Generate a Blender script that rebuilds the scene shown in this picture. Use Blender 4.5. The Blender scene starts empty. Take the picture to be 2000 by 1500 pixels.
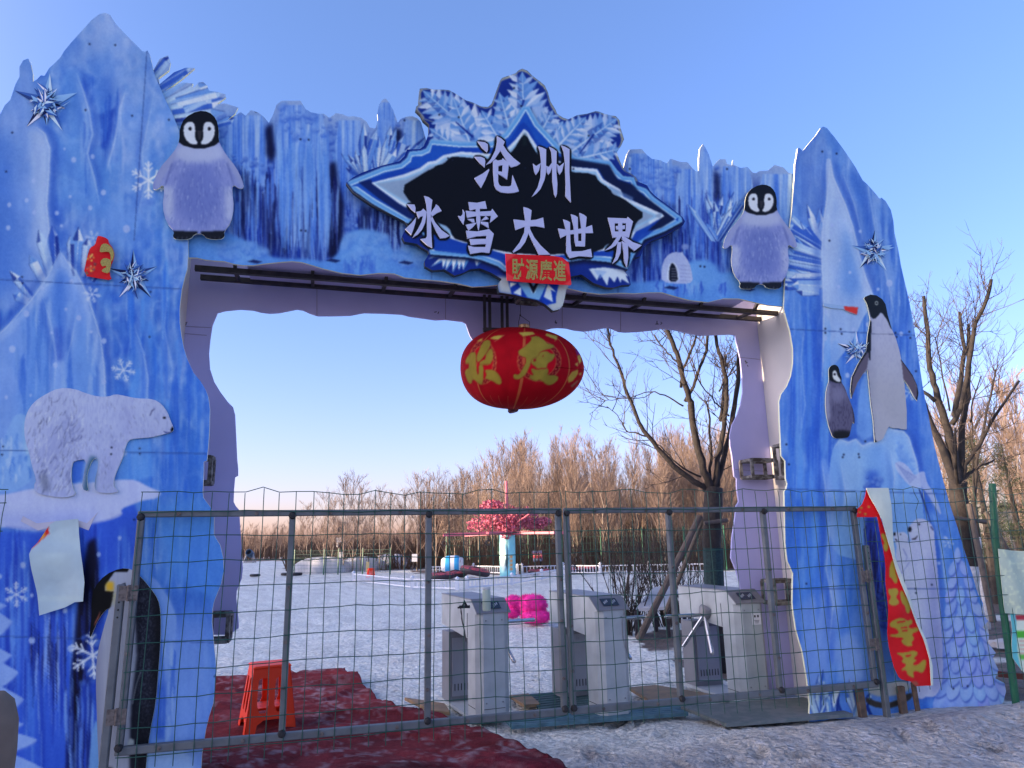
import bpy, bmesh, math, random
import numpy as np
from mathutils import Vector, Matrix
from mathutils.geometry import delaunay_2d_cdt

# ------------------------------------------------------------------ camera, sky, sun, exposure
C = bpy.context.scene
COL = C.collection
F_PX, PITCH, ROLL = 1360.0, math.radians(12.734), math.radians(-1.137)
CAM = np.array([0.0, 0.0, 1.6])
_f = np.array([0, math.cos(PITCH), math.sin(PITCH)])
_r = np.array([1.0, 0, 0])
_u = np.cross(_r, _f)
RI = math.cos(ROLL) * _r + math.sin(ROLL) * _u
UP = -math.sin(ROLL) * _r + math.cos(ROLL) * _u
FW = _f
cam = bpy.data.objects.new('camera', bpy.data.cameras.new('camera'))
COL.objects.link(cam)
cam.matrix_world = Matrix(((RI[0], UP[0], -FW[0], CAM[0]), (RI[1], UP[1], -FW[1], CAM[1]), (RI[2], UP[2], -FW[2], CAM[2]), (0, 0, 0, 1)))
cam.data.sensor_width = 36
cam.data.lens = 36 * F_PX / 2000
cam.data.clip_start = 0.05
cam.data.clip_end = 3000
C.camera = cam

SUN_EL, SUN_B = math.radians(7.5), math.radians(14.8)   # low sun, from the left and a little behind the camera
w = bpy.data.worlds.new('World'); C.world = w; w.use_nodes = True
nt = w.node_tree
bg = nt.nodes['Background']
sky = nt.nodes.new('ShaderNodeTexSky'); sky.sky_type = 'NISHITA'; sky.sun_disc = False
sky.sun_elevation = SUN_EL; sky.sun_rotation = -(math.pi / 2 + SUN_B)
sky.air_density = 1.0; sky.dust_density = 1.1; sky.ozone_density = 3.0; sky.altitude = 0
tint = nt.nodes.new('ShaderNodeMix'); tint.data_type = 'RGBA'; tint.blend_type = 'MULTIPLY'
tint.inputs[0].default_value = 1.0
tint.inputs[7].default_value = (0.73, 0.665, 0.96, 1)
nt.links.new(sky.outputs[0], tint.inputs[6]); 
veil = nt.nodes.new('ShaderNodeMix'); veil.data_type = 'RGBA'; veil.blend_type = 'ADD'; veil.inputs[0].default_value = 1.0
veil.inputs[7].default_value = (0.11, 0.18, 0.21, 1)     # thin winter haze: lifts the whole sky a little
nt.links.new(tint.outputs[2], veil.inputs[6])
# broad pale glow added to the sky round the sun, as fill for shaded faces
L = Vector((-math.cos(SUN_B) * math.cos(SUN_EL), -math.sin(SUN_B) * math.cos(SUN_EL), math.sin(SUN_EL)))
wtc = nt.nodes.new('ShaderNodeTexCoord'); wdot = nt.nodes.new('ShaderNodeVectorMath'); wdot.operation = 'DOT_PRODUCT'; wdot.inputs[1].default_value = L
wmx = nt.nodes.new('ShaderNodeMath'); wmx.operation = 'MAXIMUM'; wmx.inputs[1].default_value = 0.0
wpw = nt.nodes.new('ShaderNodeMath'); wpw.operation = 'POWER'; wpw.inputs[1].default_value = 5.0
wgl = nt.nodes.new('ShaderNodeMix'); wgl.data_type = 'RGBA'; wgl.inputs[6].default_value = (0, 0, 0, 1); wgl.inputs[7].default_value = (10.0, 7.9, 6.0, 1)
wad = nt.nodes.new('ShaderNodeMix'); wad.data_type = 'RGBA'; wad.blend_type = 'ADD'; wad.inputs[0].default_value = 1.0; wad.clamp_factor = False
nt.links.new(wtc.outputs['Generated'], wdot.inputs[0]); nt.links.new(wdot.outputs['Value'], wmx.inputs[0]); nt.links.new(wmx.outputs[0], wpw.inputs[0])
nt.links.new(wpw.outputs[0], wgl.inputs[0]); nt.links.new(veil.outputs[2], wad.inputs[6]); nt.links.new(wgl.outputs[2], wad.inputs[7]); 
# rosy winter haze low along the horizon
sep = nt.nodes.new('ShaderNodeSeparateXYZ'); nt.links.new(wtc.outputs['Generated'], sep.inputs[0])
hab = nt.nodes.new('ShaderNodeMath'); hab.operation = 'ABSOLUTE'; nt.links.new(sep.outputs[2], hab.inputs[0])
hin = nt.nodes.new('ShaderNodeMath'); hin.operation = 'SUBTRACT'; hin.inputs[0].default_value = 1.0; nt.links.new(hab.outputs[0], hin.inputs[1])
hpw = nt.nodes.new('ShaderNodeMath'); hpw.operation = 'POWER'; hpw.inputs[1].default_value = 7.0; nt.links.new(hin.outputs[0], hpw.inputs[0])
hcl = nt.nodes.new('ShaderNodeMix'); hcl.data_type = 'RGBA'; hcl.inputs[6].default_value = (0, 0, 0, 1); hcl.inputs[7].default_value = (0.66, 0.08, 0.0, 1); nt.links.new(hpw.outputs[0], hcl.inputs[0])
had = nt.nodes.new('ShaderNodeMix'); had.data_type = 'RGBA'; had.blend_type = 'ADD'; had.inputs[0].default_value = 1.0; had.clamp_factor = False
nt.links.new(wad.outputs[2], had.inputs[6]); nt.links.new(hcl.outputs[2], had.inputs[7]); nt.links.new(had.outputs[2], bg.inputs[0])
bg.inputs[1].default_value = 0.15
sun = bpy.data.objects.new('sun', bpy.data.lights.new('sun', 'SUN'))
sun.data.energy = 3.2; sun.data.angle = math.radians(0.5); sun.data.color = (1.0, 0.74, 0.5)
sun.rotation_euler = L.to_track_quat('Z', 'Y').to_euler()
COL.objects.link(sun)
C.view_settings.view_transform = 'Standard'; C.view_settings.look = 'None'
C.view_settings.gamma = 1.0; C.view_settings.use_curve_mapping = False
C.view_settings.exposure = 1.9
ILLUM = np.array([0.60, 0.60, 1.06])                    # colour of the shade light the prints were photographed in

# ------------------------------------------------------------------ helpers: picture rays, planes
def ray(x, y):
    return FW + RI * (x - 1000) / F_PX - UP * (y - 750) / F_PX
def gp(x, y, z=0.0):                                    # pixel -> point at height z
    d = ray(x, y); t = (z - CAM[2]) / d[2]
    return CAM + d * t
def project(P):
    d = np.asarray(P, float) - CAM
    z = d @ FW
    return 1000 + F_PX * (d @ RI) / z, 750 - F_PX * (d @ UP) / z
YAW = math.radians(15.756)
class Plane:
    """upright plane; s runs to the right along it, t is height, the normal faces the camera side"""
    def __init__(self, off=0.0, yaw=YAW, dist=5.84, x0=0.0):
        self.u = np.array([math.cos(yaw), math.sin(yaw), 0]); self.n = np.array([math.sin(yaw), -math.cos(yaw), 0])
        self.o = np.array([x0, dist, 0]) + off * self.n
    def st(self, x, y):
        d = ray(x, y); t = ((self.o - CAM) @ self.n) / (d @ self.n)
        P = CAM + d * t
        return (P - self.o) @ self.u, P[2]
    def sts(self, pts):
        return [self.st(*p) for p in pts]
    def w(self, s, t, d=0.0):
        return self.o + self.u * s + self.n * d + np.array([0, 0, t])
    def p(self, x, y, d=0.0):
        return self.w(*self.st(x, y), d)
GATE = Plane(0)
def facing(Y):                                          # plane square to the view at depth Y
    return Plane(0, 0.0, Y)
def Z(ox, oy, sc, pts):
    return [(ox + x / sc, oy + y / sc) for x, y in pts]

# ------------------------------------------------------------------ helpers: materials
MATS = {}
def mat(name, col, rough=0.6, metal=0.0, var=0.12, scale=8.0, bump=0.0, bscale=60.0, attr=False, spec=0.5, coord='Object', tint2=None):
    if name in MATS: return MATS[name]
    m = bpy.data.materials.new(name); m.use_nodes = True
    t = m.node_tree; b = t.nodes['Principled BSDF']
    b.inputs['Roughness'].default_value = rough; b.inputs['Metallic'].default_value = metal
    b.inputs['Specular IOR Level'].default_value = spec
    tc = t.nodes.new('ShaderNodeTexCoord')
    if attr:
        a = t.nodes.new('ShaderNodeAttribute'); a.attribute_name = 'Col'; src = a.outputs['Color']
    else:
        a = t.nodes.new('ShaderNodeRGB'); a.outputs[0].default_value = (*col, 1); src = a.outputs[0]
    if var > 0:
        n = t.nodes.new('ShaderNodeTexNoise'); n.inputs['Scale'].default_value = scale; n.inputs['Detail'].default_value = 5
        t.links.new(tc.outputs[coord], n.inputs['Vector'])
        if tint2:
            mx = t.nodes.new('ShaderNodeMix'); mx.data_type = 'RGBA'
            r = t.nodes.new('ShaderNodeMapRange'); r.inputs[1].default_value = 0.42; r.inputs[2].default_value = 0.62
            t.links.new(n.outputs[0], r.inputs[0]); t.links.new(r.outputs[0], mx.inputs[0])
            t.links.new(src, mx.inputs[6]); mx.inputs[7].default_value = (*tint2, 1); src = mx.outputs[2]
        else:
            r = t.nodes.new('ShaderNodeMapRange'); r.inputs[1].default_value = 0.3; r.inputs[2].default_value = 0.7
            r.inputs[3].default_value = 1 - var; r.inputs[4].default_value = 1 + var
            t.links.new(n.outputs[0], r.inputs[0])
            mx = t.nodes.new('ShaderNodeMix'); mx.data_type = 'RGBA'; mx.blend_type = 'MULTIPLY'; mx.inputs[0].default_value = 1
            t.links.new(src, mx.inputs[6]); t.links.new(r.outputs[0], mx.inputs[7]); src = mx.outputs[2]
    t.links.new(src, b.inputs['Base Color'])
    if bump > 0:
        n2 = t.nodes.new('ShaderNodeTexNoise'); n2.inputs['Scale'].default_value = bscale; n2.inputs['Detail'].default_value = 6
        t.links.new(tc.outputs[coord], n2.inputs['Vector'])
        bp = t.nodes.new('ShaderNodeBump'); bp.inputs['Strength'].default_value = bump; bp.inputs['Distance'].default_value = 0.02
        t.links.new(n2.outputs[0], bp.inputs['Height']); t.links.new(bp.outputs[0], b.inputs['Normal'])
    MATS[name] = m
    return m

# ------------------------------------------------------------------ helpers: meshes
def tag(o, label=None, cat=None, group=None, kind=None):
    if label: o['label'] = label
    if cat: o['category'] = cat
    if group: o['group'] = group
    if kind: o['kind'] = kind
    return o
def worldloc(o):
    v = np.zeros(3)
    while o: v = v + np.array(o.location); o = o.parent
    return v
def thing(name, loc, label, cat, group=None, rz=0.0):
    o = bpy.data.objects.new(name, None); COL.objects.link(o)
    o.location = Vector([float(c) for c in loc]); o.rotation_euler = (0, 0, rz); o.empty_display_size = 0.3
    return tag(o, label, cat, group)
class MB:
    def __init__(self): self.v = []; self.f = []; self.c = []
    def add(self, vs, fs, col=None):
        b = len(self.v); self.v += [tuple(map(float, p)) for p in vs]; self.f += [tuple(b + i for i in f) for f in fs]
        if col is not None: self.c += [col] * len(vs)
        return self
    def box(self, c, s, ax=None, bev=0.0):
        c = np.array(c, float); hx, hy, hz = [k / 2 for k in s]
        A = np.eye(3) if ax is None else np.array(ax, float)      # rows are the box axes
        if bev <= 0:
            pts = [(x, y, z) for z in (-hz, hz) for x, y in ((-hx, -hy), (hx, -hy), (hx, hy), (-hx, hy))]
            fs = [(0, 3, 2, 1), (4, 5, 6, 7), (0, 1, 5, 4), (1, 2, 6, 5), (2, 3, 7, 6), (3, 0, 4, 7)]
        else:
            b = min(bev, hx * .9, hy * .9, hz * .9)
            ring = []
            for sx, sy in ((-1, -1), (1, -1), (1, 1), (-1, 1)):
                a = [(sx * (hx - b), sy * hy), (sx * hx, sy * (hy - b))]
                if sx * sy > 0: a = a[::-1]
                ring += a
            pts = []
            for z, k in ((-hz, b), (-hz + b, 0), (hz - b, 0), (hz, b)):
                for x, y in ring:
                    pts.append((x * (1 - k / hx), y * (1 - k / hy), z))
            fs = [tuple(range(7, -1, -1)), tuple(range(24, 32))]
            for k in range(3):
                for i in range(8): fs.append((k * 8 + i, k * 8 + (i + 1) % 8, k * 8 + 8 + (i + 1) % 8, k * 8 + 8 + i))
        return self.add([c + A.T @ np.array(p) for p in pts], fs)
    def bar(self, a, b, w, h=None, up=(0, 0, 1), bev=0.0):
        a = np.array(a, float); b = np.array(b, float); h = w if h is None else h
        x = b - a; ln = np.linalg.norm(x)
        if ln < 1e-6: return self
        x = x / ln; up = np.array(up, float)
        if abs(x @ up) > .98: up = np.array([0, 1.0, 0])
        y = np.cross(up, x); y /= np.linalg.norm(y); z = np.cross(x, y)
        return self.box((a + b) / 2, (ln, w, h), (x, y, z), bev)
    def tube(self, pts, rad, n=6, cap=True):
        P = np.array(pts, float); m = len(P)
        R = [rad] * m if np.isscalar(rad) else rad
        vs = []; fs = []
        T = np.gradient(P, axis=0); T /= (np.linalg.norm(T, axis=1)[:, None] + 1e-12)
        ref = np.array([0, 0, 1.0]) if abs(T[0][2]) < .9 else np.array([1.0, 0, 0])
        for i in range(m):
            x = np.cross(ref, T[i]); q = np.linalg.norm(x)
            if q < 1e-3: x = np.cross((0, 1, 0), T[i]); q = np.linalg.norm(x)
            x /= q; y = np.cross(T[i], x)
            for k in range(n):
                a = 2 * math.pi * k / n
                vs.append(P[i] + R[i] * (math.cos(a) * x + math.sin(a) * y))
        for i in range(m - 1):
            for k in range(n): fs.append((i * n + k, i * n + (k + 1) % n, (i + 1) * n + (k + 1) % n, (i + 1) * n + k))
        if cap: fs += [tuple(range(n - 1, -1, -1)), tuple(range((m - 1) * n, m * n))]
        return self.add(vs, fs)
    def lathe(self, prof, c=(0, 0, 0), n=24, ax=None):
        c = np.array(c, float); A = np.eye(3) if ax is None else np.array(ax, float)
        vs = []; fs = []
        for r, z in prof:
            for k in range(n):
                a = 2 * math.pi * k / n
                vs.append(c + A.T @ np.array([r * math.cos(a), r * math.sin(a), z]))
        for i in range(len(prof) - 1):
            for k in range(n): fs.append((i * n + k, i * n + (k + 1) % n, (i + 1) * n + (k + 1) % n, (i + 1) * n + k))
        return self.add(vs, fs)
    def torus(self, c, R, r, n=28, m=10, ax=None):
        A = np.eye(3) if ax is None else np.array(ax, float); c = np.array(c, float)
        vs = []; fs = []
        for i in range(n):
            a = 2 * math.pi * i / n
            for j in range(m):
                b = 2 * math.pi * j / m
                vs.append(c + A.T @ np.array([(R + r * math.cos(b)) * math.cos(a), (R + r * math.cos(b)) * math.sin(a), r * math.sin(b)]))
        for i in range(n):
            for j in range(m): fs.append((i * m + j, ((i + 1) % n) * m + j, ((i + 1) % n) * m + (j + 1) % m, i * m + (j + 1) % m))
        return self.add(vs, fs)
    def extrude(self, poly, mapf, d0, d1, holes=()):
        """solid slab: 2-D polygon (with holes), mapf(s,t,d) -> point, from depth d0 (front) to d1"""
        loops = [list(poly)] + [list(h) for h in holes]
        pts = [Vector(p) for l in loops for p in l]
        idx = []; k = 0
        for l in loops: idx.append(list(range(k, k + len(l)))); k += len(l)
        r = delaunay_2d_cdt(pts, [(i[j], i[(j + 1) % len(i)]) for i in idx for j in range(len(i))], [], 0, 1e-7)
        V = r[0]; tri = []
        for f in r[2]:
            cx = sum(V[i].x for i in f) / len(f); cy = sum(V[i].y for i in f) / len(f)
            if inpoly(poly, cx, cy) and not any(inpoly(h, cx, cy) for h in holes): tri.append(tuple(f))
        vs = [mapf(v.x, v.y, d0) for v in V] + [mapf(v.x, v.y, d1) for v in V]
        n = len(V); fs = list(tri) + [tuple(i + n for i in f[::-1]) for f in tri]
        cnt = {}
        for f in tri:
            for a, b in zip(f, f[1:] + f[:1]): cnt[(a, b)] = 1
        for a, b in list(cnt):
            if (b, a) not in cnt: fs.append((b, a, a + n, b + n))
        return self.add(vs, fs)
def inpoly(poly, x, y):
    c = False; n = len(poly)
    for i in range(n):
        x1, y1 = poly[i]; x2, y2 = poly[(i + 1) % n]
        if (y1 > y) != (y2 > y) and x < (x2 - x1) * (y - y1) / (y2 - y1) + x1: c = not c
    return c
def obj(name, mb, m, parent=None, smooth=False, local=False, loc=None):
    v = np.array(mb.v, float)
    if parent is not None:
        if not local: v = v - worldloc(parent)
        pos = (0, 0, 0)
    elif loc is not None:
        pos = loc
    else:
        pos = np.array([(v[:, 0].min() + v[:, 0].max()) / 2, (v[:, 1].min() + v[:, 1].max()) / 2, v[:, 2].min()])
        v = v - pos
    me = bpy.data.meshes.new(name); me.from_pydata(v.tolist(), [], mb.f); me.update()
    if mb.c:
        a = me.color_attributes.new('Col', 'FLOAT_COLOR', 'POINT')
        c = np.ones((len(v), 4), np.float32); c[:, :3] = np.array(mb.c, np.float32)
        a.data.foreach_set('color', c.ravel())
    if smooth: me.polygons.foreach_set('use_smooth', [True] * len(me.polygons))
    me.materials.append(m)
    o = bpy.data.objects.new(name, me); COL.objects.link(o)
    if parent is not None: o.parent = parent
    o.location = Vector([float(c) for c in pos])
    return o
def kids(o): return [c for c in bpy.data.objects if c.parent == o]
def copy_tree(o, parent=None):
    c = o.copy(); COL.objects.link(c); c.parent = parent
    for ch in kids(o): copy_tree(ch, c)
    return c

# ------------------------------------------------------------------ helpers: painting printed pictures (the prints on the boards)
def lin(c):
    c = np.asarray(c, np.float32) / 255.0
    return np.where(c <= 0.04045, c / 12.92, ((c + 0.055) / 1.055) ** 2.4)
def ink(c):                                             # what the photo shows of a print -> its own colour
    return np.clip(lin(c) / ILLUM, 0.003, 0.88)
def box_blur(a, r):
    if r < 1: return a
    p = np.pad(a, ((r + 1, r), (0, 0)), 'edge').cumsum(0); a = (p[2 * r + 1:] - p[:-2 * r - 1]) / (2 * r + 1)
    p = np.pad(a, ((0, 0), (r + 1, r)), 'edge').cumsum(1); return (p[:, 2 * r + 1:] - p[:, :-2 * r - 1]) / (2 * r + 1)
def gblur(a, s):
    r = max(1, int(round(s * 0.9)))
    for _ in range(3 if s > 1 else 1): a = box_blur(a, r)
    return a
def vnoise(h, wd, sx, sy, seed):
    rs = np.random.RandomState(seed); gh, gw = int(h / sy) + 3, int(wd / sx) + 3
    g = rs.rand(gh, gw).astype(np.float32)
    y = np.arange(h) / sy; x = np.arange(wd) / sx
    y0 = y.astype(int); x0 = x.astype(int); fy = y - y0; fx = x - x0
    fy = (fy * fy * (3 - 2 * fy))[:, None]; fx = (fx * fx * (3 - 2 * fx))[None]
    a = g[np.ix_(y0, x0)]; b = g[np.ix_(y0, x0 + 1)]; c = g[np.ix_(y0 + 1, x0)]; d = g[np.ix_(y0 + 1, x0 + 1)]
    return (a * (1 - fx) + b * fx) * (1 - fy) + (c * (1 - fx) + d * fx) * fy
class Art:
    def __init__(self, x0, y0, x1, y1, col=(90, 130, 225)):
        self.x0, self.y0 = int(x0), int(y0); self.W, self.H = int(x1 - x0), int(y1 - y0)
        self.im = np.empty((self.H, self.W, 3), np.float32); self.im[:] = col
    def noise(self, sx, sy, seed): return vnoise(self.H, self.W, sx, sy, seed)
    def grid(self):
        return np.meshgrid(np.arange(self.W) + self.x0 + .5, np.arange(self.H) + self.y0 + .5)
    def mask(self, poly, blur=0.6):
        P = np.array(poly, float); pad = int(blur * 3 + 3)
        ax, ay = int(P[:, 0].min()) - pad - self.x0, int(P[:, 1].min()) - pad - self.y0
        bx, by = int(P[:, 0].max()) + pad - self.x0, int(P[:, 1].max()) + pad - self.y0
        ax, ay, bx, by = max(ax, 0), max(ay, 0), min(bx, self.W), min(by, self.H)
        if bx <= ax or by <= ay: return None
        X, Y = np.meshgrid(np.arange(ax, bx) + self.x0 + .5, np.arange(ay, by) + self.y0 + .5)
        m = np.zeros(X.shape, bool)
        for (x1, y1), (x2, y2) in zip(P, np.roll(P, -1, 0)):
            if y1 == y2: continue
            m ^= ((y1 > Y) != (y2 > Y)) & (X < (x2 - x1) * (Y - y1) / (y2 - y1) + x1)
        m = m.astype(np.float32)
        if blur > 0: m = gblur(m, blur)
        return (slice(ay, by), slice(ax, bx)), m
    def fill(self, poly, col, blur=0.6, alpha=1.0):
        r = self.mask(poly, blur)
        if r is None: return
        sl, m = r; m = (m * (alpha if np.isscalar(alpha) else alpha[sl]))[..., None]
        c = col[sl] if isinstance(col, np.ndarray) and col.ndim == 3 else np.array(col, np.float32)
        self.im[sl] = self.im[sl] * (1 - m) + c * m
    def line(self, pts, w, col, blur=0.6, alpha=1.0):
        P = np.array(pts, float); n = len(P)
        W = np.array([w] * n if np.isscalar(w) else w, float) / 2
        T = np.gradient(P, axis=0); T /= (np.linalg.norm(T, axis=1)[:, None] + 1e-9)
        N = np.stack([-T[:, 1], T[:, 0]], 1) * W[:, None]
        self.fill([tuple(p) for p in P + N] + [tuple(p) for p in (P - N)[::-1]], col, blur, alpha)
    def ell(self, cx, cy, rx, ry, col, blur=0.6, alpha=1.0, rot=0.0, n=28):
        a = np.linspace(0, 2 * math.pi, n, endpoint=False); c, s = math.cos(rot), math.sin(rot)
        x = rx * np.cos(a); y = ry * np.sin(a)
        self.fill(list(zip(cx + x * c - y * s, cy + x * s + y * c)), col, blur, alpha)
    def mul(self, m, col):                              # blend towards col by a full-size mask
        m = np.clip(m, 0, 1)[..., None]; self.im[:] = self.im * (1 - m) + np.array(col, np.float32) * m
    def flake(self, cx, cy, r, col=(200, 205, 248), rot=0.2, alpha=.9):
        for k in range(6):
            a = rot + k * math.pi / 3; d = np.array([math.cos(a), math.sin(a)]); n = np.array([-d[1], d[0]])
            c = np.array([cx, cy])
            self.line([c, c + d * r], max(1.6, r * .1), col, .5, alpha)
            for q, l in ((.45, .3), (.72, .24)):
                for sgn in (1, -1):
                    b = c + d * r * q; self.line([b, b + (d * .75 + n * sgn * .8) * r * l], max(1.4, r * .08), col, .5, alpha)
    def sample(self, px, py):
        x = np.clip(np.asarray(px) - self.x0 - .5, 0, self.W - 1.01); y = np.clip(np.asarray(py) - self.y0 - .5, 0, self.H - 1.01)
        x0 = x.astype(int); y0 = y.astype(int); fx = (x - x0)[:, None]; fy = (y - y0)[:, None]; i = self.im
        return (i[y0, x0] * (1 - fx) + i[y0, x0 + 1] * fx) * (1 - fy) + (i[y0 + 1, x0] * (1 - fx) + i[y0 + 1, x0 + 1] * fx) * fy

def deepen(art, g=1.2, k=.96):
    """printing inks dry darker and richer than they are mixed"""
    art.im[:] = 255 * np.clip(art.im / 255, 0, 1) ** g * k
def inside_np(poly, X, Y):
    m = np.zeros(X.shape, bool); P = np.array(poly, float)
    for (x1, y1), (x2, y2) in zip(P, np.roll(P, -1, 0)):
        if y1 != y2: m ^= ((y1 > Y) != (y2 > Y)) & (X < (x2 - x1) * (Y - y1) / (y2 - y1) + x1)
    return m
def smooth_poly(pts, it=1):
    P = np.array(pts, float)
    for _ in range(it):
        Q = np.roll(P, -1, 0); P = np.stack([P * .75 + Q * .25, P * .25 + Q * .75], 1).reshape(-1, 2)
    return [tuple(p) for p in P]
def board(name, poly_px, pl, thick, art, m, parent, res=0.0095, edge=(190, 190, 205), bend=None, zmin=None, is_st=False):
    """a flat printed cut-out board standing in plane pl: traced outline, real thickness, print as point colours"""
    st = list(poly_px) if is_st else pl.sts(poly_px)
    if zmin is not None: st = [(s, max(t, zmin)) for s, t in st]
    out = []
    for a, b in zip(st, st[1:] + st[:1]):
        k = max(1, int(math.hypot(b[0] - a[0], b[1] - a[1]) / (res * 1.6)))
        out += [(a[0] + (b[0] - a[0]) * i / k, a[1] + (b[1] - a[1]) * i / k) for i in range(k)]
    A = np.array(out); lo = A.min(0); hi = A.max(0)
    X, Y = np.meshgrid(np.arange(lo[0] + res / 2, hi[0], res), np.arange(lo[1] + res / 2, hi[1], res))
    X = X + (np.arange(X.shape[0]) % 2)[:, None] * res / 2
    m_in = inside_np(st, X, Y)
    g = [Vector((x, y)) for x, y in zip(X[m_in], Y[m_in])]
    r = delaunay_2d_cdt([Vector(p) for p in out] + g, [], [list(range(len(out)))], 1, 1e-6)
    V = np.array([(v.x, v.y) for v in r[0]]); tri = [tuple(f) for f in r[2]]
    n = len(V)
    dz = np.zeros(n) if bend is None else bend(V[:, 0], V[:, 1])
    W3 = pl.o + V[:, :1] * pl.u + V[:, 1:] * np.array([0, 0, 1.0]) + dz[:, None] * pl.n
    px, py = project(W3)
    if callable(art): col = ink(art(px, py, V))
    else: col = ink(art.sample(px, py))
    B3 = W3 - thick * pl.n
    eb = {}
    for f in tri:
        for a, b in zip(f, f[1:] + f[:1]): eb[(a, b)] = 1
    rim = [(a, b) for a, b in eb if (b, a) not in eb]
    rv = sorted({a for e in rim for a in e}); ri = {v: i for i, v in enumerate(rv)}
    k = len(rv)
    vs = np.concatenate([W3, W3[rv], B3[rv], B3]); ec = np.tile(ink(edge), (2 * k + n, 1))
    fs = list(tri) + [(n + ri[b], n + ri[a], n + k + ri[a], n + k + ri[b]) for a, b in rim] + [tuple(n + 2 * k + i for i in f[::-1]) for f in tri]
    mb = MB(); mb.v = vs.tolist(); mb.f = fs; mb.c = np.concatenate([col, ec]).tolist()
    return obj(name, mb, m, parent)
# ------------------------------------------------------------------ the prints of the entrance arch
RS = np.random.RandomState(5)
def shard(art, bx, by, ang, ln, wd, seed):
    """one glassy ice crystal of a print: a long prism with light and dark facets"""
    q = np.random.RandomState(seed)
    d = np.array([math.cos(ang), math.sin(ang)]); n = np.array([-d[1], d[0]]); b = np.array([bx, by], float)
    tip = b + d * ln; sh = b + d * ln * (.72 + .1 * q.rand())
    l, r = sh + n * wd, sh - n * wd; mid = sh + n * wd * (.5 * q.rand() - .25)
    pal = [(205, 210, 248), (170, 190, 245), (110, 150, 235), (60, 100, 210), (35, 60, 160), (140, 170, 240)]
    art.fill([b + n * wd * .8, l, tip, r, b - n * wd * .8], pal[q.randint(1, 4)], .5, .95)
    art.fill([b + n * wd * .8, l, mid, b], pal[q.randint(0, 6)], .5, .9)
    art.fill([l, tip, mid], pal[q.randint(0, 3)], .5, .95)
    art.fill([mid, tip, r], pal[q.randint(1, 5)], .5, .85)
    art.line([b - n * wd * .3, mid], 1.3, (215, 220, 250), .5, .8)
    art.line([b - n * wd * .75, r, tip], 1.2, (30, 50, 140), .5, .6)
def dots(art, pts, col=(165, 180, 245)):
    for x, y, r in pts: art.ell(x, y, r, r * 1.15, col, .8, .85)
def bubbles(art, poly, n, seed, r0=3, r1=9, hi=(140, 170, 240), lo=(45, 80, 195)):
    q = np.random.RandomState(seed); P = np.array(poly); a, b = P.min(0), P.max(0); k = 0
    pts = []
    while k < n:
        x, y = a + q.rand(2) * (b - a)
        if inpoly(poly, x, y): pts.append((y, x)); k += 1
    for y, x in sorted(pts):
        r = r0 + (r1 - r0) * q.rand() ** 2
        art.ell(x, y + r * .35, r * 1.05, r * 1.0, lo, r * .25, .55); art.ell(x - r * .1, y - r * .15, r * .85, r * .75, hi, r * .3, .5)
def icicles(art, x0, x1, y0, y1, n, seed, cols, ln=(40, 120), wd=(2, 6)):
    q = np.random.RandomState(seed)
    for _ in range(n):
        x = q.uniform(x0, x1); y = q.uniform(y0, y1); l = q.uniform(*ln); wq = q.uniform(*wd); j = q.normal(size=4) * wq * .25
        art.line([(x + j[0], y - l * .12), (x + j[1], y), (x + j[2], y + l * .45), (x + j[3], y + l * .75), (x, y + l)], [.3, wq * .8, wq, wq * .5, .3], cols[q.randint(len(cols))], max(.8, wq * .16), q.uniform(.35, .85))
        if wq > 3.5: art.line([(x - wq * .3, y), (x - wq * .25, y + l * .7)], [.5, 1.3], (176, 194, 248), .8, q.uniform(.1, .5))
def folds(art, amp, seed, sx=26, sy=120, hi=(184, 196, 248), lo=(44, 84, 200), region=None):
    """ridged vertical relief of frozen water: light crests and dark clefts"""
    f = art.noise(sx, sy, seed) * .5 + art.noise(sx * .45, sy * .5, seed + 1) * .3 + art.noise(sx * .2, sy * .22, seed + 2) * .2
    r = 1 - np.abs(f - .5) * 7; rg = 1.0 if region is None else region
    art.mul(np.clip(r, 0, 1) ** 2 * amp * rg, hi); r2 = 1 - np.abs(f - .34) * 8; art.mul(np.clip(r2, 0, 1) ** 2 * amp * 1.1 * rg, lo)
def cliff(art, pts, side=1, hi=(186, 198, 248), lo=(46, 84, 198), w=16, a=.7):
    """edge of a sheet of ice: bright lip with a soft bluish drop beside it"""
    P = np.array(pts, float); T = np.gradient(P, axis=0); T /= np.linalg.norm(T, axis=1)[:, None] + 1e-9; N = np.stack([-T[:, 1], T[:, 0]], 1) * side
    art.line(P + N * w * .55, [2] + [w] * (len(P) - 2) + [2], lo, w * .3, a * .75); art.line(P - N * w * .5, [2] + [w * .9] * (len(P) - 2) + [2], hi, w * .33, a * .7)
    art.line(P - N * 1.5, [.6] + [3.2] * (len(P) - 2) + [.6], hi, .8, a)
def ramp(v, a, b): return np.clip((v - a) / (b - a), 0, 1)
GRAIN_SEED = [100]
def grain(art, amp=5):
    GRAIN_SEED[0] += 1
    g = (art.noise(2.2, 2.6, GRAIN_SEED[0]) - .5) * amp * 2 + (art.noise(9, 40, GRAIN_SEED[0] + 50) - .5) * amp * 1.6
    art.im += g[..., None] * np.array([1, 1, .6], np.float32)

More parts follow.
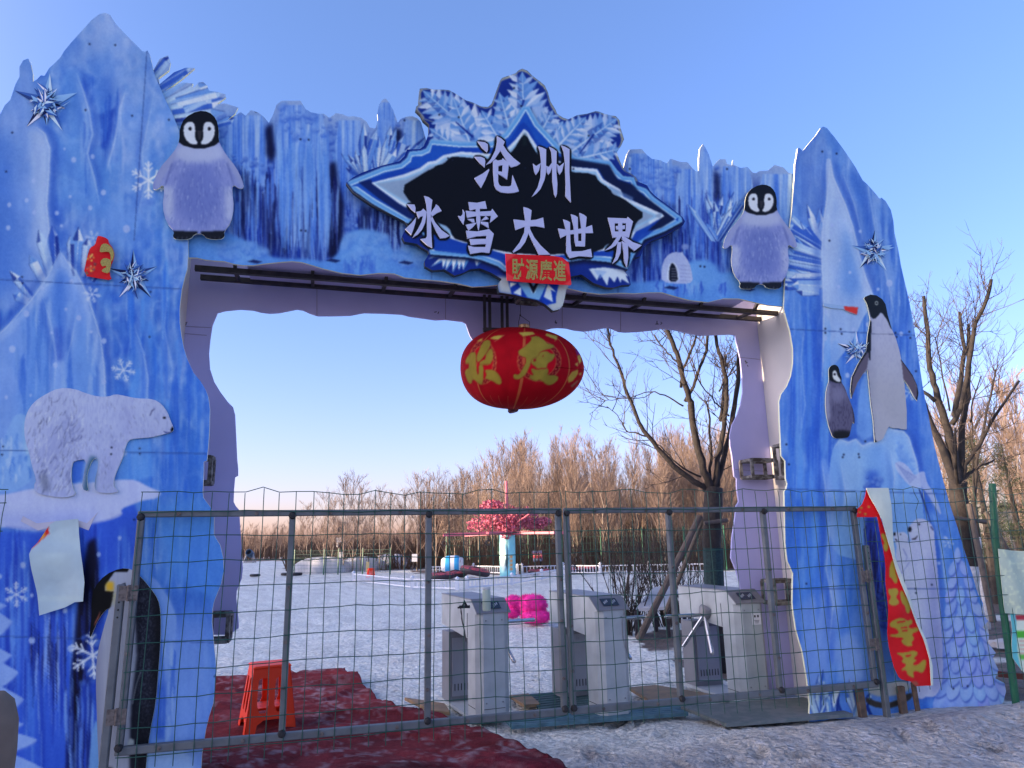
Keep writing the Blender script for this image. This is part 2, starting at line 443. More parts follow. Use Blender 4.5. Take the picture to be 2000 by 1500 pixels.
# --- left tower
LT = Art(-340, 0, 470, 1600, (88, 134, 228))
X, Y = LT.grid()
LT.mul(ramp(Y, 330, 20) * .5, (138, 162, 235))
LT.mul(ramp(Y, 500, 900) * ramp(X, 150, 320) * .85, (62, 116, 224))
LT.mul(ramp(Y, 1000, 1400) * .6, (112, 150, 240))
st = LT.noise(11, 210, 1) * .6 + LT.noise(4, 120, 2) * .4
LT.mul((st - .5) * 1.3 * ramp(Y, 250, 560), (52, 98, 212)); LT.mul((.42 - st) * 1.4 * ramp(Y, 150, 500), (138, 168, 240))
cl_ = LT.noise(46, 62, 801) * .5 + LT.noise(21, 28, 802) * .3 + LT.noise(9, 12, 803) * .2
LT.mul((cl_ - .52) * 3.2 * ramp(Y, 1000, 700), (150, 172, 241)); LT.mul((.44 - cl_) * 3.2 * ramp(Y, 1000, 700), (58, 104, 220))
LT.mul(ramp(LT.noise(60, 90, 3), .55, .85) * .5 * ramp(Y, 700, 300), (150, 170, 236))
folds(LT, .26, 900, 34, 150, region=ramp(Y, 260, 480)); folds(LT, .30, 910, 60, 80, (176, 190, 246), (60, 104, 214), region=ramp(Y, 1000, 800))
# pale ice wall at far left
LT.fill([(-340, 180), (0, 224), (20, 195), (38, 150), (55, 114), (64, 160), (80, 250), (97, 285), (97, 330), (92, 400), (96, 450), (82, 500), (60, 600), (-340, 640)], (128, 156, 236), 5, .75)
LT.fill([(55, 250), (88, 262), (97, 290), (96, 330), (91, 400), (96, 452), (80, 505), (60, 480), (62, 380)], (160, 178, 240), 6, .75)
LT.fill([(-340, 240), (20, 260), (35, 400), (45, 560), (-340, 700)], (72, 118, 222), 16, .7)
# peak mass with blue cores
LT.fill([(118, 120), (160, 75), (205, 35), (245, 80), (285, 115), (300, 200), (250, 175), (225, 120), (190, 105), (150, 140)], (140, 164, 236), 9, .4)
for pl_, c_, b_, a_ in (([(178, 110), (222, 105), (236, 170), (228, 235), (214, 300), (196, 250), (184, 190)], (78, 124, 224), 12, .5),
                        ([(194, 225), (226, 210), (222, 250), (206, 294), (197, 288), (200, 255)], (38, 76, 194), 2.5, .85), ([(196, 165), (212, 140), (222, 185), (210, 215), (199, 200)], (62, 108, 216), 6, .55),
                        ([(120, 150), (150, 130), (160, 180), (140, 230), (120, 220)], (92, 138, 228), 8, .7),
                        ([(240, 190), (280, 180), (292, 300), (280, 420), (250, 330)], (128, 160, 238), 10, .6),
                        ([(100, 300), (150, 220), (190, 300), (230, 330), (250, 420), (170, 420), (110, 400)], (98, 144, 232), 12, .55)):
    LT.fill(pl_, c_, b_, a_)
icicles(LT, 150, 250, 150, 300, 16, 11, [(52, 96, 210), (60, 108, 218), (150, 172, 240)], (30, 110), (3, 9))
LT.ell(243, 428, 40, 30, (122, 158, 240), 9, .7); LT.ell(235, 470, 60, 30, (108, 150, 238), 10, .5)
# crystals and the smaller ice hill in front
for k, (bx, by, an, ln, wd) in enumerate([(90, 560, -118, 70, 9), (100, 540, -105, 95, 10), (112, 525, -97, 85, 9), (150, 545, -88, 102, 11), (140, 540, -92, 80, 7),
                                          (164, 540, -84, 75, 9), (172, 545, -78, 70, 9), (70, 590, -130, 80, 8), (55, 590, -152, 34, 9), (180, 550, -60, 40, 6)]):
    shard(LT, bx, by, math.radians(an), ln, wd, 40 + k)
LT.fill(smooth_poly([(117, 489), (108, 515), (80, 555), (55, 590), (45, 610), (10, 640), (-60, 700), (-340, 760), (-340, 1000), (205, 1000), (206, 790), (204, 720), (196, 660), (176, 620), (170, 570), (158, 535), (145, 545), (135, 515)], 1), (130, 160, 241), 1.0, .86)
LT.fill([(110, 520), (128, 540), (130, 600), (122, 680), (108, 700), (96, 660), (100, 590)], (78, 124, 226), 8, .85)
LT.fill([(106, 640), (120, 640), (122, 705), (108, 705)], (48, 86, 205), 3.5, .85)
LT.fill([(60, 620), (90, 600), (95, 760), (70, 900), (40, 800)], (92, 138, 232), 12, .7)
LT.fill([(140, 600), (170, 640), (195, 760), (170, 860), (130, 740)], (104, 146, 235), 9, .6)
LT.fill([(270, 640), (286, 720), (289, 775), (280, 840), (255, 800), (250, 700)], (98, 146, 238), 3, .5)
icicles(LT, 20, 200, 560, 760, 40, 12, [(82, 128, 226), (140, 168, 240), (70, 116, 222)], (50, 130), (4, 12))
icicles(LT, 240, 405, 480, 880, 40, 13, [(64, 120, 232), (96, 148, 240), (58, 110, 226)], (90, 240), (6, 16))
cliff(LT, [(70, 246), (88, 260), (98, 290), (97, 330), (92, 400), (97, 450), (84, 500)], -1)
cliff(LT, [(150, 140), (164, 178), (176, 220), (182, 262), (172, 300), (186, 350), (196, 400)], -1, w=12, a=.5)
cliff(LT, [(246, 170), (232, 215), (226, 262), (216, 300), (206, 335)], 1, w=12, a=.5)
cliff(LT, [(300, 180), (288, 240), (276, 300), (282, 360), (268, 420)], 1, w=12, a=.35)
cliff(LT, [(117, 489), (134, 512), (150, 532), (172, 575), (186, 620), (198, 662), (205, 720), (207, 785), (204, 850)], -1, w=15, a=.65)
cliff(LT, [(117, 489), (92, 540), (60, 585), (10, 640), (-60, 700)], 1, w=15, a=.6)
cliff(LT, [(84, 585), (100, 640), (108, 700), (104, 770)], 1, w=12, a=.4); cliff(LT, [(150, 600), (140, 660), (128, 705)], 1, w=10, a=.4)
cliff(LT, [(262, 630), (282, 690), (290, 740), (288, 790), (278, 850)], -1, w=13, a=.45); cliff(LT, [(330, 560), (322, 640), (338, 720), (330, 800)], -1, w=14, a=.3)
cliff(LT, [(318, 1000), (300, 1060), (306, 1120)], 1, w=12, a=.3); cliff(LT, [(302, 1130), (330, 1172), (344, 1205), (342, 1262), (322, 1330)], -1, w=12, a=.4)
# ice blocks behind the bear
LT.fill(smooth_poly([(-60, 960), (0, 890), (20, 820), (36, 806), (52, 812), (60, 880), (60, 960)], 1), (134, 168, 242), 1, .85)
icicles(LT, -20, 60, 830, 930, 26, 14, [(170, 190, 246), (80, 126, 226)], (12, 40), (4, 9))
LT.fill([(225, 860), (296, 858), (304, 930), (230, 945)], (110, 158, 242), 2, .6)
LT.fill([(140, 895), (165, 890), (160, 940), (140, 945)], (60, 108, 226), 2, .8)
# lower right: smooth pale ice
LT.fill([(300, 990), (400, 965), (436, 1060), (440, 1130), (420, 1180), (330, 1120)], (92, 146, 240), 10, .7)
LT.ell(398, 1098, 40, 58, (86, 138, 240), 1.5, .8)
LT.fill([(300, 1210), (424, 1200), (425, 1600), (270, 1600)], (124, 154, 242), 26, .85)
LT.fill(smooth_poly([(292, 1128), (302, 1128), (318, 1150), (330, 1170), (344, 1200), (343, 1260), (320, 1330), (300, 1250)], 1), (132, 160, 242), 1.5, .75)
LT.fill([(305, 1340), (322, 1330), (330, 1410), (310, 1460), (300, 1420)], (52, 92, 212), 6, .7)
LT.fill(smooth_poly([(280, 1470), (310, 1440), (350, 1460), (380, 1480), (390, 1600), (270, 1600)], 1), (150, 176, 244), 3, .8)
icicles(LT, 300, 345, 1240, 1420, 20, 15, [(70, 112, 226), (150, 176, 246)], (40, 100), (3, 8))
# lower left: dark frozen waterfall under the ledge
dk = [(-340, 1025), (70, 1040), (190, 1012), (262, 985), (272, 1010), (262, 1110), (240, 1120), (200, 1300), (195, 1600), (-340, 1600)]
LT.fill(dk, (58, 96, 224), 2, .95)
q = np.random.RandomState(3)
icicles(LT, -80, 262, 1040, 1330, 190, 16, [(82, 126, 234), (104, 144, 240), (40, 66, 190), (48, 80, 206), (70, 112, 230)], (90, 300), (3, 12))
icicles(LT, 60, 170, 1190, 1300, 40, 17, [(150, 172, 246), (24, 34, 120), (20, 28, 100)], (60, 150), (2, 5))
LT.fill([(172, 1060), (186, 1050), (192, 1100), (188, 1200), (184, 1260), (166, 1300), (160, 1420), (150, 1520), (142, 1600), (118, 1600), (134, 1480), (140, 1330), (150, 1200), (164, 1100)], (8, 10, 52), 3, .96)
icicles(LT, 150, 190, 1070, 1480, 36, 18, [(16, 22, 90), (6, 8, 40), (40, 64, 180)], (60, 160), (3, 8))
LT.fill([(186, 1190), (205, 1180), (200, 1330), (180, 1360), (165, 1300), (172, 1240)], (42, 76, 200), 3, .9)
bubbles(LT, [(160, 1240), (205, 1235), (190, 1330), (160, 1340)], 34, 4, 4, 9, (110, 146, 240), (30, 56, 170))
LT.fill([(160, 1340), (195, 1330), (190, 1600), (140, 1600), (150, 1450)], (48, 82, 214), 4, .7)
icicles(LT, 130, 200, 1330, 1500, 40, 19, [(90, 130, 238), (24, 38, 130), (120, 156, 244)], (50, 140), (3, 7))
LT.fill(smooth_poly([(170, 1600), (172, 1500), (182, 1420), (190, 1400), (196, 1480), (200, 1600)], 1), (120, 162, 242), 1.5, .9)
# snow ledge
LT.fill(smooth_poly([(-340, 1000), (0, 968), (60, 955), (130, 946), (200, 941), (240, 936), (268, 938), (288, 950), (318, 962), (306, 974), (280, 977), (262, 984), (236, 994), (240, 1006), (215, 1016), (180, 1022), (150, 1032), (90, 1038), (50, 1035), (0, 1028), (-340, 1040)], 1), (178, 184, 245), 1.2, 1)
LT.fill([(0, 1004), (120, 1000), (200, 1000), (170, 1026), (90, 1036), (0, 1026)], (150, 160, 240), 8, .5)
LT.line([(10, 1028), (90, 1036), (150, 1030), (215, 1014), (238, 1004)], 4, (120, 136, 228), 1.5, .5)
# snow-laden tree at the left edge
for x0, y0, x1, y1, dx in ((-60, 1172, 14, 1195, 0), (-60, 1190, 25, 1243, 0), (-60, 1262, 24, 1300, 0), (-60, 1290, 37, 1340, 0), (-60, 1340, 47, 1395, 0), (-80, 1400, 47, 1430, 0), (-80, 1425, 73, 1468, 0), (-80, 1470, 100, 1560, 0)):
    LT.fill(smooth_poly([(x0, y0 - 30), (x0 + (x1 - x0) * .55, y0 - 2), (x1 - 4, y0 + (y1 - y0) * .40), (x1, y0 + (y1 - y0) * .48), (x1 - 6, y0 + (y1 - y0) * .62), (x0 + (x1 - x0) * .72, y1), (x0, y1 + 30)], 2), (142, 166, 246), .8, 1)
    LT.line([(x1 - 2, y0 + (y1 - y0) * .50), (x1 - 8, y0 + (y1 - y0) * .66), (x0 + (x1 - x0) * .74, y1)], 4, (104, 130, 232), 1.5, .6)
dots(LT, [(144, 312, 5), (181, 306, 4), (126, 291, 2.5), (66, 353, 4), (88, 360, 3), (202, 376, 5), (137, 384, 3), (52, 391, 4), (18, 400, 4), (67, 415, 4), (111, 416, 4), (176, 406, 4.5), (16, 445, 4.5), (120, 441, 3), (247, 447, 7),
          (140, 550, 4.5), (83, 563, 3.5), (52, 613, 5.5), (154, 621, 5), (129, 604, 3), (101, 650, 3), (178, 648, 3), (203, 666, 5), (24, 682, 6), (108, 713, 4.5), (203, 746, 4.5), (60, 772, 2.5), (12, 776, 3.5), (243, 885, 5),
          (45, 1104, 5.5), (234, 1051, 3.5), (193, 1083, 4), (62, 1163, 3.5), (127, 1193, 4.5), (62, 1251, 6), (138, 1267, 6), (0, 1126, 4)])
LT.flake(290, 352, 37, rot=.52); LT.flake(241, 723, 24); LT.flake(180, 575, 17); LT.flake(182, 465, 16, alpha=.6); LT.flake(32, 1161, 25, rot=.5); LT.flake(181, 1280, 46, rot=.45)
# joints between the sheets, and screw heads
for a, b in (((287, 100), (262, 470)), ((0, 546), (362, 565)), ((-100, 878), (404, 886)), ((-100, 1240), (420, 1255))):
    LT.line([a, b], 1.8, (52, 78, 160), .5, .75)
for x, y in ((175, 86), (225, 88), (24, 259), (12, 335), (167, 215), (258, 226), (330, 234), (43, 541), (44, 553), (294, 570), (292, 658), (6, 872), (4, 888), (218, 874), (217, 887), (273, 876), (273, 886), (420, 1321), (262, 1015), (85, 1075)):
    LT.ell(x, y, 1.9, 1.9, (20, 28, 70), .5, .9)
grain(LT)

# --- beam: the frozen waterfall
BM = Art(280, 90, 1600, 640, (66, 112, 218))
X, Y = BM.grid()
s1 = BM.noise(7, 150, 21) * .55 + BM.noise(3, 80, 22) * .45
bodymask = ramp(Y, 235, 330)
BM.mul((s1 - .5) * 3.4 * bodymask, (26, 46, 160)); BM.mul((.5 - s1) * 2.6, (112, 152, 238))
big = BM.noise(46, 260, 23); BM.mul(ramp(big, .62, .85) * .75 * ramp(Y, 300, 380), (20, 32, 130)); BM.mul(ramp(Y, 320, 420) * .6, (24, 48, 168)); BM.mul(ramp(big, .4, .15) * .5, (116, 156, 240))
folds(BM, .5, 920, 15, 120, (168, 190, 246), (16, 30, 120), bodymask); folds(BM, .3, 930, 30, 200, (140, 172, 244), (24, 44, 150))
topl = np.interp(X[0], [280, 430, 560, 720, 820, 1220, 1400, 1560], [200, 205, 215, 245, 240, 300, 322, 335])[None]
BM.mul(ramp(Y - topl, 95, 5) * .85, (128, 154, 228)); BM.mul(ramp(Y - topl, 40, -10) * .6, (160, 174, 230))
bubbles(BM, [(420, 215), (520, 235), (535, 330), (500, 380), (440, 340)], 90, 31)
bubbles(BM, [(560, 215), (680, 235), (700, 300), (640, 310), (560, 280)], 70, 32, 3, 8)
bubbles(BM, [(510, 300), (545, 250), (548, 440), (520, 470)], 50, 33)
bubbles(BM, [(740, 215), (830, 235), (830, 320), (760, 310), (735, 260)], 50, 34, 3, 8)
bubbles(BM, [(650, 400), (690, 380), (720, 420), (690, 470), (648, 470)], 60, 35, 3, 8)
bubbles(BM, [(1225, 310), (1330, 330), (1345, 400), (1300, 430), (1240, 400)], 70, 36, 3, 9)
bubbles(BM, [(1320, 430), (1370, 420), (1380, 510), (1330, 520)], 70, 37, 3, 8)
bubbles(BM, [(1380, 320), (1460, 340), (1440, 400), (1385, 380)], 50, 38, 3, 9)
lite = np.array([78, 124, 232], np.float32) + (np.array([168, 190, 248], np.float32) - np.array([78, 124, 232], np.float32)) * np.clip(1.5 * (BM.noise(5, 90, 811) * .6 + BM.noise(2.4, 60, 812) * .4) - .28, 0, 1)[..., None]
mid_ = lite * .62 + np.array([40, 70, 190], np.float32) * .38
def column(x0, x1, y0, y1, tooth, seed, tex, slant=0.0, a=.85):
    q = np.random.RandomState(seed); n = max(5, int((x1 - x0) / 5.5)); pts = [(x0 + (x1 - x0) * .12, y0), (x1 - (x1 - x0) * .12, y0), (x1, y0 + (y1 - y0) * .4)]
    for i in range(n, -1, -1):
        x = x0 + (x1 - x0) * i / n; pts.append((x + slant, y1 + q.uniform(-tooth * .3, tooth * .15)))
        if i: pts.append((x - (x1 - x0) * .5 / n + slant, y1 + tooth * q.uniform(.25, 1.0)))
    pts.append((x0, y0 + (y1 - y0) * .4)); BM.fill(pts, tex, .8, a)
for k, (x0, x1, y0, y1, t_) in enumerate([(448, 520, 300, 420, 90), (500, 560, 330, 430, 70), (600, 655, 300, 430, 80), (660, 720, 330, 400, 60), (700, 800, 400, 440, 60), (1215, 1290, 340, 470, 80), (1330, 1400, 380, 450, 60), (1400, 1450, 380, 470, 60)]): column(x0, x1, y0, y1, t_, 820 + k, mid_)
for k, (x0, x1, y0, y1, t_) in enumerate([(440, 522, 225, 380, 70), (537, 640, 205, 400, 95), (555, 612, 250, 470, 40), (655, 710, 235, 350, 60), (736, 772, 200, 300, 40), (786, 830, 235, 330, 40), (1222, 1292, 300, 410, 70), (1262, 1318, 310, 440, 50), (1320, 1368, 330, 420, 50), (1366, 1394, 285, 380, 40), (1405, 1470, 325, 420, 60), (1480, 1560, 340, 440, 60)]): column(x0, x1, y0, y1, t_, 850 + k, lite)
bubbles(BM, [(540, 200), (640, 220), (640, 275), (560, 270)], 46, 861, 3, 8, (150, 178, 244), (60, 100, 214)); bubbles(BM, [(440, 300), (520, 310), (515, 370), (445, 370)], 50, 862, 3, 8); bubbles(BM, [(1230, 300), (1330, 330), (1320, 370), (1235, 360)], 46, 863, 3, 8, (150, 178, 244), (60, 100, 214))
def gap(pts, a=.92): BM.fill(pts, (9, 13, 66), 3.0, a); 
gap([(519, 250), (531, 240), (538, 300), (530, 320), (520, 300)]); gap([(470, 330), (560, 480), (556, 505), (540, 500), (500, 420)], .25)
gap([(643, 320), (655, 315), (660, 350), (672, 400), (668, 470), (655, 510), (640, 500), (644, 420)]); gap([(770, 250), (784, 255), (786, 310), (776, 300)]); gap([(706, 400), (722, 410), (716, 470), (706, 460)], .7)
gap([(592, 400), (604, 395), (602, 500), (594, 505)], .6); gap([(520, 400), (534, 395), (532, 500), (522, 500)], .7); gap([(470, 400), (478, 395), (476, 470)], .5); gap([(1260, 430), (1270, 425), (1268, 520), (1258, 520)], .6); gap([(1395, 330), (1405, 345), (1408, 400), (1396, 390)], .8); gap([(1290, 395), (1318, 400), (1322, 480), (1300, 470)], .5); gap([(556, 380), (566, 385), (560, 500), (550, 490)], .6)
icicles(BM, 450, 660, 330, 400, 120, 41, [(12, 18, 90), (20, 30, 120), (128, 162, 242), (90, 134, 236)], (50, 150), (2, 7))
icicles(BM, 540, 640, 270, 360, 70, 42, [(132, 166, 242), (100, 144, 238), (84, 130, 234)], (60, 200), (3, 9))
icicles(BM, 700, 800, 400, 440, 40, 43, [(14, 22, 96), (130, 164, 242)], (40, 90), (2, 6))
icicles(BM, 1215, 1440, 380, 470, 110, 44, [(20, 32, 120), (124, 160, 242), (80, 124, 232), (34, 56, 170)], (50, 130), (2, 7))
icicles(BM, 820, 1240, 300, 480, 60, 45, [(30, 50, 160), (100, 140, 236)], (60, 150), (3, 8))
# crystals
q = np.random.RandomState(9)
for k in range(26):
    an = math.radians(-108 + 66 * q.rand()); shard(BM, 725 + q.uniform(-20, 45), 345, an, q.uniform(45, 112), q.uniform(4, 9), 200 + k)
for k in range(8): shard(BM, 715, 350, math.radians(-150 + 8 * k), q.uniform(40, 75), 5, 230 + k)
for k in range(34):
    an = math.radians(-125 + 80 * q.rand()); shard(BM, 1412 + q.uniform(-22, 22), 470, an, q.uniform(40, 110), q.uniform(4, 8), 260 + k)
for k, (bx, by, an, ln, wd) in enumerate([(300, 150, -50, 52, 9), (308, 172, -34, 88, 9), (315, 190, -38, 72, 8), (322, 205, -25, 95, 14), (335, 215, -12, 105, 14), (340, 232, -8, 100, 10), (360, 215, -28, 60, 9), (340, 250, 4, 90, 9), (345, 200, -15, 100, 12), (420, 245, -20, 40, 8)]):
    shard(BM, bx, by, math.radians(an), ln, wd, 300 + k)
# snow along the bottom edge
sn = [(360, 470), (400, 455), (440, 452), (480, 470), (520, 500), (560, 506), (600, 505), (640, 512), (665, 490), (668, 470), (680, 452), (710, 447), (750, 455), (764, 480), (775, 505), (800, 480), (830, 490), (850, 510), (920, 530), (1000, 545), (1120, 548), (1180, 540), (1230, 552), (1290, 548), (1330, 545), (1340, 520), (1352, 508), (1390, 510), (1402, 535), (1430, 530), (1460, 540), (1500, 555), (1600, 570), (1600, 660), (280, 660), (280, 470)]
BM.fill(smooth_poly(sn, 1), (98, 146, 236), 2.2, .97)
BM.ell(713, 490, 48, 42, (112, 156, 238), 4, .8); BM.ell(800, 500, 34, 20, (104, 148, 236), 3, .8); BM.ell(470, 492, 52, 22, (118, 160, 238), 4, .8); BM.ell(1372, 535, 36, 28, (112, 158, 240), 4, .8); BM.ell(1440, 552, 40, 16, (108, 152, 238), 3, .8)
bubbles(BM, [(430, 470), (530, 480), (520, 505), (420, 505)], 36, 51, 4, 10, (132, 168, 240), (80, 124, 226)); bubbles(BM, [(766, 485), (835, 490), (830, 520), (775, 520)], 30, 52, 3, 8, (132, 168, 240), (76, 120, 224)); bubbles(BM, [(670, 450), (760, 455), (755, 520), (670, 520)], 30, 53, 4, 12, (136, 172, 242), (88, 134, 230))
icicles(BM, 672, 740, 500, 520, 22, 46, [(70, 112, 222)], (14, 40), (3, 8)); icicles(BM, 1280, 1420, 550, 560, 26, 47, [(58, 96, 214), (130, 166, 242)], (14, 34), (3, 7))
for x, y in ((497, 511), (792, 513), (650, 509), (1460, 565), (1310, 562)): BM.fill([(x - 14, y), (x - 2, y - 4), (x + 16, y), (x + 6, y + 4)], (16, 24, 90), .8, .8)
# igloo of the print
BM.fill(smooth_poly([(1292, 551), (1292, 530), (1294, 515), (1300, 502), (1312, 493), (1325, 492), (1336, 497), (1346, 512), (1351, 530), (1354, 552), (1330, 555)], 1), (172, 180, 240), .8, 1)
BM.ell(1338, 482, 7, 6, (150, 164, 232), 1.5, .8); BM.fill([(1328, 493), (1334, 492), (1335, 500), (1329, 502)], (176, 184, 240), .6, 1)
for yy in (518, 526, 533, 540, 547): BM.line([(1329, yy), (1349, yy + 2)], 1.2, (128, 138, 205), .6, .7)
BM.fill(smooth_poly([(1302, 550), (1303, 530), (1306, 517), (1313, 511), (1320, 514), (1326, 530), (1328, 550)], 1), (196, 202, 248), .6, 1)
BM.fill(smooth_poly([(1307, 551), (1307, 532), (1309, 518), (1314, 513), (1319, 520), (1323, 534), (1324, 549)], 1), (20, 24, 50), .6, 1)
for yy in (525, 530, 535, 540, 546): BM.line([(1311, yy), (1322, yy)], 1.2, (130, 130, 160), .5, .8)
for x, y in ((587, 272), (603, 273), (588, 450), (597, 451), (925, 210), (1290, 402), (1368, 520), (1376, 521), (500, 218), (790, 235), (1420, 330), (1230, 330)): BM.ell(x, y, 1.7, 1.7, (16, 22, 66), .5, .9)
BM.line([(846, 90), (842, 640)], 1.6, (40, 60, 150), .5, .5); BM.line([(1212, 90), (1206, 640)], 1.6, (40, 60, 150), .5, .5)
grain(BM, 6)

# --- right tower
RT = Art(1490, 230, 2000, 1440, (86, 132, 230))
X, Y = RT.grid()
RT.mul(ramp(Y, 480, 250) * .6, (100, 138, 224))
s1 = RT.noise(10, 220, 61) * .6 + RT.noise(4, 110, 62) * .4
RT.mul((s1 - .5) * 1.8 * ramp(Y, 300, 480), (56, 104, 222)); RT.mul((.44 - s1) * 2, (132, 164, 240))
RT.mul(ramp(Y, 640, 900) * ramp(X, 1640, 1540) * .5, (66, 122, 236))
folds(RT, .32, 940, 30, 170); folds(RT, .2, 950, 60, 90, (176, 192, 247), (64, 108, 216))
RT.fill([(1555, 300), (1580, 285), (1612, 260), (1616, 420), (1600, 480), (1560, 420)], (112, 140, 222), 8, .6)
RT.fill([(1650, 330), (1680, 350), (1700, 420), (1705, 500), (1690, 470), (1668, 400)], (72, 116, 218), 8, .8); RT.fill([(1640, 340), (1655, 340), (1690, 470), (1720, 600), (1690, 560), (1650, 420)], (122, 152, 232), 8, .5)
for k in range(30):
    q = np.random.RandomState(400 + k); an = math.radians(-148 + 62 * q.rand() if k < 20 else 170 + 25 * q.rand())
    shard(RT, 1606 + q.uniform(-6, 10), 520 + q.uniform(-30, 40), an, q.uniform(60, 130), q.uniform(4, 10), 500 + k)
for k, (bx, by, an, ln, wd) in enumerate([(1604, 540, 176, 62, 9), (1606, 556, 178, 60, 10), (1600, 570, 182, 45, 9), (1606, 500, -160, 72, 8), (1606, 480, -150, 90, 8)]):
    shard(RT, bx, by, math.radians(an), ln, wd, 540 + k)
RT.mul(ramp(Y, 880, 1020) * .45, (78, 130, 236)); RT.mul(ramp(Y, 620, 700) * ramp(Y, 900, 820) * .3, (70, 122, 234))
# pale pillar
RT.fill(smooth_poly([(1612, 312), (1620, 308), (1626, 322), (1628, 345), (1638, 370), (1650, 395), (1665, 440), (1676, 490), (1690, 540), (1706, 572), (1712, 600), (1690, 610), (1670, 660), (1640, 700), (1606, 740), (1608, 600), (1604, 500), (1606, 440), (1614, 390)], 1), (158, 178, 241), 1.0, .9)
RT.fill([(1612, 430), (1640, 420), (1640, 560), (1612, 600)], (166, 182, 240), 12, .75); RT.fill([(1650, 440), (1668, 470), (1684, 560), (1660, 590), (1640, 560)], (96, 140, 232), 10, .7)
RT.fill([(1690, 520), (1704, 560), (1700, 590), (1686, 570)], (168, 182, 242), 4, .7)
RT.fill(smooth_poly([(1612, 700), (1624, 668), (1640, 660), (1644, 720), (1620, 900), (1604, 880), (1606, 780)], 1), (124, 160, 240), 3, .6)
RT.fill(smooth_poly([(1672, 860), (1676, 780), (1684, 735), (1700, 730), (1705, 870), (1690, 880)], 1), (122, 160, 242), 1.6, .8)
RT.fill([(1770, 790), (1780, 760), (1800, 900), (1830, 1000), (1800, 1000), (1780, 880)], (58, 104, 220), 6, .75)
icicles(RT, 1540, 1620, 620, 900, 34, 71, [(62, 116, 232), (100, 150, 242), (52, 100, 220)], (90, 220), (5, 14))
icicles(RT, 1715, 1790, 420, 700, 34, 72, [(66, 112, 222), (116, 152, 238)], (60, 180), (4, 12))
# ice mound under the penguins
RT.fill(smooth_poly([(1610, 1010), (1620, 910), (1628, 872), (1640, 855), (1652, 858), (1657, 864), (1672, 855), (1680, 860), (1686, 872), (1692, 870), (1699, 862), (1708, 865), (1721, 860), (1732, 842), (1736, 833), (1748, 838), (1765, 840), (1775, 852), (1790, 900), (1800, 960), (1810, 1080), (1700, 1100), (1620, 1080)], 1), (128, 166, 243), .8, .95)
RT.fill([(1640, 870), (1690, 880), (1690, 960), (1650, 990)], (156, 184, 245), 9, .6); RT.fill([(1725, 850), (1765, 850), (1790, 940), (1740, 930)], (158, 184, 245), 9, .6); RT.fill([(1692, 920), (1716, 920), (1718, 985), (1694, 985)], (44, 84, 206), 6, .7)
bubbles(RT, [(1690, 930), (1720, 930), (1722, 985), (1690, 985)], 26, 73, 3, 7); bubbles(RT, [(1750, 850), (1785, 890), (1795, 940), (1760, 930)], 30, 74, 3, 8, (150, 180, 245), (86, 130, 232))
# lower left ice and dark streaks
RT.fill(smooth_poly([(1600, 890), (1620, 900), (1628, 1000), (1640, 1120), (1640, 1260), (1625, 1330), (1632, 1400), (1570, 1400), (1560, 1260), (1610, 1180), (1612, 1060), (1604, 960)], 1), (118, 154, 242), 2, .7)
RT.fill([(1560, 1180), (1606, 1150), (1624, 1100), (1640, 1180), (1625, 1290), (1600, 1400), (1582, 1400), (1565, 1270)], (134, 160, 244), 8, .7)
RT.fill([(1612, 1030), (1622, 1060), (1625, 1110), (1616, 1090)], (40, 70, 205), 3, .8); RT.fill([(1620, 1200), (1634, 1190), (1630, 1290), (1618, 1300)], (70, 112, 228), 5, .7)
icicles(RT, 1545, 1620, 900, 1100, 30, 75, [(66, 118, 236), (98, 148, 244)], (80, 180), (5, 14))
RT.fill([(1690, 1008), (1712, 1008), (1728, 1060), (1738, 1100), (1742, 1160), (1732, 1220), (1728, 1260), (1708, 1150), (1690, 1080)], (28, 52, 178), 3, .9)
icicles(RT, 1690, 1736, 1010, 1140, 40, 76, [(10, 14, 70), (50, 84, 210), (16, 24, 100)], (50, 110), (3, 7)); bubbles(RT, [(1712, 1150), (1732, 1140), (1734, 1230), (1722, 1220)], 40, 77, 3, 6, (70, 104, 225), (16, 28, 110))
RT.fill([(1640, 1220), (1700, 1160), (1740, 1300), (1740, 1420), (1640, 1420)], (112, 148, 242), 12, .6)
for k in range(26):
    q = np.random.RandomState(600 + k); shard(RT, 1615 + q.uniform(-25, 90), 1400, math.radians(-120 + 62 * q.rand()), q.uniform(35, 95), q.uniform(4, 8), 640 + k)
RT.fill(smooth_poly([(1625, 1260), (1650, 1235), (1670, 1240), (1688, 1290), (1690, 1330), (1660, 1345), (1640, 1330)], 1), (172, 184, 246), 4, .4)
# dead wood of the print
RT.fill(smooth_poly([(1690, 1360), (1715, 1372), (1745, 1372), (1780, 1350), (1785, 1362), (1750, 1382), (1716, 1384), (1692, 1374)], 1), (72, 62, 62), 1, .9); RT.fill(smooth_poly([(1692, 1352), (1720, 1362), (1752, 1358), (1780, 1346), (1776, 1330), (1740, 1332), (1700, 1338)], 1), (182, 180, 205), 1.5, .9)
cliff(RT, [(1620, 310), (1614, 390), (1606, 440), (1604, 500), (1608, 600), (1606, 700), (1604, 745)], 1, w=14, a=.6)
cliff(RT, [(1621, 310), (1628, 345), (1640, 372), (1652, 398), (1668, 445), (1678, 492), (1692, 542), (1710, 590)], -1, w=14, a=.6)
cliff(RT, [(1628, 874), (1640, 857), (1656, 863), (1672, 857), (1684, 870), (1699, 864), (1721, 860), (1734, 836), (1748, 840), (1765, 842), (1776, 854), (1792, 904), (1802, 962)], -1, w=9, a=.6)
cliff(RT, [(1604, 900), (1612, 960), (1618, 1040), (1612, 1110), (1626, 1180), (1618, 1260)], 1, w=13, a=.5)
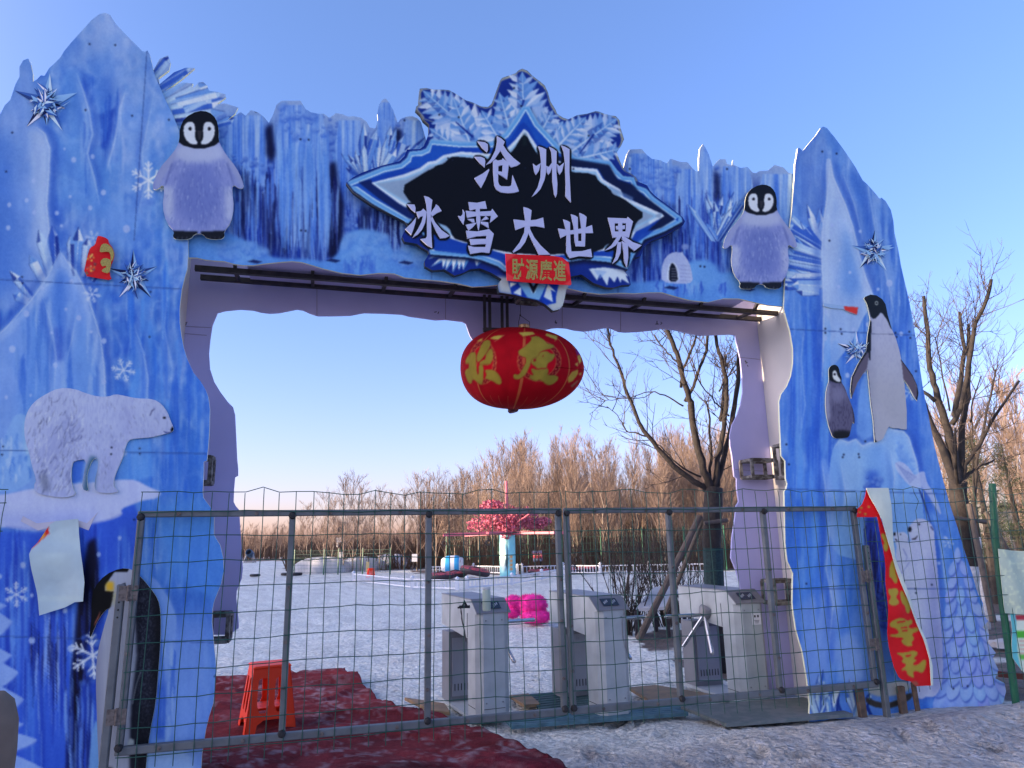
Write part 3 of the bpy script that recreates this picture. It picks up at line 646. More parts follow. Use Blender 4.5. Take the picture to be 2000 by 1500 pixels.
cliff(RT, [(1690, 340), (1700, 400), (1712, 470), (1735, 560), (1750, 640)], 1, w=13, a=.35); cliff(RT, [(1645, 340), (1668, 400), (1684, 470)], 1, w=10, a=.35)
cliff(RT, [(1575, 620), (1566, 700), (1574, 790), (1562, 870)], -1, w=13, a=.3); cliff(RT, [(1820, 1000), (1838, 1080), (1848, 1160), (1846, 1260)], 1, w=12, a=.45); cliff(RT, [(1640, 900), (1650, 960), (1644, 1030)], 1, w=11, a=.35); cliff(RT, [(1738, 880), (1746, 930), (1742, 985)], 1, w=11, a=.35)
# dove
RT.fill(smooth_poly([(1746, 905), (1760, 900), (1778, 915), (1786, 930), (1796, 922), (1806, 920), (1808, 932), (1812, 945), (1822, 960), (1834, 985), (1840, 1010), (1826, 990), (1812, 965), (1798, 950), (1788, 955), (1776, 948), (1764, 935), (1752, 920)], 1), (176, 182, 240), 1.0, .85)
for k in range(7): RT.line([(1750 + 4 * k, 904 + 3 * k), (1778 + 2 * k, 944 - 2 * k)], 1.4, (112, 126, 205), .7, .7)
RT.line([(1800, 950), (1818, 980), (1836, 1012)], 2, (120, 132, 210), .8, .7); RT.line([(1795, 955), (1808, 990), (1818, 1022)], [2.5, 2.5, 1], (18, 28, 100), .8, .8)
# snow-laden tree
RT.fill([(1868, 1072), (1878, 1100), (1888, 1130), (1910, 1180), (1935, 1260), (1970, 1390), (1850, 1390), (1856, 1300), (1852, 1200), (1860, 1110)], (112, 142, 238), 2, .9)
q = np.random.RandomState(8)
for lv in range(12, -1, -1):
    y = 1078 + lv * 25; wl = 5 + lv * 4.5; cx = 1868 + lv * 3.2; nn = 1 + lv // 2 + (lv % 2)
    for k in range(nn):
        f = (k + .5) / nn * 2 - 1; px = cx + f * wl + q.uniform(-2, 2); an = f * .7
        ln = 36 + lv * 2.2; ww = 8 + lv * .75
        d = np.array([math.sin(an), math.cos(an)]); n = np.array([d[1], -d[0]]); b = np.array([px, y - 12.0])
        pt = [b, b + d * ln * .35 + n * ww * .8, b + d * ln * .72 + n * ww * .85, b + d * ln, b + d * ln * .72 - n * ww * .85, b + d * ln * .35 - n * ww * .8]
        RT.fill([p + np.array([1.5, 3.5]) for p in smooth_poly(pt, 2)], (70, 92, 200), 1.4, .75)
        RT.fill(smooth_poly(pt, 2), (146 + q.randint(-8, 8), 166 + q.randint(-8, 8), 246), .7, 1)
        RT.line([b + d * ln * .1, b + d * ln * .8], [3, 8], (164, 182, 250), 2, .5)
# polar bear and cub of the print, standing upright
bear = smooth_poly([(1773, 1032), (1777, 1026), (1788, 1014), (1800, 1012), (1814, 1018), (1823, 1030), (1825, 1042), (1826, 1062), (1829, 1090), (1833, 1140), (1837, 1200), (1841, 1260), (1842, 1320), (1836, 1348), (1824, 1362), (1810, 1360), (1800, 1366), (1790, 1362), (1778, 1345), (1768, 1300), (1758, 1220), (1750, 1150), (1750, 1085), (1762, 1064), (1780, 1058), (1776, 1046)], 1)
RT.fill([(x + 3, y + 3) for x, y in bear], (64, 96, 205), 4, .6); RT.fill(bear, (182, 184, 238), .8, 1); RT.fill([(1760, 1100), (1780, 1110), (1800, 1210), (1790, 1260), (1766, 1200)], (198, 200, 244), 8, .7)
RT.fill([(1820, 1070), (1832, 1140), (1841, 1260), (1841, 1330), (1824, 1360), (1815, 1250), (1812, 1130)], (126, 132, 210), 7, .6); RT.fill([(1770, 1210), (1800, 1230), (1820, 1300), (1790, 1330), (1772, 1280)], (140, 146, 218), 9, .5)
RT.fill(smooth_poly([(1745, 1044), (1748, 1039), (1757, 1040), (1766, 1038), (1775, 1048), (1773, 1062), (1782, 1078), (1776, 1092), (1764, 1097), (1752, 1100), (1749, 1080), (1752, 1066), (1746, 1056)], 1), (186, 188, 238), .8, 1)
RT.line([(1764, 1072), (1772, 1088), (1768, 1098)], 1.4, (120, 126, 200), .8, .8); RT.line([(1752, 1100), (1762, 1120), (1776, 1098)], 1.6, (120, 126, 200), 1, .7)
RT.ell(1747, 1043, 2.4, 3.4, (16, 16, 30), .5, 1); RT.line([(1748, 1053), (1753, 1056)], 2, (30, 26, 50), .5, 1); RT.ell(1759, 1044, 1.3, 1.6, (16, 16, 30), .5, 1); RT.ell(1774, 1053, 1.5, 3.5, (130, 130, 190), .6, .9)
RT.ell(1777, 1034, 3.6, 5.5, (14, 14, 26), .6, 1); RT.line([(1781, 1053), (1788, 1052), (1792, 1046)], [1.5, 3.5, 1.5], (24, 22, 44), .6, 1); RT.ell(1795, 1024, 1.8, 2.0, (16, 16, 30), .5, 1); RT.line([(1818, 1028), (1823, 1036)], 3, (80, 84, 150), .8, .9); RT.ell(1788, 1040, 9, 10, (196, 198, 240), 3, .5)
dots(RT, [(1625, 440, 3), (1662, 450, 3.5), (1638, 560, 3), (1660, 532, 3), (1680, 452, 3), (1737, 553, 6), (1715, 565, 3), (1614, 610, 3.5), (1667, 644, 3.5), (1612, 661, 3.5), (1655, 733, 4.5), (1695, 634, 4), (1690, 728, 3), (1760, 652, 4), (1650, 430, 3), (1800, 1090, 3), (1846, 1050, 3), (1834, 1100, 3), (1640, 508, 2.5)])
RT.flake(1777, 766, 17, alpha=.7); RT.flake(1852, 1060, 12, alpha=.6)
for a, b in (((1543, 643), (1790, 655)), ((1535, 955), (1850, 965)), ((1545, 1150), (1910, 1150))): RT.line([a, b], 1.7, (50, 76, 160), .5, .7)
for x, y in ((1606, 296), (1634, 300), (1612, 642), (1612, 650), (1642, 643), (1644, 652), (1749, 650), (1751, 658), (1776, 648), (1778, 660), (1536, 868), (1541, 907), (1648, 888), (1646, 893), (1677, 887), (1678, 893), (1690, 862), (1788, 1150), (1789, 1158), (1820, 1142), (1789, 725), (1620, 470), (1890, 1340), (1862, 1345), (1575, 1140)): RT.ell(x, y, 1.7, 1.7, (20, 28, 70), .5, .9)
grain(RT)

for a_ in (LT, BM, RT): deepen(a_)
# --- name sign
SIGN_OUT = [(676, 357), (690, 346), (707, 337), (747, 323), (780, 315), (790, 305), (795, 292), (820, 291), (827, 286), (833, 273), (838, 258), (838, 243), (827, 233), (822, 223), (812, 213), (813, 208), (820, 203), (818, 196), (820, 173), (833, 172), (847, 175), (867, 175), (877, 176), (890, 183), (910, 196), (923, 200), (940, 208), (953, 209), (960, 203), (965, 190), (977, 157), (981, 152), (1007, 143), (1013, 137), (1020, 134), (1030, 138), (1040, 148), (1057, 161), (1064, 167), (1070, 180), (1075, 198), (1085, 214), (1088, 222), (1100, 230), (1110, 233), (1127, 225), (1147, 222), (1163, 217), (1170, 218), (1182, 223), (1203, 227), (1210, 235), (1212, 250), (1219, 272), (1213, 285), (1205, 297), (1209, 310), (1214, 322), (1222, 334), (1234, 340), (1242, 346), (1247, 355), (1264, 362), (1270, 373), (1280, 383), (1310, 405), (1333, 424), (1338, 432), (1334, 440), (1300, 460), (1270, 472), (1258, 482), (1255, 490), (1252, 500), (1236, 505), (1232, 516), (1226, 527), (1219, 528), (1229, 540), (1232, 556), (1214, 557), (1198, 562), (1184, 561), (1160, 553), (1136, 536), (1115, 540), (1112, 557), (1106, 566), (1103, 582), (1099, 597), (1093, 604), (1080, 607), (1066, 595), (1048, 586), (1024, 581), (1006, 576), (975, 571), (972, 556), (980, 545), (960, 533), (938, 524), (918, 526), (905, 533), (888, 538), (868, 526), (845, 528), (830, 520), (829, 510), (838, 496), (836, 490), (824, 483), (814, 476), (803, 474), (790, 472), (785, 462), (790, 452), (797, 441), (790, 432), (765, 419), (727, 400), (690, 375)]
SG = Art(640, 110, 1370, 640, (22, 50, 150))
def leaf(base, tip, wid, n, seed, cols=((150, 172, 236), (172, 186, 240), (112, 150, 228), (190, 198, 244))):
    q = np.random.RandomState(seed); b = np.array(base, float); t = np.array(tip, float); d = (t - b); ln = np.linalg.norm(d); d /= ln; nn = np.array([-d[1], d[0]])
    SG.fill([b - nn * wid * .35, b + nn * wid * .35, b + d * ln * .55 + nn * wid * .75, t, b + d * ln * .55 - nn * wid * .75], (104, 146, 226), .6, .95)
    for k in range(n):
        f = .04 + .9 * k / n
        for s in (1, -1):
            p = b + d * ln * f; l = wid * (1.15 - .75 * f ** 2) * q.uniform(.8, 1.1)
            e = p + (nn * s * .84 + d * .62) * l
            m = p + (nn * s * .84 + d * .62) * l * .55
            wv = l * q.uniform(.12, .17); nv = np.array([-(e - p)[1], (e - p)[0]]) / l
            SG.fill([p, m + nv * wv, e, m - nv * wv], cols[q.randint(4)], .5, 1)
            SG.fill([p, m + nv * wv * 1.8, e], cols[q.randint(4)], .5, .5)
            if q.rand() < .5: SG.fill([p + d * 3, p + (nn * s * .6 + d * .8) * l * .5, p + (nn * s + d * .2) * l * .3], (28, 66, 168), .5, .55)
    SG.line([b, t], [5, .8], (196, 204, 246), .6, .8)
# thin bare rim at the crown
SG.fill(SIGN_OUT[12:62], (150, 152, 168), .6, 1)
rim = np.array(SIGN_OUT[12:62]); cen = np.array([1018, 300.0])
rin = [tuple(p + (cen - p) / np.linalg.norm(cen - p) * (5 if k % 3 else 3)) for k, p in enumerate(rim)]
SG.fill(smooth_poly(rin, 1), (24, 52, 156), .8, 1)
leaf((1025, 300), (1020, 139), 52, 9, 1); leaf((950, 285), (825, 176), 50, 10, 2); leaf((1110, 300), (1206, 231), 46, 9, 3)
leaf((985, 290), (940, 215), 34, 5, 4); leaf((1070, 290), (1100, 236), 30, 5, 5); leaf((910, 300), (838, 250), 30, 6, 6); leaf((1130, 310), (1213, 290), 30, 6, 7); leaf((1000, 270), (975, 180), 30, 5, 8); leaf((1050, 270), (1080, 215), 28, 5, 9); leaf((1090, 285), (1145, 228), 30, 5, 10); leaf((925, 300), (885, 190), 34, 6, 11)
for a, b in (((890, 238), (924, 268)), ((1132, 300), (1160, 262)), ((1018, 215), (1023, 195))): SG.line([a, b], [2, 5], (20, 46, 150), .6, .9)
# lower fringes
for k, (x, y, dx, dy) in enumerate([(850, 500, -14, 6), (862, 505, -20, 16), (868, 505, -3, 20), (878, 505, -8, 24), (888, 505, -4, 28), (898, 505, -2, 24), (905, 506, 0, 22), (932, 508, -1, 12), (850, 494, -18, -4)]):
    SG.fill([(x - 5, y), (x + dx, y + dy), (x + 5, y)], (206, 212, 246), .5, 1); SG.fill([(x + 5, y), (x + dx, y + dy), (x + 11, y + 2)], (96, 150, 224), .5, .95)
SG.fill([(1150, 525), (1166, 548), (1172, 535), (1186, 558), (1190, 540), (1200, 552), (1206, 540), (1212, 553), (1214, 545), (1230, 555), (1222, 538), (1228, 540), (1218, 527), (1180, 522)], (190, 200, 242), .5, 1)
SG.fill([(1160, 527), (1172, 545), (1185, 530)], (140, 168, 235), .5, .6)
SG.fill([(968, 540), (1012, 540), (1010, 578), (974, 572)], (182, 186, 210), 3, .9); SG.fill([(1092, 545), (1116, 545), (1106, 600), (1080, 612), (1066, 596)], (182, 186, 212), 3, .95)
SG.fill([(992, 548), (1020, 552), (1030, 582), (1000, 577)], (20, 60, 180), .8, 1); SG.fill([(996, 552), (1010, 553), (996, 562)], (196, 206, 244), .5, 1); SG.fill([(1002, 572), (1018, 560), (1018, 578)], (196, 206, 244), .5, 1)
SG.fill([(1050, 552), (1092, 553), (1086, 580), (1086, 592), (1066, 596), (1052, 580)], (20, 66, 190), .8, 1); SG.fill([(1070, 554), (1086, 571), (1076, 566), (1080, 590), (1062, 580)], (196, 206, 244), .5, 1)
SG.fill([(1012, 552), (1030, 550), (1041, 574), (1052, 552), (1068, 555), (1053, 586), (1030, 581)], (118, 162, 228), .6, 1); SG.line([(1032, 552), (1040, 573)], 1.8, (190, 208, 246), .5, 1); SG.line([(1052, 553), (1043, 573)], 1.8, (190, 208, 246), .5, 1)
SG.fill([(1031, 550), (1053, 550), (1042, 573)], (8, 10, 36), .6, 1)
# the ice frame: nested bands
BAND0 = [(678, 355), (748, 326), (782, 319), (794, 309), (800, 296), (822, 294), (832, 290), (842, 272), (900, 277), (960, 277), (985, 260), (1005, 232), (1020, 208), (1034, 208), (1052, 240), (1075, 265), (1095, 288), (1118, 300), (1125, 307), (1192, 314), (1207, 334), (1218, 344), (1238, 346), (1244, 362), (1262, 368), (1276, 384), (1331, 424), (1333, 433), (1298, 452), (1258, 468), (1248, 484), (1238, 500), (1232, 515), (1226, 526), (1190, 512), (1140, 507), (1105, 512), (1096, 520), (1060, 530), (1042, 560), (1024, 530), (985, 530), (972, 520), (940, 508), (915, 503), (840, 497), (836, 470), (810, 440), (790, 434), (727, 398), (690, 372)]
SG.fill([(x + 1, y + 6) for x, y in BAND0], (6, 10, 50), 3.5, .9)
SG.fill(BAND0, (128, 170, 236), .7, 1)
def shrink(poly, k, dy=0):
    P = np.array(poly, float); T = np.roll(P, -1, 0) - np.roll(P, 1, 0); T /= np.linalg.norm(T, axis=1)[:, None] + 1e-9
    return [tuple(p) for p in P + np.stack([-T[:, 1], T[:, 0]], 1) * k]
b1 = shrink(BAND0, 3); SG.fill(b1, (104, 156, 232), .6, 1)
b2 = shrink(BAND0, 8); SG.fill(b2, (176, 196, 244), .7, 1)
b3 = shrink(BAND0, 11); SG.fill(b3, (34, 88, 200), .7, 1)
BLK = [(720, 357), (800, 333), (830, 328), (850, 312), (875, 310), (900, 288), (960, 292), (985, 285), (1000, 268), (1015, 244), (1023, 238), (1035, 250), (1045, 270), (1062, 290), (1100, 310), (1180, 325), (1196, 345), (1226, 356), (1240, 375), (1318, 428), (1290, 445), (1250, 458), (1236, 480), (1200, 500), (1140, 500), (1090, 508), (990, 508), (940, 492), (850, 486), (850, 470), (812, 425)]
IN0 = [(725, 357), (790, 340), (820, 328), (836, 316), (850, 314), (866, 303), (900, 296), (960, 300), (990, 290), (1006, 274), (1023, 252), (1030, 256), (1048, 284), (1062, 300), (1100, 318), (1120, 326), (1166, 330), (1178, 350), (1198, 362), (1212, 370), (1218, 384), (1294, 418), (1298, 422), (1270, 438), (1242, 452), (1232, 470), (1215, 488), (1180, 490), (1150, 492), (1110, 497), (1080, 500), (1000, 500), (965, 490), (930, 478), (905, 474), (880, 466), (862, 450), (820, 420), (780, 398)]
SG.fill([(700, 357), (790, 328)] + BLK[2:10] + BLK[10:20] + [(1316, 428), (1290, 442)] + BLK[22:28] + [(1000, 512), (960, 502), (850, 490), (812, 430), (760, 402)], (26, 72, 186), .8, .9)
SG.fill([(1060, 300), (1130, 312), (1190, 322), (1206, 350), (1236, 360), (1250, 376), (1318, 428), (1292, 445), (1264, 452), (1290, 428), (1236, 392), (1200, 370), (1180, 350), (1168, 330), (1110, 326)], (10, 20, 70), 1.2, .9)
SG.fill([(700, 356), (724, 350), (728, 358), (760, 384), (800, 410), (830, 430), (800, 428), (740, 388)], (14, 30, 96), 1.5, .8)
SG.fill(IN0, (196, 204, 246), .7, 1)
i1 = shrink(IN0, 6); SG.fill(i1, (150, 184, 240), .7, 1)
i2 = shrink(IN0, 10); SG.fill(i2, (142, 160, 210), 1.2, 1)
BLACK = smooth_poly([(787, 367), (813, 352), (833, 339), (850, 331), (853, 327), (868, 324), (880, 312), (886, 309), (960, 317), (985, 312), (1005, 298), (1020, 272), (1025, 266), (1032, 280), (1046, 304), (1060, 318), (1110, 340), (1160, 343), (1166, 357), (1188, 371), (1194, 383), (1214, 390), (1238, 408), (1256, 420), (1240, 430), (1232, 452), (1212, 470), (1185, 471), (1172, 487), (1130, 490), (1060, 494), (1000, 490), (950, 480), (900, 466), (888, 462), (880, 440), (852, 430), (806, 395)], 1)
SG.fill(shrink(BLACK, -4), (5, 7, 26), 1.0, 1)
SG.fill([(1022, 262), (1027, 262), (1030, 285), (1020, 285)], (30, 44, 50), 2, .8)
for a, b in (((845, 430), (872, 455)), ((1190, 365), (1236, 390)), ((1235, 452), (1268, 436))): SG.line([a, b], [4, 9], (120, 144, 205), 1.2, .6)
# the seven characters
G1 = [[(200, 245), (330, 262), (385, 300), (388, 400), (370, 440), (290, 370)], [(145, 520), (260, 520), (325, 550), (340, 600), (330, 710), (240, 630)], [(405, 735), (410, 760), (340, 930), (265, 1075), (200, 985), (145, 900), (290, 820)],
      [(545, 155), (620, 195), (685, 255), (655, 325), (610, 410), (510, 560), (440, 625), (350, 665), (440, 560), (520, 400), (548, 250)], [(655, 315), (730, 430), (840, 545), (960, 640), (900, 680), (800, 710), (745, 655), (700, 560), (605, 405)],
      [(475, 600), (520, 568), (560, 590), (640, 575), (645, 545), (700, 590), (755, 640), (748, 740), (725, 925), (645, 870), (560, 820), (565, 780), (640, 790), (645, 668), (570, 685), (475, 690)],
      [(475, 600), (570, 640), (565, 960), (585, 1020), (620, 1045), (760, 1050), (800, 1030), (812, 960), (820, 845), (880, 990), (935, 1135), (850, 1160), (740, 1168), (620, 1155), (540, 1110), (500, 1030), (478, 800)]]
G2 = [[(1185, 640), (1240, 685), (1325, 630), (1290, 770), (1240, 840), (1210, 790)], [(1280, 335), (1350, 355), (1420, 390), (1415, 800), (1390, 930), (1320, 1090), (1250, 1170), (1165, 1230), (1270, 1060), (1320, 880), (1330, 600), (1310, 430)],
      [(1418, 680), (1465, 700), (1530, 610), (1525, 700), (1490, 800), (1460, 838), (1430, 790)], [(1475, 345), (1540, 375), (1605, 425), (1600, 800), (1618, 1000), (1610, 1180), (1587, 1240), (1560, 1180), (1530, 950), (1525, 600), (1510, 430)],
      [(1608, 650), (1655, 690), (1738, 620), (1700, 780), (1660, 838), (1630, 790)], [(1690, 320), (1765, 350), (1832, 390), (1830, 800), (1857, 1330), (1810, 1280), (1760, 1220), (1765, 1000), (1750, 600), (1730, 430)]]
G3 = [[(215, 258), (340, 265), (360, 320), (355, 405), (290, 350)], [(370, 480), (360, 560), (325, 680), (285, 780), (185, 680), (290, 580)],
      [(370, 390), (450, 375), (490, 335), (550, 390), (540, 470), (520, 580), (470, 690), (400, 770), (305, 830), (400, 680), (460, 560), (485, 460), (440, 470), (410, 505)],
      [(505, 120), (580, 140), (645, 190), (630, 300), (618, 450), (628, 760), (642, 1000), (560, 960), (440, 850), (530, 840), (553, 800), (553, 400), (540, 250)],
      [(705, 260), (750, 295), (802, 375), (720, 410), (635, 470), (615, 410), (690, 300)], [(635, 460), (690, 570), (800, 700), (935, 795), (870, 830), (780, 840), (720, 740), (615, 520)]]
G4 = [[(1255, 222), (1400, 235), (1540, 205), (1570, 335), (1450, 335), (1450, 395), (1380, 395), (1380, 340), (1280, 365)], [(1160, 345), (1195, 400), (1190, 520), (1170, 605), (1120, 530), (1080, 455), (1130, 465), (1160, 420)],
      [(1210, 370), (1380, 390), (1640, 375), (1660, 335), (1755, 465), (1620, 575), (1640, 455), (1390, 460), (1235, 490)], [(1390, 400), (1455, 400), (1460, 540), (1430, 712), (1405, 620), (1390, 540)],
      [(1235, 510), (1350, 508), (1362, 572), (1330, 570)], [(1210, 610), (1400, 570), (1330, 650), (1260, 705)], [(1550, 460), (1600, 510), (1465, 545)], [(1470, 555), (1590, 570), (1600, 665), (1460, 585)],
      [(1215, 710), (1400, 725), (1580, 690), (1600, 680), (1685, 765), (1640, 960), (1610, 1090), (1540, 1085), (1560, 795), (1400, 805), (1240, 845)], [(1275, 855), (1560, 850), (1555, 935), (1420, 940), (1300, 955)], [(1250, 965), (1350, 990), (1545, 990), (1625, 1000), (1610, 1090), (1480, 1075), (1290, 1105)]]
G5 = [[(278, 100), (340, 118), (385, 145), (372, 270), (362, 400), (300, 560), (240, 640), (150, 695), (140, 675), (230, 560), (290, 430), (302, 280)], [(150, 262), (300, 280), (440, 268), (535, 238), (552, 372), (440, 350), (300, 355), (175, 402)], [(355, 370), (420, 500), (500, 600), (630, 722), (480, 724), (420, 600), (345, 450)]]
G6 = [[(730, 380), (900, 405), (1080, 370), (1170, 335), (1185, 440), (1050, 440), (850, 460), (762, 505)], [(795, 262), (845, 278), (885, 300), (885, 420), (890, 560), (902, 680), (1040, 675), (1155, 645), (1172, 752), (1000, 740), (880, 768), (835, 690), (840, 430)],
      [(895, 195), (945, 210), (985, 235), (990, 545), (1080, 545), (1075, 615), (960, 612), (945, 540), (930, 350)], [(1005, 178), (1060, 200), (1100, 232), (1085, 400), (1078, 610), (1035, 600), (1035, 400)]]
G7 = [[(1375, 240), (1630, 250), (1635, 228), (1705, 290), (1698, 312), (1465, 312), (1470, 500), (1440, 500), (1410, 370)], [(1615, 300), (1700, 300), (1650, 500), (1605, 490)], [(1445, 420), (1660, 420), (1640, 482), (1450, 490)], [(1512, 300), (1562, 300), (1565, 440), (1515, 440)], [(1480, 350), (1600, 340), (1596, 388), (1490, 396)],
      [(1440, 490), (1565, 465), (1480, 600), (1420, 640), (1330, 672), (1420, 600), (1490, 500)], [(1500, 560), (1550, 560), (1540, 700), (1500, 790), (1435, 842), (1480, 740), (1495, 640)], [(1560, 465), (1700, 560), (1815, 600), (1720, 674), (1640, 610), (1560, 520)], [(1555, 545), (1635, 590), (1640, 760), (1622, 885), (1590, 810), (1580, 680)]]
GLYPHS = [[Z(910, 250, 9.0909, s) for s in g] for g in (G1, G2)] + [[Z(770, 370, 8.6957, s) for s in g] for g in (G3, G4)] + [[Z(980, 390, 6.6667, s) for s in g] for g in (G5, G6, G7)]
for g in GLYPHS:
    m = np.zeros((SG.H, SG.W), np.float32)
    for s in g:
        r = SG.mask(s, 0)
        if r: m[r[0]] = np.maximum(m[r[0]], r[1])
    m = gblur(m, 3.2); SG.mul(gblur((m > .1).astype(np.float32), .6), (4, 6, 20))
SG.line([(1010, 320), (1008, 500)], 1.2, (16, 20, 48), .5, .6); SG.line([(1133, 345), (1130, 480)], 1.2, (16, 20, 48), .5, .6)
for x, y in ((875, 309), (884, 312), (1026, 328), (858, 224), (896, 229), (1018, 207), (1004, 172), (1150, 265), (1120, 330), (1150, 500)): SG.ell(x, y, 1.6, 1.6, (30, 36, 70), .5, .9)
grain(SG, 3)

# --- animals cut out of board
def animal(x0, y0, x1, y1, base, fur=(120, 128, 205), amp=.35, sx=2, sy=7):
    A = Art(x0, y0, x1, y1, base); A.mul((A.noise(sx, sy, 7) - .45) * amp * 2, fur); return A
# standing polar bear
BEAR = smooth_poly(Z(0, 480, 2.884, [(330, 800), (420, 805), (480, 830), (550, 850), (610, 850), (650, 835), (700, 845), (770, 860), (860, 862), (910, 890), (945, 940), (955, 975), (978, 1025), (975, 1045), (945, 1058), (915, 1062), (850, 1080), (760, 1085), (722, 1095), (700, 1150), (690, 1200), (660, 1260), (640, 1320), (640, 1360), (672, 1384), (620, 1395), (540, 1390), (530, 1340), (555, 1230), (545, 1195), (520, 1205), (490, 1280), (490, 1340), (500, 1385), (460, 1370), (470, 1290), (490, 1200), (420, 1210), (405, 1230), (400, 1310), (410, 1370), (430, 1400), (370, 1420), (290, 1412), (200, 1395), (190, 1350), (205, 1320), (180, 1240), (165, 1170), (140, 1090), (135, 1010), (150, 940), (190, 880), (250, 840)]), 1)
AB = animal(20, 740, 360, 990, (178, 184, 240), (130, 138, 214), .30)
AB.mul(ramp(AB.grid()[1], 780, 960) * .35, (150, 156, 226))
q = np.random.RandomState(12)
for pl_, c_ in (([(85, 850), (120, 820), (150, 815), (165, 850), (130, 880), (110, 920), (95, 930), (80, 890)], (140, 146, 216)), ([(240, 770), (262, 790), (262, 830), (248, 850), (232, 830)], (160, 164, 228)), ([(135, 900), (180, 890), (190, 898), (145, 905)], (128, 134, 210)), ([(255, 840), (300, 846), (325, 846), (300, 852), (255, 856)], (140, 146, 220)), ([(215, 860), (240, 850), (225, 940), (200, 950)], (150, 154, 222))): AB.fill(pl_, c_, 9, .4)
AB.line([(140, 905), (132, 930), (138, 955)], [2, 6, 3], (120, 126, 190), 2, .5); AB.line([(196, 885), (206, 905), (196, 940)], [2, 5, 3], (150, 152, 214), 2, .5); AB.line([(240, 790), (252, 815), (248, 848)], [2, 4, 2], (140, 144, 214), 2, .5)
for k in range(1500):
    x = q.uniform(48, 330); y = q.uniform(758, 958)
    leg = y > 880; haunch = x < 165; dens = (.9 if haunch and 800 < y else .55 if y > 840 else .3)
    if q.rand() > dens: continue
    dk_ = q.rand() < .5; l = q.uniform(7, 17) * (1.2 if haunch else .8); a = (1.9 if haunch else 1.3 if not leg else 1.6) + q.normal() * .35
    wv = 2.2 * math.sin(x * .2 + y * .13); p = (x, y)
    AB.line([p, (x + l * .5 * math.cos(a) + wv * .3, y + l * .5), (x + l * math.cos(a), y + l * math.sin(a))], [.5, 1.5 if dk_ else 1.3, .3], ((88, 92, 150), (112, 116, 180), (70, 72, 120))[q.randint(3)] if dk_ else (220, 222, 252), .7, q.uniform(.25, .62) * (1 if haunch else .65))
AB.fill([(178, 890), (190, 896), (184, 960), (162, 962), (168, 915)], (40, 84, 120), 3, .75)
AB.fill([(80, 920), (92, 930), (98, 955), (88, 962), (78, 940)], (90, 96, 130), 4, .5)
AB.ell(338, 839, 4.5, 5.5, (18, 20, 46), .7, 1, .5); AB.line([(319, 842), (326, 846), (336, 845)], [1, 3, 2], (50, 60, 140), .7, .9); AB.ell(321, 816, 3, 1.9, (16, 18, 40), .6, 1); AB.line([(293, 812), (297, 802), (303, 798)], [1.5, 3, 1], (96, 96, 150), 1, .8)
for x, y in ((218, 874), (217, 887), (273, 876), (273, 886)): AB.ell(x, y, 1.8, 1.8, (20, 26, 60), .5, .9)
# large penguin behind the gate post
KING = smooth_poly(Z(0, 950, 2.727, [(640, 435), (700, 440), (750, 482), (800, 540), (842, 600), (856, 670), (855, 830), (842, 1000), (830, 1150), (800, 1300), (780, 1440), (770, 1620), (540, 1620), (525, 1480), (518, 1300), (509, 1000), (520, 880), (550, 760), (585, 645), (560, 660), (530, 700), (505, 750), (480, 812), (477, 780), (488, 690), (485, 620), (500, 540), (560, 470)]), 1)
AK = Art(160, 1090, 330, 1560, (168, 172, 216))
X, Y = AK.grid()
AK.mul(ramp(X, 205, 190) * .5, (120, 120, 168)); AK.mul((AK.noise(2, 30, 5) - .5) * .5, (140, 144, 200))
AK.fill(Z(0, 950, 2.727, [(735, 430), (900, 500), (900, 1600), (690, 1600), (690, 1380), (700, 1150), (730, 900), (720, 700)]), (40, 42, 66), 2.5, 1)
AK.mul(((AK.noise(2, 2.5, 6) - .35) * 1.2) * ramp(X, 262, 275), (92, 94, 128)); AK.mul(ramp(X, 292, 308) * .7 + ramp(Y, 1350, 1450) * ramp(X, 266, 272) * .5, (12, 12, 24))
AK.line(Z(0, 950, 2.727, [(750, 985), (725, 1060), (705, 1160)]), 1.6, (170, 174, 205), .6, .8)
AK.fill(Z(0, 950, 2.727, [(690, 1340), (715, 1350), (710, 1420), (670, 1400)]), (196, 198, 226), 1.5, .9); AK.fill(Z(0, 950, 2.727, [(530, 1490), (600, 1500), (600, 1600), (530, 1600)]), (20, 20, 30), 2, .9)
AK.fill(Z(0, 950, 2.727, [(640, 425), (690, 430), (680, 455), (610, 455), (585, 490), (560, 530), (560, 555), (605, 560), (600, 600), (590, 640), (560, 670), (520, 720), (490, 790), (470, 820), (470, 600), (500, 500), (570, 440)]), (10, 10, 20), .8, 1)
AK.fill(Z(0, 950, 2.727, [(562, 520), (580, 505), (606, 510), (604, 556), (565, 558)]), (214, 172, 70), 2.2, 1); AK.fill(Z(0, 950, 2.727, [(600, 560), (640, 570), (620, 620), (598, 640)]), (190, 180, 140), 3, .6)
AK.line(Z(0, 950, 2.727, [(625, 548), (645, 528), (668, 516)]), [1, 4, 2], (12, 12, 22), .6, 1); AK.fill(Z(0, 950, 2.727, [(536, 660), (530, 690), (500, 750), (505, 725)]), (180, 110, 110), .8, .9)
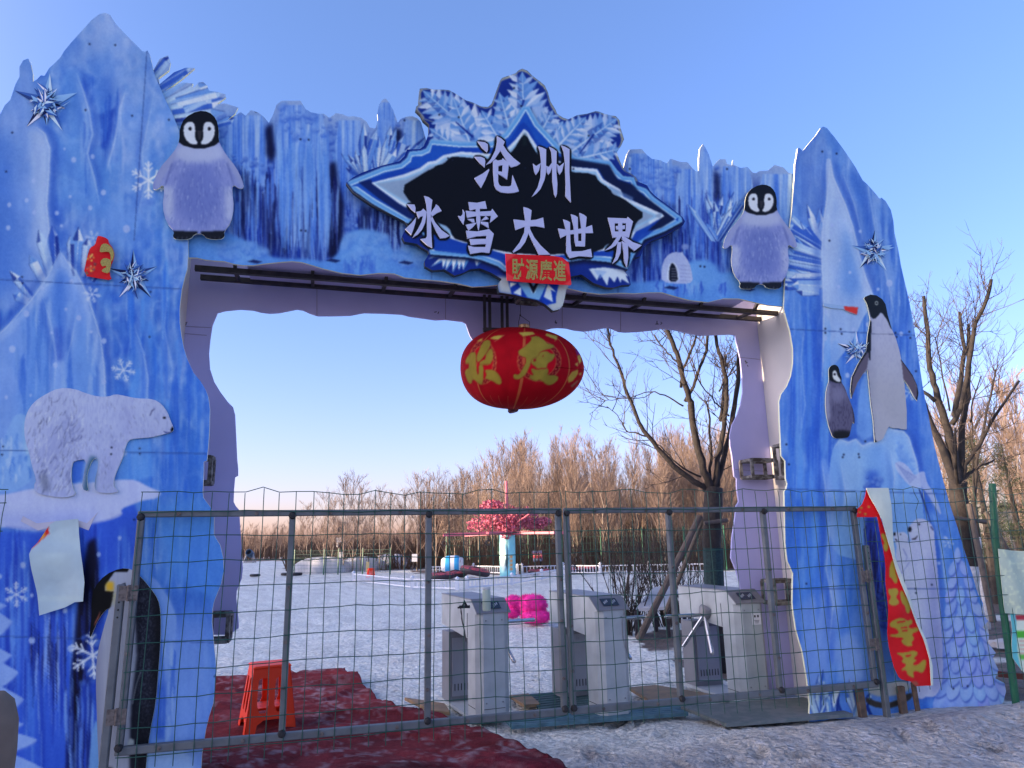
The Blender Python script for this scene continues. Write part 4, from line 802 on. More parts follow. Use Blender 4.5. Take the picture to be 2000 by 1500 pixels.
# slim black-headed penguin
z = lambda p: Z(1580, 550, 4.545, p)
ADEL = z([(488, 150), (500, 134), (545, 115), (600, 122), (650, 155), (680, 200), (700, 300), (735, 420), (770, 500), (800, 600), (820, 692), (870, 760), (920, 830), (960, 920), (973, 990), (960, 1058), (930, 1020), (890, 940), (845, 872), (855, 1000), (868, 1150), (868, 1312), (830, 1310), (800, 1302), (740, 1300), (712, 1284), (690, 1320), (660, 1390), (640, 1408), (600, 1425), (585, 1425), (570, 1240), (545, 1050), (520, 782), (480, 820), (430, 900), (400, 980), (378, 1036), (368, 960), (380, 850), (430, 740), (510, 610), (520, 480), (545, 340), (525, 235), (512, 190)])
AD = animal(1650, 560, 1800, 880, (176, 178, 226), (150, 152, 208), .3, 3, 5); X, Y = AD.grid()
AD.mul(ramp(Y, 640, 760) * .55, (164, 162, 190)); AD.mul(ramp(X, 1715, 1694) * .3, (120, 122, 170))
AD.fill(z([(370, 1040), (360, 850), (430, 730), (515, 600), (535, 640), (515, 770), (430, 900), (400, 990)]), (104, 96, 132), 1, 1); AD.fill(z([(818, 690), (870, 760), (920, 830), (975, 990), (960, 1060), (890, 940), (840, 870)]), (104, 92, 124), 1, 1)
AD.line(z([(518, 610), (440, 735), (385, 850), (372, 960), (380, 1030)]), [4, 3, 2.4, 2.4, 3.5], (16, 18, 36), .7, 1); AD.line(z([(820, 692), (870, 760), (925, 840), (965, 930), (968, 1010), (955, 1050)]), [2.5, 2.2, 2, 2, 3, 5], (16, 18, 36), .7, 1)
AD.fill(z([(470, 150), (545, 100), (620, 110), (670, 150), (700, 220), (715, 320), (745, 430), (728, 415), (690, 335), (655, 285), (637, 272), (612, 305), (590, 328), (570, 330), (548, 310), (530, 240), (505, 190)]), (18, 26, 40), .7, 1)
AD.fill(z([(540, 340), (553, 355), (552, 480), (548, 600), (545, 705), (535, 690), (530, 630), (505, 620), (515, 470)]), (16, 20, 40), .7, 1); AD.line(z([(520, 780), (545, 1050), (572, 1250), (588, 1420)]), 1.6, (50, 52, 90), .8, .7)
AD.ell(1712, 592, 3.4, 3.8, (206, 210, 232), .5, 1); AD.ell(1712, 592, 2, 2.4, (20, 24, 40), .5, 1); AD.ell(1693, 582, 2.6, 1.6, (70, 40, 40), .6, .9); AD.line([(1700, 652), (1745, 653)], 1.4, (90, 96, 140), .5, .7)
AD.fill(z([(575, 1400), (600, 1415), (600, 1440), (575, 1440)]), (16, 18, 30), .8, 1)
# grey chick beside it
CHK = smooth_poly(z([(174, 800), (180, 765), (205, 740), (240, 737), (265, 762), (276, 820), (292, 858), (286, 892), (320, 940), (350, 1030), (385, 1110), (406, 1200), (406, 1268), (386, 1240), (370, 1330), (355, 1382), (300, 1390), (225, 1392), (198, 1350), (168, 1250), (148, 1130), (148, 1000), (165, 920), (180, 880)]), 1)
AC = animal(1605, 705, 1680, 865, (104, 100, 146), (62, 58, 100), .5, 2, 5)
AC.fill(z([(150, 890), (186, 900), (180, 1010), (190, 1200), (165, 1260), (140, 1100)]), (158, 158, 206), 2.5, .9); AC.fill(z([(195, 930), (300, 930), (340, 1030), (280, 1060), (240, 1100), (195, 1030)]), (134, 132, 182), 4, .8); AC.fill(z([(215, 1330), (300, 1320), (370, 1330), (360, 1400), (215, 1400)]), (20, 20, 34), 2, 1)
AC.fill(z([(165, 800), (180, 750), (235, 725), (275, 760), (285, 830), (296, 860), (285, 900), (240, 900), (190, 880), (170, 850)]), (14, 18, 34), .7, 1); AC.fill(smooth_poly(z([(205, 810), (222, 784), (245, 795), (255, 840), (285, 872), (280, 892), (245, 888), (212, 860)]), 1), (206, 208, 240), .7, 1); AC.ell(1630.4, 731, 2, 2.4, (16, 18, 40), .5, 1)
AC.line(z([(385, 1110), (400, 1190), (404, 1262)]), [3, 4, 2], (60, 56, 88), .8, .9)
# two plump downy penguin chicks standing on the beam
def downy(cx, top, s, seed, flip=1):
    """outline and print of a plump grey chick standing upright, wings hanging out from its sides"""
    f = lambda p: [(cx + flip * x * s, top + y * s) for x, y in p]
    out = smooth_poly(f([(-4, 0), (18, 2), (33, 16), (38, 38), (37, 58), (44, 74), (56, 92), (72, 112), (84, 136), (88, 152), (80, 156), (66, 146), (64, 160), (68, 190), (62, 222), (48, 240), (50, 250), (40, 256), (14, 254), (6, 244), (-10, 244), (-18, 255), (-46, 256), (-54, 250), (-50, 240), (-66, 222), (-74, 190), (-70, 160), (-72, 146), (-86, 158), (-94, 154), (-90, 136), (-78, 112), (-60, 92), (-46, 74), (-40, 58), (-40, 36), (-30, 14)]), 1)
    A = Art(cx - 110 * s, top - 12, cx + 110 * s, top + 270 * s, (140, 148, 220)); X, Y = A.grid()
    A.mul((A.noise(2, 6, seed) - .4) * .7, (110, 120, 200))
    A.fill(f([(-30, 110), (20, 100), (46, 150), (40, 210), (0, 236), (-40, 210), (-50, 150)]), (98, 112, 198), 12 * s, .6); A.fill(f([(-74, 150), (-52, 150), (-54, 220), (-70, 205)]), (186, 190, 236), 5 * s, .7); A.fill(f([(50, 150), (66, 160), (66, 210), (52, 220)]), (186, 190, 236), 5 * s, .7)
    A.fill(f([(-40, 66), (40, 66), (52, 92), (20, 104), (-24, 104), (-54, 92)]), (182, 188, 236), 5 * s, .7)
    q = np.random.RandomState(seed)
    for k in range(260):
        x = q.uniform(-68, 62); y = q.uniform(95, 235); l = q.uniform(6, 14); b = (cx + flip * x * s, top + y * s)
        A.line([b, (b[0] + flip * x * .06 * s, b[1] + l * s)], [1.5, .5], ((76, 90, 176), (198, 204, 246), (130, 140, 214))[q.randint(3)], .6, .4)
    for sg in (1, -1): A.line(f([(sg * 48, 84), (sg * 66, 108), (sg * 80, 134), (sg * 86, 154)]), [10 * s, 15 * s, 13 * s, 6 * s], (150, 156, 216), 2 * s, .8)
    for sg in (1, -1): A.line(f([(sg * 54, 104), (sg * 62, 128), (sg * 68, 148)]), [2, 3, 1.5], (88, 98, 176), 1.2, .7)
    A.fill(smooth_poly(f([(-50, 40), (-34, -10), (0, -16), (30, -8), (48, 40), (40, 66), (0, 78), (-44, 66)]), 1), (16, 18, 34), .8, 1)
    A.fill(smooth_poly(f([(-33, 34), (-25, 22), (-12, 22), (-8, 36), (-10, 54), (-2, 66), (-16, 68), (-30, 56)]), 1), (198, 202, 240), .8, 1); A.fill(smooth_poly(f([(31, 34), (23, 22), (10, 22), (6, 36), (8, 54), (0, 66), (14, 68), (28, 56)]), 1), (198, 202, 240), .8, 1)
    for sg in (1, -1): A.ell(cx + sg * 19 * s, top + 36 * s, 3.0 * s, 3.4 * s, (18, 18, 32), .5, 1)
    A.fill(f([(-5, 40), (5, 40), (2, 58), (-2, 58)]), (52, 50, 66), .6, 1)
    A.fill(f([(-62, 238), (-4, 240), (-8, 262), (-62, 262)]), (24, 26, 44), 1.5, 1); A.fill(f([(2, 240), (58, 238), (58, 262), (2, 262)]), (24, 26, 44), 1.5, 1)
    for k in range(5): A.line(f([(-52 + k * 9, 250), (-54 + k * 9, 258)]), 1.4, (120, 124, 160), .5, .7); A.line(f([(12 + k * 9, 250), (12 + k * 9, 258)]), 1.4, (120, 124, 160), .5, .7)
    return out, A
for a_ in (AB, AK, AD, AC): deepen(a_, 1.25, .95)
deepen(SG, 1.22, .96)
CH1 = downy(390, 216, .985, 61)
CH2 = downy(1487, 360, .80, 62)
for a_ in (CH1[1], CH2[1]): deepen(a_, 1.22, .96)

# ------------------------------------------------------------------ entrance arch
M_PRINT = mat('printed_board', (1, 1, 1), .42, attr=True, var=.05, scale=3.0, bump=.03, bscale=30, spec=.14)
M_BACK = mat('plain_foam_board', (.42, .40, .68), .6, var=.06, scale=1.5, bump=.03, bscale=40)
M_WHITE = mat('white_cladding', (.62, .59, .56), .5, var=.08, scale=1.6)
M_STEEL = mat('dark_steel', (.035, .03, .035), .6, metal=.3, var=.4, scale=14)
M_RUST = mat('rusty_steel', (.055, .045, .04), .7, metal=.2, var=.4, scale=20, tint2=(.22, .21, .20))
PT, PB, PS, PK = Plane(-.10), Plane(-.135), Plane(-.03), Plane(-.95)
k0 = PT.w(0, 0)
arch = thing('entrance_arch', (k0[0], k0[1], 0), 'tall blue ice entrance arch with two pointed towers and a dark name sign', 'entrance arch')
LT_OUT = [(-60, 330), (0, 224), (9, 206), (20, 195), (30, 165), (38, 150), (38, 130), (45, 118), (55, 114), (60, 125), (64, 145), (64, 160), (72, 155), (80, 147), (87, 148), (96, 133), (105, 125), (118, 112), (125, 100), (140, 82), (160, 60), (180, 38), (195, 27), (205, 25), (215, 29), (225, 45), (240, 62), (260, 82), (278, 100), (284, 101), (288, 98), (293, 108), (297, 125), (300, 140), (310, 165), (325, 198), (340, 230), (350, 255), (358, 300), (365, 400), (368, 500), (367, 503), (366, 525), (362, 537), (355, 565), (351, 600), (351, 630), (354, 655), (359, 680), (366, 702), (378, 728), (392, 745), (401, 760), (407, 775), (410, 800), (409, 840), (407, 870), (405, 890), (404, 900), (398, 902), (398, 920), (396, 960), (397, 972), (412, 992), (418, 1010), (418, 1045), (430, 1065), (436, 1090), (437, 1115), (432, 1140), (424, 1160), (418, 1175), (415, 1190), (414, 1215), (416, 1237), (418, 1262), (421, 1290), (422, 1310), (420, 1345), (416, 1375), (408, 1400), (402, 1425), (398, 1450), (394, 1475), (393, 1500), (392, 1548), (-290, 1640), (-300, 1560), (-230, 1200), (-180, 900), (-140, 640), (-110, 450)]
BM_OUT = [(280, 180), (300, 136), (312, 115), (328, 108), (333, 122), (330, 137), (310, 152), (311, 165), (340, 141), (363, 132), (380, 133), (354, 155), (322, 178), (345, 166), (357, 161), (377, 163), (374, 170), (380, 170), (388, 161), (397, 160), (405, 168), (408, 177), (425, 180), (440, 184), (441, 190), (424, 203), (440, 202), (465, 210), (459, 222), (443, 236), (470, 219), (480, 226), (490, 215), (505, 220), (515, 228), (525, 240), (533, 225), (540, 205), (550, 197), (587, 197), (597, 213), (607, 219), (620, 222), (632, 222), (643, 230), (650, 226), (656, 221), (668, 223), (680, 228), (690, 227), (705, 230), (716, 238), (722, 249), (733, 251), (738, 235), (737, 222), (740, 205), (747, 195), (753, 192), (760, 200), (768, 215), (777, 240), (783, 232), (793, 228), (805, 227), (815, 231), (822, 238), (840, 300), (1200, 330), (1217, 332), (1220, 318), (1225, 300), (1230, 292), (1253, 291), (1263, 302), (1273, 310), (1290, 313), (1302, 319), (1310, 310), (1328, 316), (1343, 317), (1352, 328), (1360, 335), (1365, 334), (1365, 310), (1367, 290), (1373, 281), (1380, 292), (1385, 303), (1392, 325), (1397, 320), (1405, 311), (1417, 311), (1420, 320), (1430, 323), (1432, 312), (1433, 322), (1447, 328), (1460, 326), (1470, 337), (1477, 338), (1483, 334), (1500, 333), (1513, 322), (1530, 327), (1540, 337), (1570, 345), (1565, 602), (1530, 599), (1500, 596), (1473, 590), (1443, 583), (1413, 583), (1383, 590), (1347, 586), (1320, 579), (1293, 571), (1267, 571), (1240, 573), (1213, 572), (1173, 574), (1140, 570), (1110, 563), (973, 556), (947, 559), (923, 560), (897, 554), (857, 548), (830, 546), (790, 542), (770, 534), (740, 533), (703, 537), (667, 533), (633, 525), (610, 518), (590, 512), (570, 510), (545, 512), (515, 515), (495, 518), (475, 518), (455, 515), (438, 510), (420, 509), (400, 507), (385, 503), (355, 503), (330, 480)]
RT_OUT = [(1552, 341), (1553, 320), (1556, 305), (1558, 290), (1562, 289), (1568, 295), (1580, 280), (1593, 265), (1603, 250), (1608, 247), (1615, 250), (1630, 268), (1650, 295), (1670, 325), (1685, 352), (1694, 360), (1710, 378), (1718, 388), (1722, 386), (1730, 393), (1740, 410), (1745, 432), (1747, 455), (1755, 490), (1760, 520), (1768, 555), (1775, 585), (1782, 620), (1790, 670), (1797, 720), (1803, 760), (1812, 805), (1825, 870), (1840, 930), (1855, 985), (1870, 1030), (1885, 1080), (1898, 1118), (1904, 1140), (1910, 1160), (1920, 1178), (1917, 1195), (1930, 1213), (1919, 1225), (1932, 1240), (1929, 1255), (1945, 1275), (1939, 1285), (1950, 1308), (1944, 1325), (1962, 1334), (1965, 1350), (1960, 1370), (1956, 1400), (1580, 1412), (1582, 1375), (1577, 1330), (1568, 1275), (1555, 1230), (1549, 1190), (1548, 1175), (1549, 1120), (1538, 1095), (1534, 1060), (1533, 1000), (1532, 960), (1536, 955), (1538, 945), (1535, 935), (1534, 900), (1526, 890), (1525, 862), (1523, 820), (1522, 785), (1526, 770), (1537, 755), (1545, 735), (1549, 710), (1549, 680), (1543, 645), (1537, 625), (1531, 603), (1536, 500), (1546, 420)]
board('tower_panel', LT_OUT, PT, .022, LT, M_PRINT, arch, zmin=-.05)
board('beam_panel', BM_OUT, PB, .022, BM, M_PRINT, arch)
board('tower_panel', RT_OUT, PT, .022, RT, M_PRINT, arch, zmin=-.05)
sign = board('name_sign', SIGN_OUT, PS, .055, SG, M_PRINT, arch, res=.009, edge=(40, 46, 70))
M_LET = mat('white_lettering', (.50, .52, .68), .45, var=.03)
for g in GLYPHS:
    mb = MB()
    for i, s in enumerate(g):
        mb.extrude(PS.sts(s)[::-1] if False else PS.sts(s), lambda a, b, d: PS.w(a, b, d), .010 + .0006 * i, .001)
    obj('character', mb, M_LET, sign)
board('bear_cutout', BEAR, Plane(-.085), .010, AB, M_PRINT, arch, res=.0065)
board('penguin_cutout', KING, Plane(-.085), .010, AK, M_PRINT, arch, res=.0065, zmin=0)
board('penguin_cutout', ADEL, Plane(-.085), .010, AD, M_PRINT, arch, res=.0065)
board('chick_cutout', CHK, Plane(-.084), .010, AC, M_PRINT, arch, res=.0065)
board('chick_cutout', CH1[0], Plane(-.07), .012, CH1[1], M_PRINT, arch, res=.0065)
board('chick_cutout', CH2[0], Plane(-.07), .012, CH2[1], M_PRINT, arch, res=.0065)
def crystal_star(cx, cy, r, seed, pl):
    q = np.random.RandomState(seed); mb = MB(); pal = [(16, 24, 80), (50, 84, 180), (120, 156, 232), (176, 196, 244), (34, 54, 130), (204, 214, 248)]
    arms = []
    n = 10
    for k in range(n): arms.append((2 * math.pi * k / n - math.pi / 2 + q.normal() * .06, r * (1 if k % 2 == 0 else .58) * q.uniform(.9, 1.05), r * (.13 if k % 2 == 0 else .09), 0))
    for k in range(80): arms.append((q.uniform(0, 6.283), r * q.uniform(.2, .48), r * q.uniform(.03, .08), 1))
    for i, (a, l, wd, kind) in enumerate(arms):
        d = np.array([math.cos(a), math.sin(a)]); nn = np.array([-d[1], d[0]]); b = np.array([cx, cy]) + (d * 0 if kind == 0 else np.array([q.normal(), q.normal()]) * r * .14)
        pt = [b, b + d * l * .36 + nn * wd, b + d * l, b + d * l * .36 - nn * wd, b + d * l * .4]
        dd = .004 + i * .0003
        P = [pl.p(p[0], p[1], dd) for p in pt]
        c1, c2 = (pal[q.randint(0, 3)], pal[q.randint(2, 6)]) if q.rand() < .5 else (pal[q.randint(2, 6)], pal[q.randint(0, 3)])
        c1, c2 = ink(c1), ink(c2)
        mb.add([P[0], P[1], P[2], P[4]], [(0, 3, 1), (1, 3, 2)], c1); mb.add([P[0], P[4], P[2], P[3]], [(0, 3, 1), (1, 3, 2)], c2)
    obj('crystal_star', mb, M_PRINT, arch)
crystal_star(92, 203, 66, 1, PT); crystal_star(262, 541, 54, 2, PT); crystal_star(1704, 492, 46, 3, PT); crystal_star(1671, 684, 38, 4, PT)
# rear frame: plain boards round the same opening
def pk(l): return PK.sts(l)
BK_IN = [(415, 1240), (447, 1240), (466, 1227), (466, 1218), (464, 1190), (461, 1170), (462, 1155), (466, 1145), (472, 1130), (474, 1110), (472, 1080), (469, 1030), (467, 996), (460, 988), (456, 980), (457, 955), (459, 932), (465, 929), (465, 915), (463, 895), (461, 850), (459, 810), (455, 795), (445, 785), (430, 765), (418, 745), (410, 720), (408, 690), (411, 660), (415, 635), (425, 611), (440, 607), (470, 604), (495, 606), (510, 610), (527, 612), (545, 611), (565, 607), (580, 604), (592, 606), (605, 612), (620, 617), (650, 617), (685, 616), (700, 613), (711, 611), (750, 612), (785, 614), (800, 618), (830, 622), (850, 625), (870, 624), (903, 628), (910, 632), (914, 645), (918, 656), (924, 665), (935, 676), (1000, 680), (1050, 660), (1066, 644), (1078, 641), (1090, 640), (1106, 641), (1122, 645), (1140, 647), (1150, 646), (1166, 643), (1185, 640), (1193, 641), (1209, 648), (1222, 649), (1246, 648), (1275, 645), (1294, 642), (1315, 644), (1342, 650), (1363, 655), (1379, 655), (1401, 654), (1425, 653), (1437, 655), (1439, 670), (1446, 700), (1450, 740), (1451, 765), (1447, 790), (1439, 813), (1430, 830), (1426, 850), (1426, 870), (1430, 890), (1434, 930), (1439, 935), (1439, 950), (1443, 980), (1438, 988), (1436, 1010), (1430, 1050), (1428, 1090), (1438, 1115), (1445, 1140), (1452, 1200), (1462, 1260), (1470, 1310), (1472, 1352)]
inn = pk(BK_IN)
s0, s1 = PT.st(205, 25)[0], PT.st(1608, 247)[0]
LB, RB = -5.2, 4.45
outer = [(inn[-1][0] + .01, .0), (RB, .0), (3.9, 3.4), (3.75, 4.6), (3.1, 5.3), (2.75, 4.6), (2.5, 4.15), (0.4, 4.3), (-2.0, 4.15), (-2.4, 4.5), (-3.0, 5.2), (-3.9, 4.5), (-4.4, 3.4), (LB, 0), (-2.7, 0), (-2.62, inn[0][1])]
mb = MB(); mb.extrude([(a, b) for a, b in inn] + outer, lambda a, b, d: PK.w(a, b, d), 0, -.02)
back = obj('rear_panel', mb, M_BACK, arch)
M_INK = mat('marker_ink', (.02, .02, .03), .6, var=0)
def scrawl(pts):
    mb = MB()
    for l in pts: mb.tube([PK.p(x, y, .003) for x, y in l], .004, 4)
    obj('pen_mark', mb, M_INK, back)
scrawl([[(359, 632), (366, 629), (362, 636)], [(352, 632), (356, 632)]]); scrawl([[(1283, 627), (1283, 633)], [(1280, 633), (1286, 633)], [(1290, 629), (1293, 631), (1290, 634)]]); scrawl([[(1454, 705), (1460, 709)], [(1456, 704), (1457, 711)], [(1459, 713), (1461, 716)]]); scrawl([[(1083, 629), (1088, 631)], [(1085, 626), (1086, 633)]]); scrawl([[(848, 610), (853, 609)], [(855, 613), (857, 609)]])
# joints in the rear boards
mb = MB()
for a, b in (((619, 540), (619, 617)), ((870, 560), (870, 624)), ((1098, 590), (1098, 640)), ((1212, 600), (1212, 648))):
    A, B = PK.p(*a, .002), PK.p(*b, .002); mb.bar(A, B, .006, .004, up=PK.n)
obj('panel_joint', mb, mat('joint_line', (.24, .22, .33), .7, var=.1), back)
mb = MB()
for a, b in (((352, 637), (412, 640)), ((352, 651), (404, 655)), ((1436, 697), (1484, 702)), ((1436, 917), (1500, 921))):
    mb.bar(PK.p(*a, .002), PK.p(*b, .002), .005, .003, up=PK.n)
obj('panel_joint', mb, MATS['joint_line'], back)
# side cladding between front and rear boards
def side(s, z0, z1, name='side_cladding', m=M_WHITE):
    mb = MB(); a = PT.w(s, (z0 + z1) / 2, -.024); b = PK.w(s, (z0 + z1) / 2, .002)
    mb.bar(a, b, .018, z1 - z0, up=(0, 0, 1)); return obj(name, mb, m, arch)
sr = PK.st(1500, 830)[0]
side(sr, 0.02, PK.st(1474, 600)[1]); side(PT.st(292, 900)[0], 0.02, 4.45); side(RB - .35, 0, 2.4); side(LB + .35, 0, 2.6); side(3.35, .02, 4.4)  # full-height panels inside both towers are added to block the low sun
mb = MB(); mb.box(GATE.w(.2, 4.02, -.54), (4.9, .80, .02), (GATE.u, GATE.n, (0, 0, 1))); obj('sun_stop_panel', mb, M_BACK, arch)  # added panel over the beam, blocks sun leaking between the boards
# steel trusses under and behind the beam
zt = PB.st(700, 540)[1]
mb = MB()
sA, sB = PT.st(360, 505)[0], PK.st(1480, 600)[0]
for off, z in ((-.58, zt + .13), (-.18, zt + .5), (-.88, zt + .16)):
    mb.bar(GATE.w(sA, z, off), GATE.w(sB, z, off), .045)
n = 9
for k in range(n):
    s = sA + (sB - sA) * (k + .5) / n
    mb.bar(GATE.w(s, zt + .13, -.58), GATE.w(s, zt + .16, -.88), .03); mb.bar(GATE.w(s, zt + .13, -.58), GATE.w(s, zt + .5, -.18), .03); mb.bar(GATE.w(s, zt + .16, -.88), GATE.w(s, 3.98, -.88), .03)
obj('steel_truss', mb, M_STEEL, arch)
PH = Plane(-.80)
mb = MB()
for x in (946, 956, 980, 990):
    mb.bar(PH.p(x, 566), PH.p(x + 1, 645), .03)
mb.bar(PH.p(944, 644), PH.p(992, 646), .04); mb.bar(PH.p(944, 570), PH.p(992, 572), .03)
obj('drop_frame', mb, M_STEEL, arch)
def bracket(pl, x0, y0, x1, y1, depth=.22):
    """a welded open box of flat bar with a round hole in its end plates"""
    mb = MB(); (a, b), (c, d) = pl.st(x0, y0), pl.st(x1, y1)
    for z in (b, d):
        for dd in (0, depth): mb.bar(pl.w(a, z, dd), pl.w(c, z, dd), .035)
    for s in (a, c):
        for dd in (0, depth): mb.bar(pl.w(s, b, dd), pl.w(s, d, dd), .03)
        for z in (b, d): mb.bar(pl.w(s, z, 0), pl.w(s, z, depth), .03)
    return obj('steel_bracket', mb, M_RUST, arch)
bracket(Plane(-.9), 1446, 902, 1496, 934, .20); bracket(Plane(-.55), 1511, 872, 1531, 934, .2); bracket(Plane(-.85), 1488, 1134, 1540, 1174, .2); bracket(Plane(-.7), 394, 897, 414, 945, .15); bracket(Plane(-.85), 414, 1198, 449, 1246, .2); bracket(Plane(-.5), 1008, 574, 1050, 594, .18)
# ------------------------------------------------------------------ ground
_NG = np.random.RandomState(77).rand(257, 257).astype(np.float64); _NG[-1] = _NG[0]; _NG[:, -1] = _NG[:, 0]
def n2(x, y, s):
    x = np.mod(np.asarray(x) / s, 256); y = np.mod(np.asarray(y) / s, 256)
    i = x.astype(int); j = y.astype(int); f = x - i; g = y - j; f = f * f * (3 - 2 * f); g = g * g * (3 - 2 * g)
    return (_NG[j, i] * (1 - f) + _NG[j, i + 1] * f) * (1 - g) + (_NG[j + 1, i] * (1 - f) + _NG[j + 1, i + 1] * f) * g
def gpoly(pts): return [tuple(gp(x, y)[:2]) for x, y in pts]
def soft_in(poly, X, Y, wob=.25):
    return inside_np(poly, X + (n2(X, Y, .5) - .5) * wob * 2 + (n2(X, Y, .13) - .5) * wob, Y + (n2(X + 9, Y, .5) - .5) * wob * 2).astype(float)
th = np.concatenate([np.radians(np.arange(-46, 46, .22)), np.radians(np.arange(46, 314, 3.0))])
rr = [1.2]
while rr[-1] < 900: rr.append(rr[-1] * (1.009 if rr[-1] < 16 else 1.03))
rr = np.array(rr)
TH, RR = np.meshgrid(th, rr)
GX, GY = RR * np.sin(TH), RR * np.cos(TH)
near = np.clip((40 - RR) / 25, 0, 1)
GZ = ((n2(GX, GY, .9) - .5) * .05 + (n2(GX, GY, .28) - .5) * .03 + (n2(GX + 3, GY, .10) - .5) * .014) * near - .03
side_s = (np.stack([GX, GY], -1) - GATE.o[:2]) @ GATE.u[:2]; side_d = (np.stack([GX, GY], -1) - GATE.o[:2]) @ GATE.n[:2]
# trampled bank of snow along the foot of the right-hand tower
bank = np.exp(-((side_d - .45) / .38) ** 2) * np.clip((side_s - 1.5) / .9, 0, 1) * np.clip((9 - side_s) / 3, 0, 1)
GZ += bank * (.05 + .07 * n2(GX, GY, .35))
_q = np.random.RandomState(14); prints = np.zeros_like(GX)
for _ in range(150):
    fx_, fy_ = _q.uniform(-2.2, 5.0), _q.uniform(2.6, 9.5); an_ = _q.normal() * .7 + .2; l_, w_ = _q.uniform(.12, .17), _q.uniform(.045, .065)
    m_ = (np.abs(GX - fx_) < .4) & (np.abs(GY - fy_) < .4)
    dx_, dy_ = GX[m_] - fx_, GY[m_] - fy_; u_, v_ = dx_ * math.sin(an_) + dy_ * math.cos(an_), dx_ * math.cos(an_) - dy_ * math.sin(an_)
    r_ = np.sqrt((u_ / l_) ** 2 + (v_ / w_) ** 2); prints[m_] += np.clip(1.15 - r_, 0, 1) * -.028 + np.exp(-((r_ - 1.25) / .25) ** 2) * .010
GZ += prints
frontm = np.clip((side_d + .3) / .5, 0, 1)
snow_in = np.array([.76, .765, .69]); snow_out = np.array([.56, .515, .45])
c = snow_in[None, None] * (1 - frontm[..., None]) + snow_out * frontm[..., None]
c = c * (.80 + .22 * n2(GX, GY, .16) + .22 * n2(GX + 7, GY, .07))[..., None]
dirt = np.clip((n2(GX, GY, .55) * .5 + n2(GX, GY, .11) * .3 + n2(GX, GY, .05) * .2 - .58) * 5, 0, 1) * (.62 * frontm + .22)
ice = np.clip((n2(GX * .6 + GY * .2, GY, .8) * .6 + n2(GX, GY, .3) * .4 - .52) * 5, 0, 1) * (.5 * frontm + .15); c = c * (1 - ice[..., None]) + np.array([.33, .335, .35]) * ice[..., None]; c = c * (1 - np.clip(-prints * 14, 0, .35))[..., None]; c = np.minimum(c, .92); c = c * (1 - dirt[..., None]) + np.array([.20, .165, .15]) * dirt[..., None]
crumbs = np.clip((n2(GX, GY, .06) - .80) * 6, 0, 1) * near * .5
c = c * (1 - crumbs[..., None]) + np.array([.72, .72, .75]) * crumbs[..., None]
soilc = np.array([.115, .085, .065])[None, None] * (.6 + .9 * n2(GX, GY, .2))[..., None]
soil = soft_in(gpoly([(1745, 1200), (1790, 1120), (2600, 1090), (2900, 1400), (2100, 1385), (1990, 1372), (1900, 1330), (1800, 1330)]), GX, GY, .3)
soil = np.maximum(soil, soft_in(gpoly([(1235, 1238), (1300, 1228), (1480, 1235), (1500, 1330), (1440, 1345), (1390, 1320), (1330, 1292), (1270, 1266)]), GX, GY, .22))
patch = np.clip((n2(GX, GY, .7) - .66) * 9, 0, 1); soil = soil * (1 - patch * .8)
far = (inside_np([(-2.5, 37.0), (3, 35.5), (12, 34.5), (40, 30), (300, 30), (400, 900), (-400, 900), (-60, 95), (-22, 78), (-16, 52), (-9, 47)], GX + (n2(GX, GY, 3) - .5) * 3, GY + (n2(GX + 5, GY, 3) - .5) * 3)).astype(float)
soil = np.maximum(soil, far * np.clip((n2(GX, GY, 2.5) - .12) * 6, 0, 1))
c = c * (1 - soil[..., None]) + soilc * soil[..., None]
nr, ntn = GX.shape
P = np.stack([GX, GY, GZ], -1).reshape(-1, 3)
ii, jj = np.meshgrid(np.arange(nr - 1), np.arange(ntn), indexing='ij'); j2 = (jj + 1) % ntn
F4 = np.stack([ii * ntn + jj, (ii + 1) * ntn + jj, (ii + 1) * ntn + j2, ii * ntn + j2], -1).reshape(-1, 4)[:, ::-1]
me = bpy.data.meshes.new('ground')
me.vertices.add(len(P) + 1); me.vertices.foreach_set('co', np.concatenate([P, [[0, 0, -.03]]]).ravel())
tri = np.stack([np.full(ntn, len(P)), (np.arange(ntn) + 1) % ntn, np.arange(ntn)], -1)
loops = np.concatenate([F4.ravel(), tri.ravel()]); me.loops.add(len(loops)); me.loops.foreach_set('vertex_index', loops.astype(np.int32))
me.polygons.add(len(F4) + len(tri))
me.polygons.foreach_set('loop_start', np.concatenate([np.arange(len(F4)) * 4, len(F4) * 4 + np.arange(len(tri)) * 3]).astype(np.int32))
me.polygons.foreach_set('use_smooth', [True] * (len(F4) + len(tri)))
me.update(calc_edges=True); me.validate()
a = me.color_attributes.new('Col', 'FLOAT_COLOR', 'POINT')
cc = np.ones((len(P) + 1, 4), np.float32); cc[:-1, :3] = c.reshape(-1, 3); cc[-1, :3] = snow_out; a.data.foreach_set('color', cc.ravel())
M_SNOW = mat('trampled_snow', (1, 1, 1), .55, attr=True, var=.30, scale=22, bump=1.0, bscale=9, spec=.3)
def snow_detail(m):
    t = m.node_tree; b = t.nodes['Principled BSDF']; bp = [n for n in t.nodes if n.type == 'BUMP'][0]; bp.inputs['Distance'].default_value = .13
    n = t.nodes.new('ShaderNodeTexNoise'); n.inputs['Scale'].default_value = 27; n.inputs['Detail'].default_value = 6
    tc = [x for x in t.nodes if x.type == 'TEX_COORD'][0]; t.links.new(tc.outputs['Object'], n.inputs['Vector'])
    b2 = t.nodes.new('ShaderNodeBump'); b2.inputs['Strength'].default_value = .8; b2.inputs['Distance'].default_value = .085
    t.links.new(n.outputs[0], b2.inputs['Height']); t.links.new(bp.outputs[0], b2.inputs['Normal']); t.links.new(b2.outputs[0], b.inputs['Normal'])
snow_detail(M_SNOW)
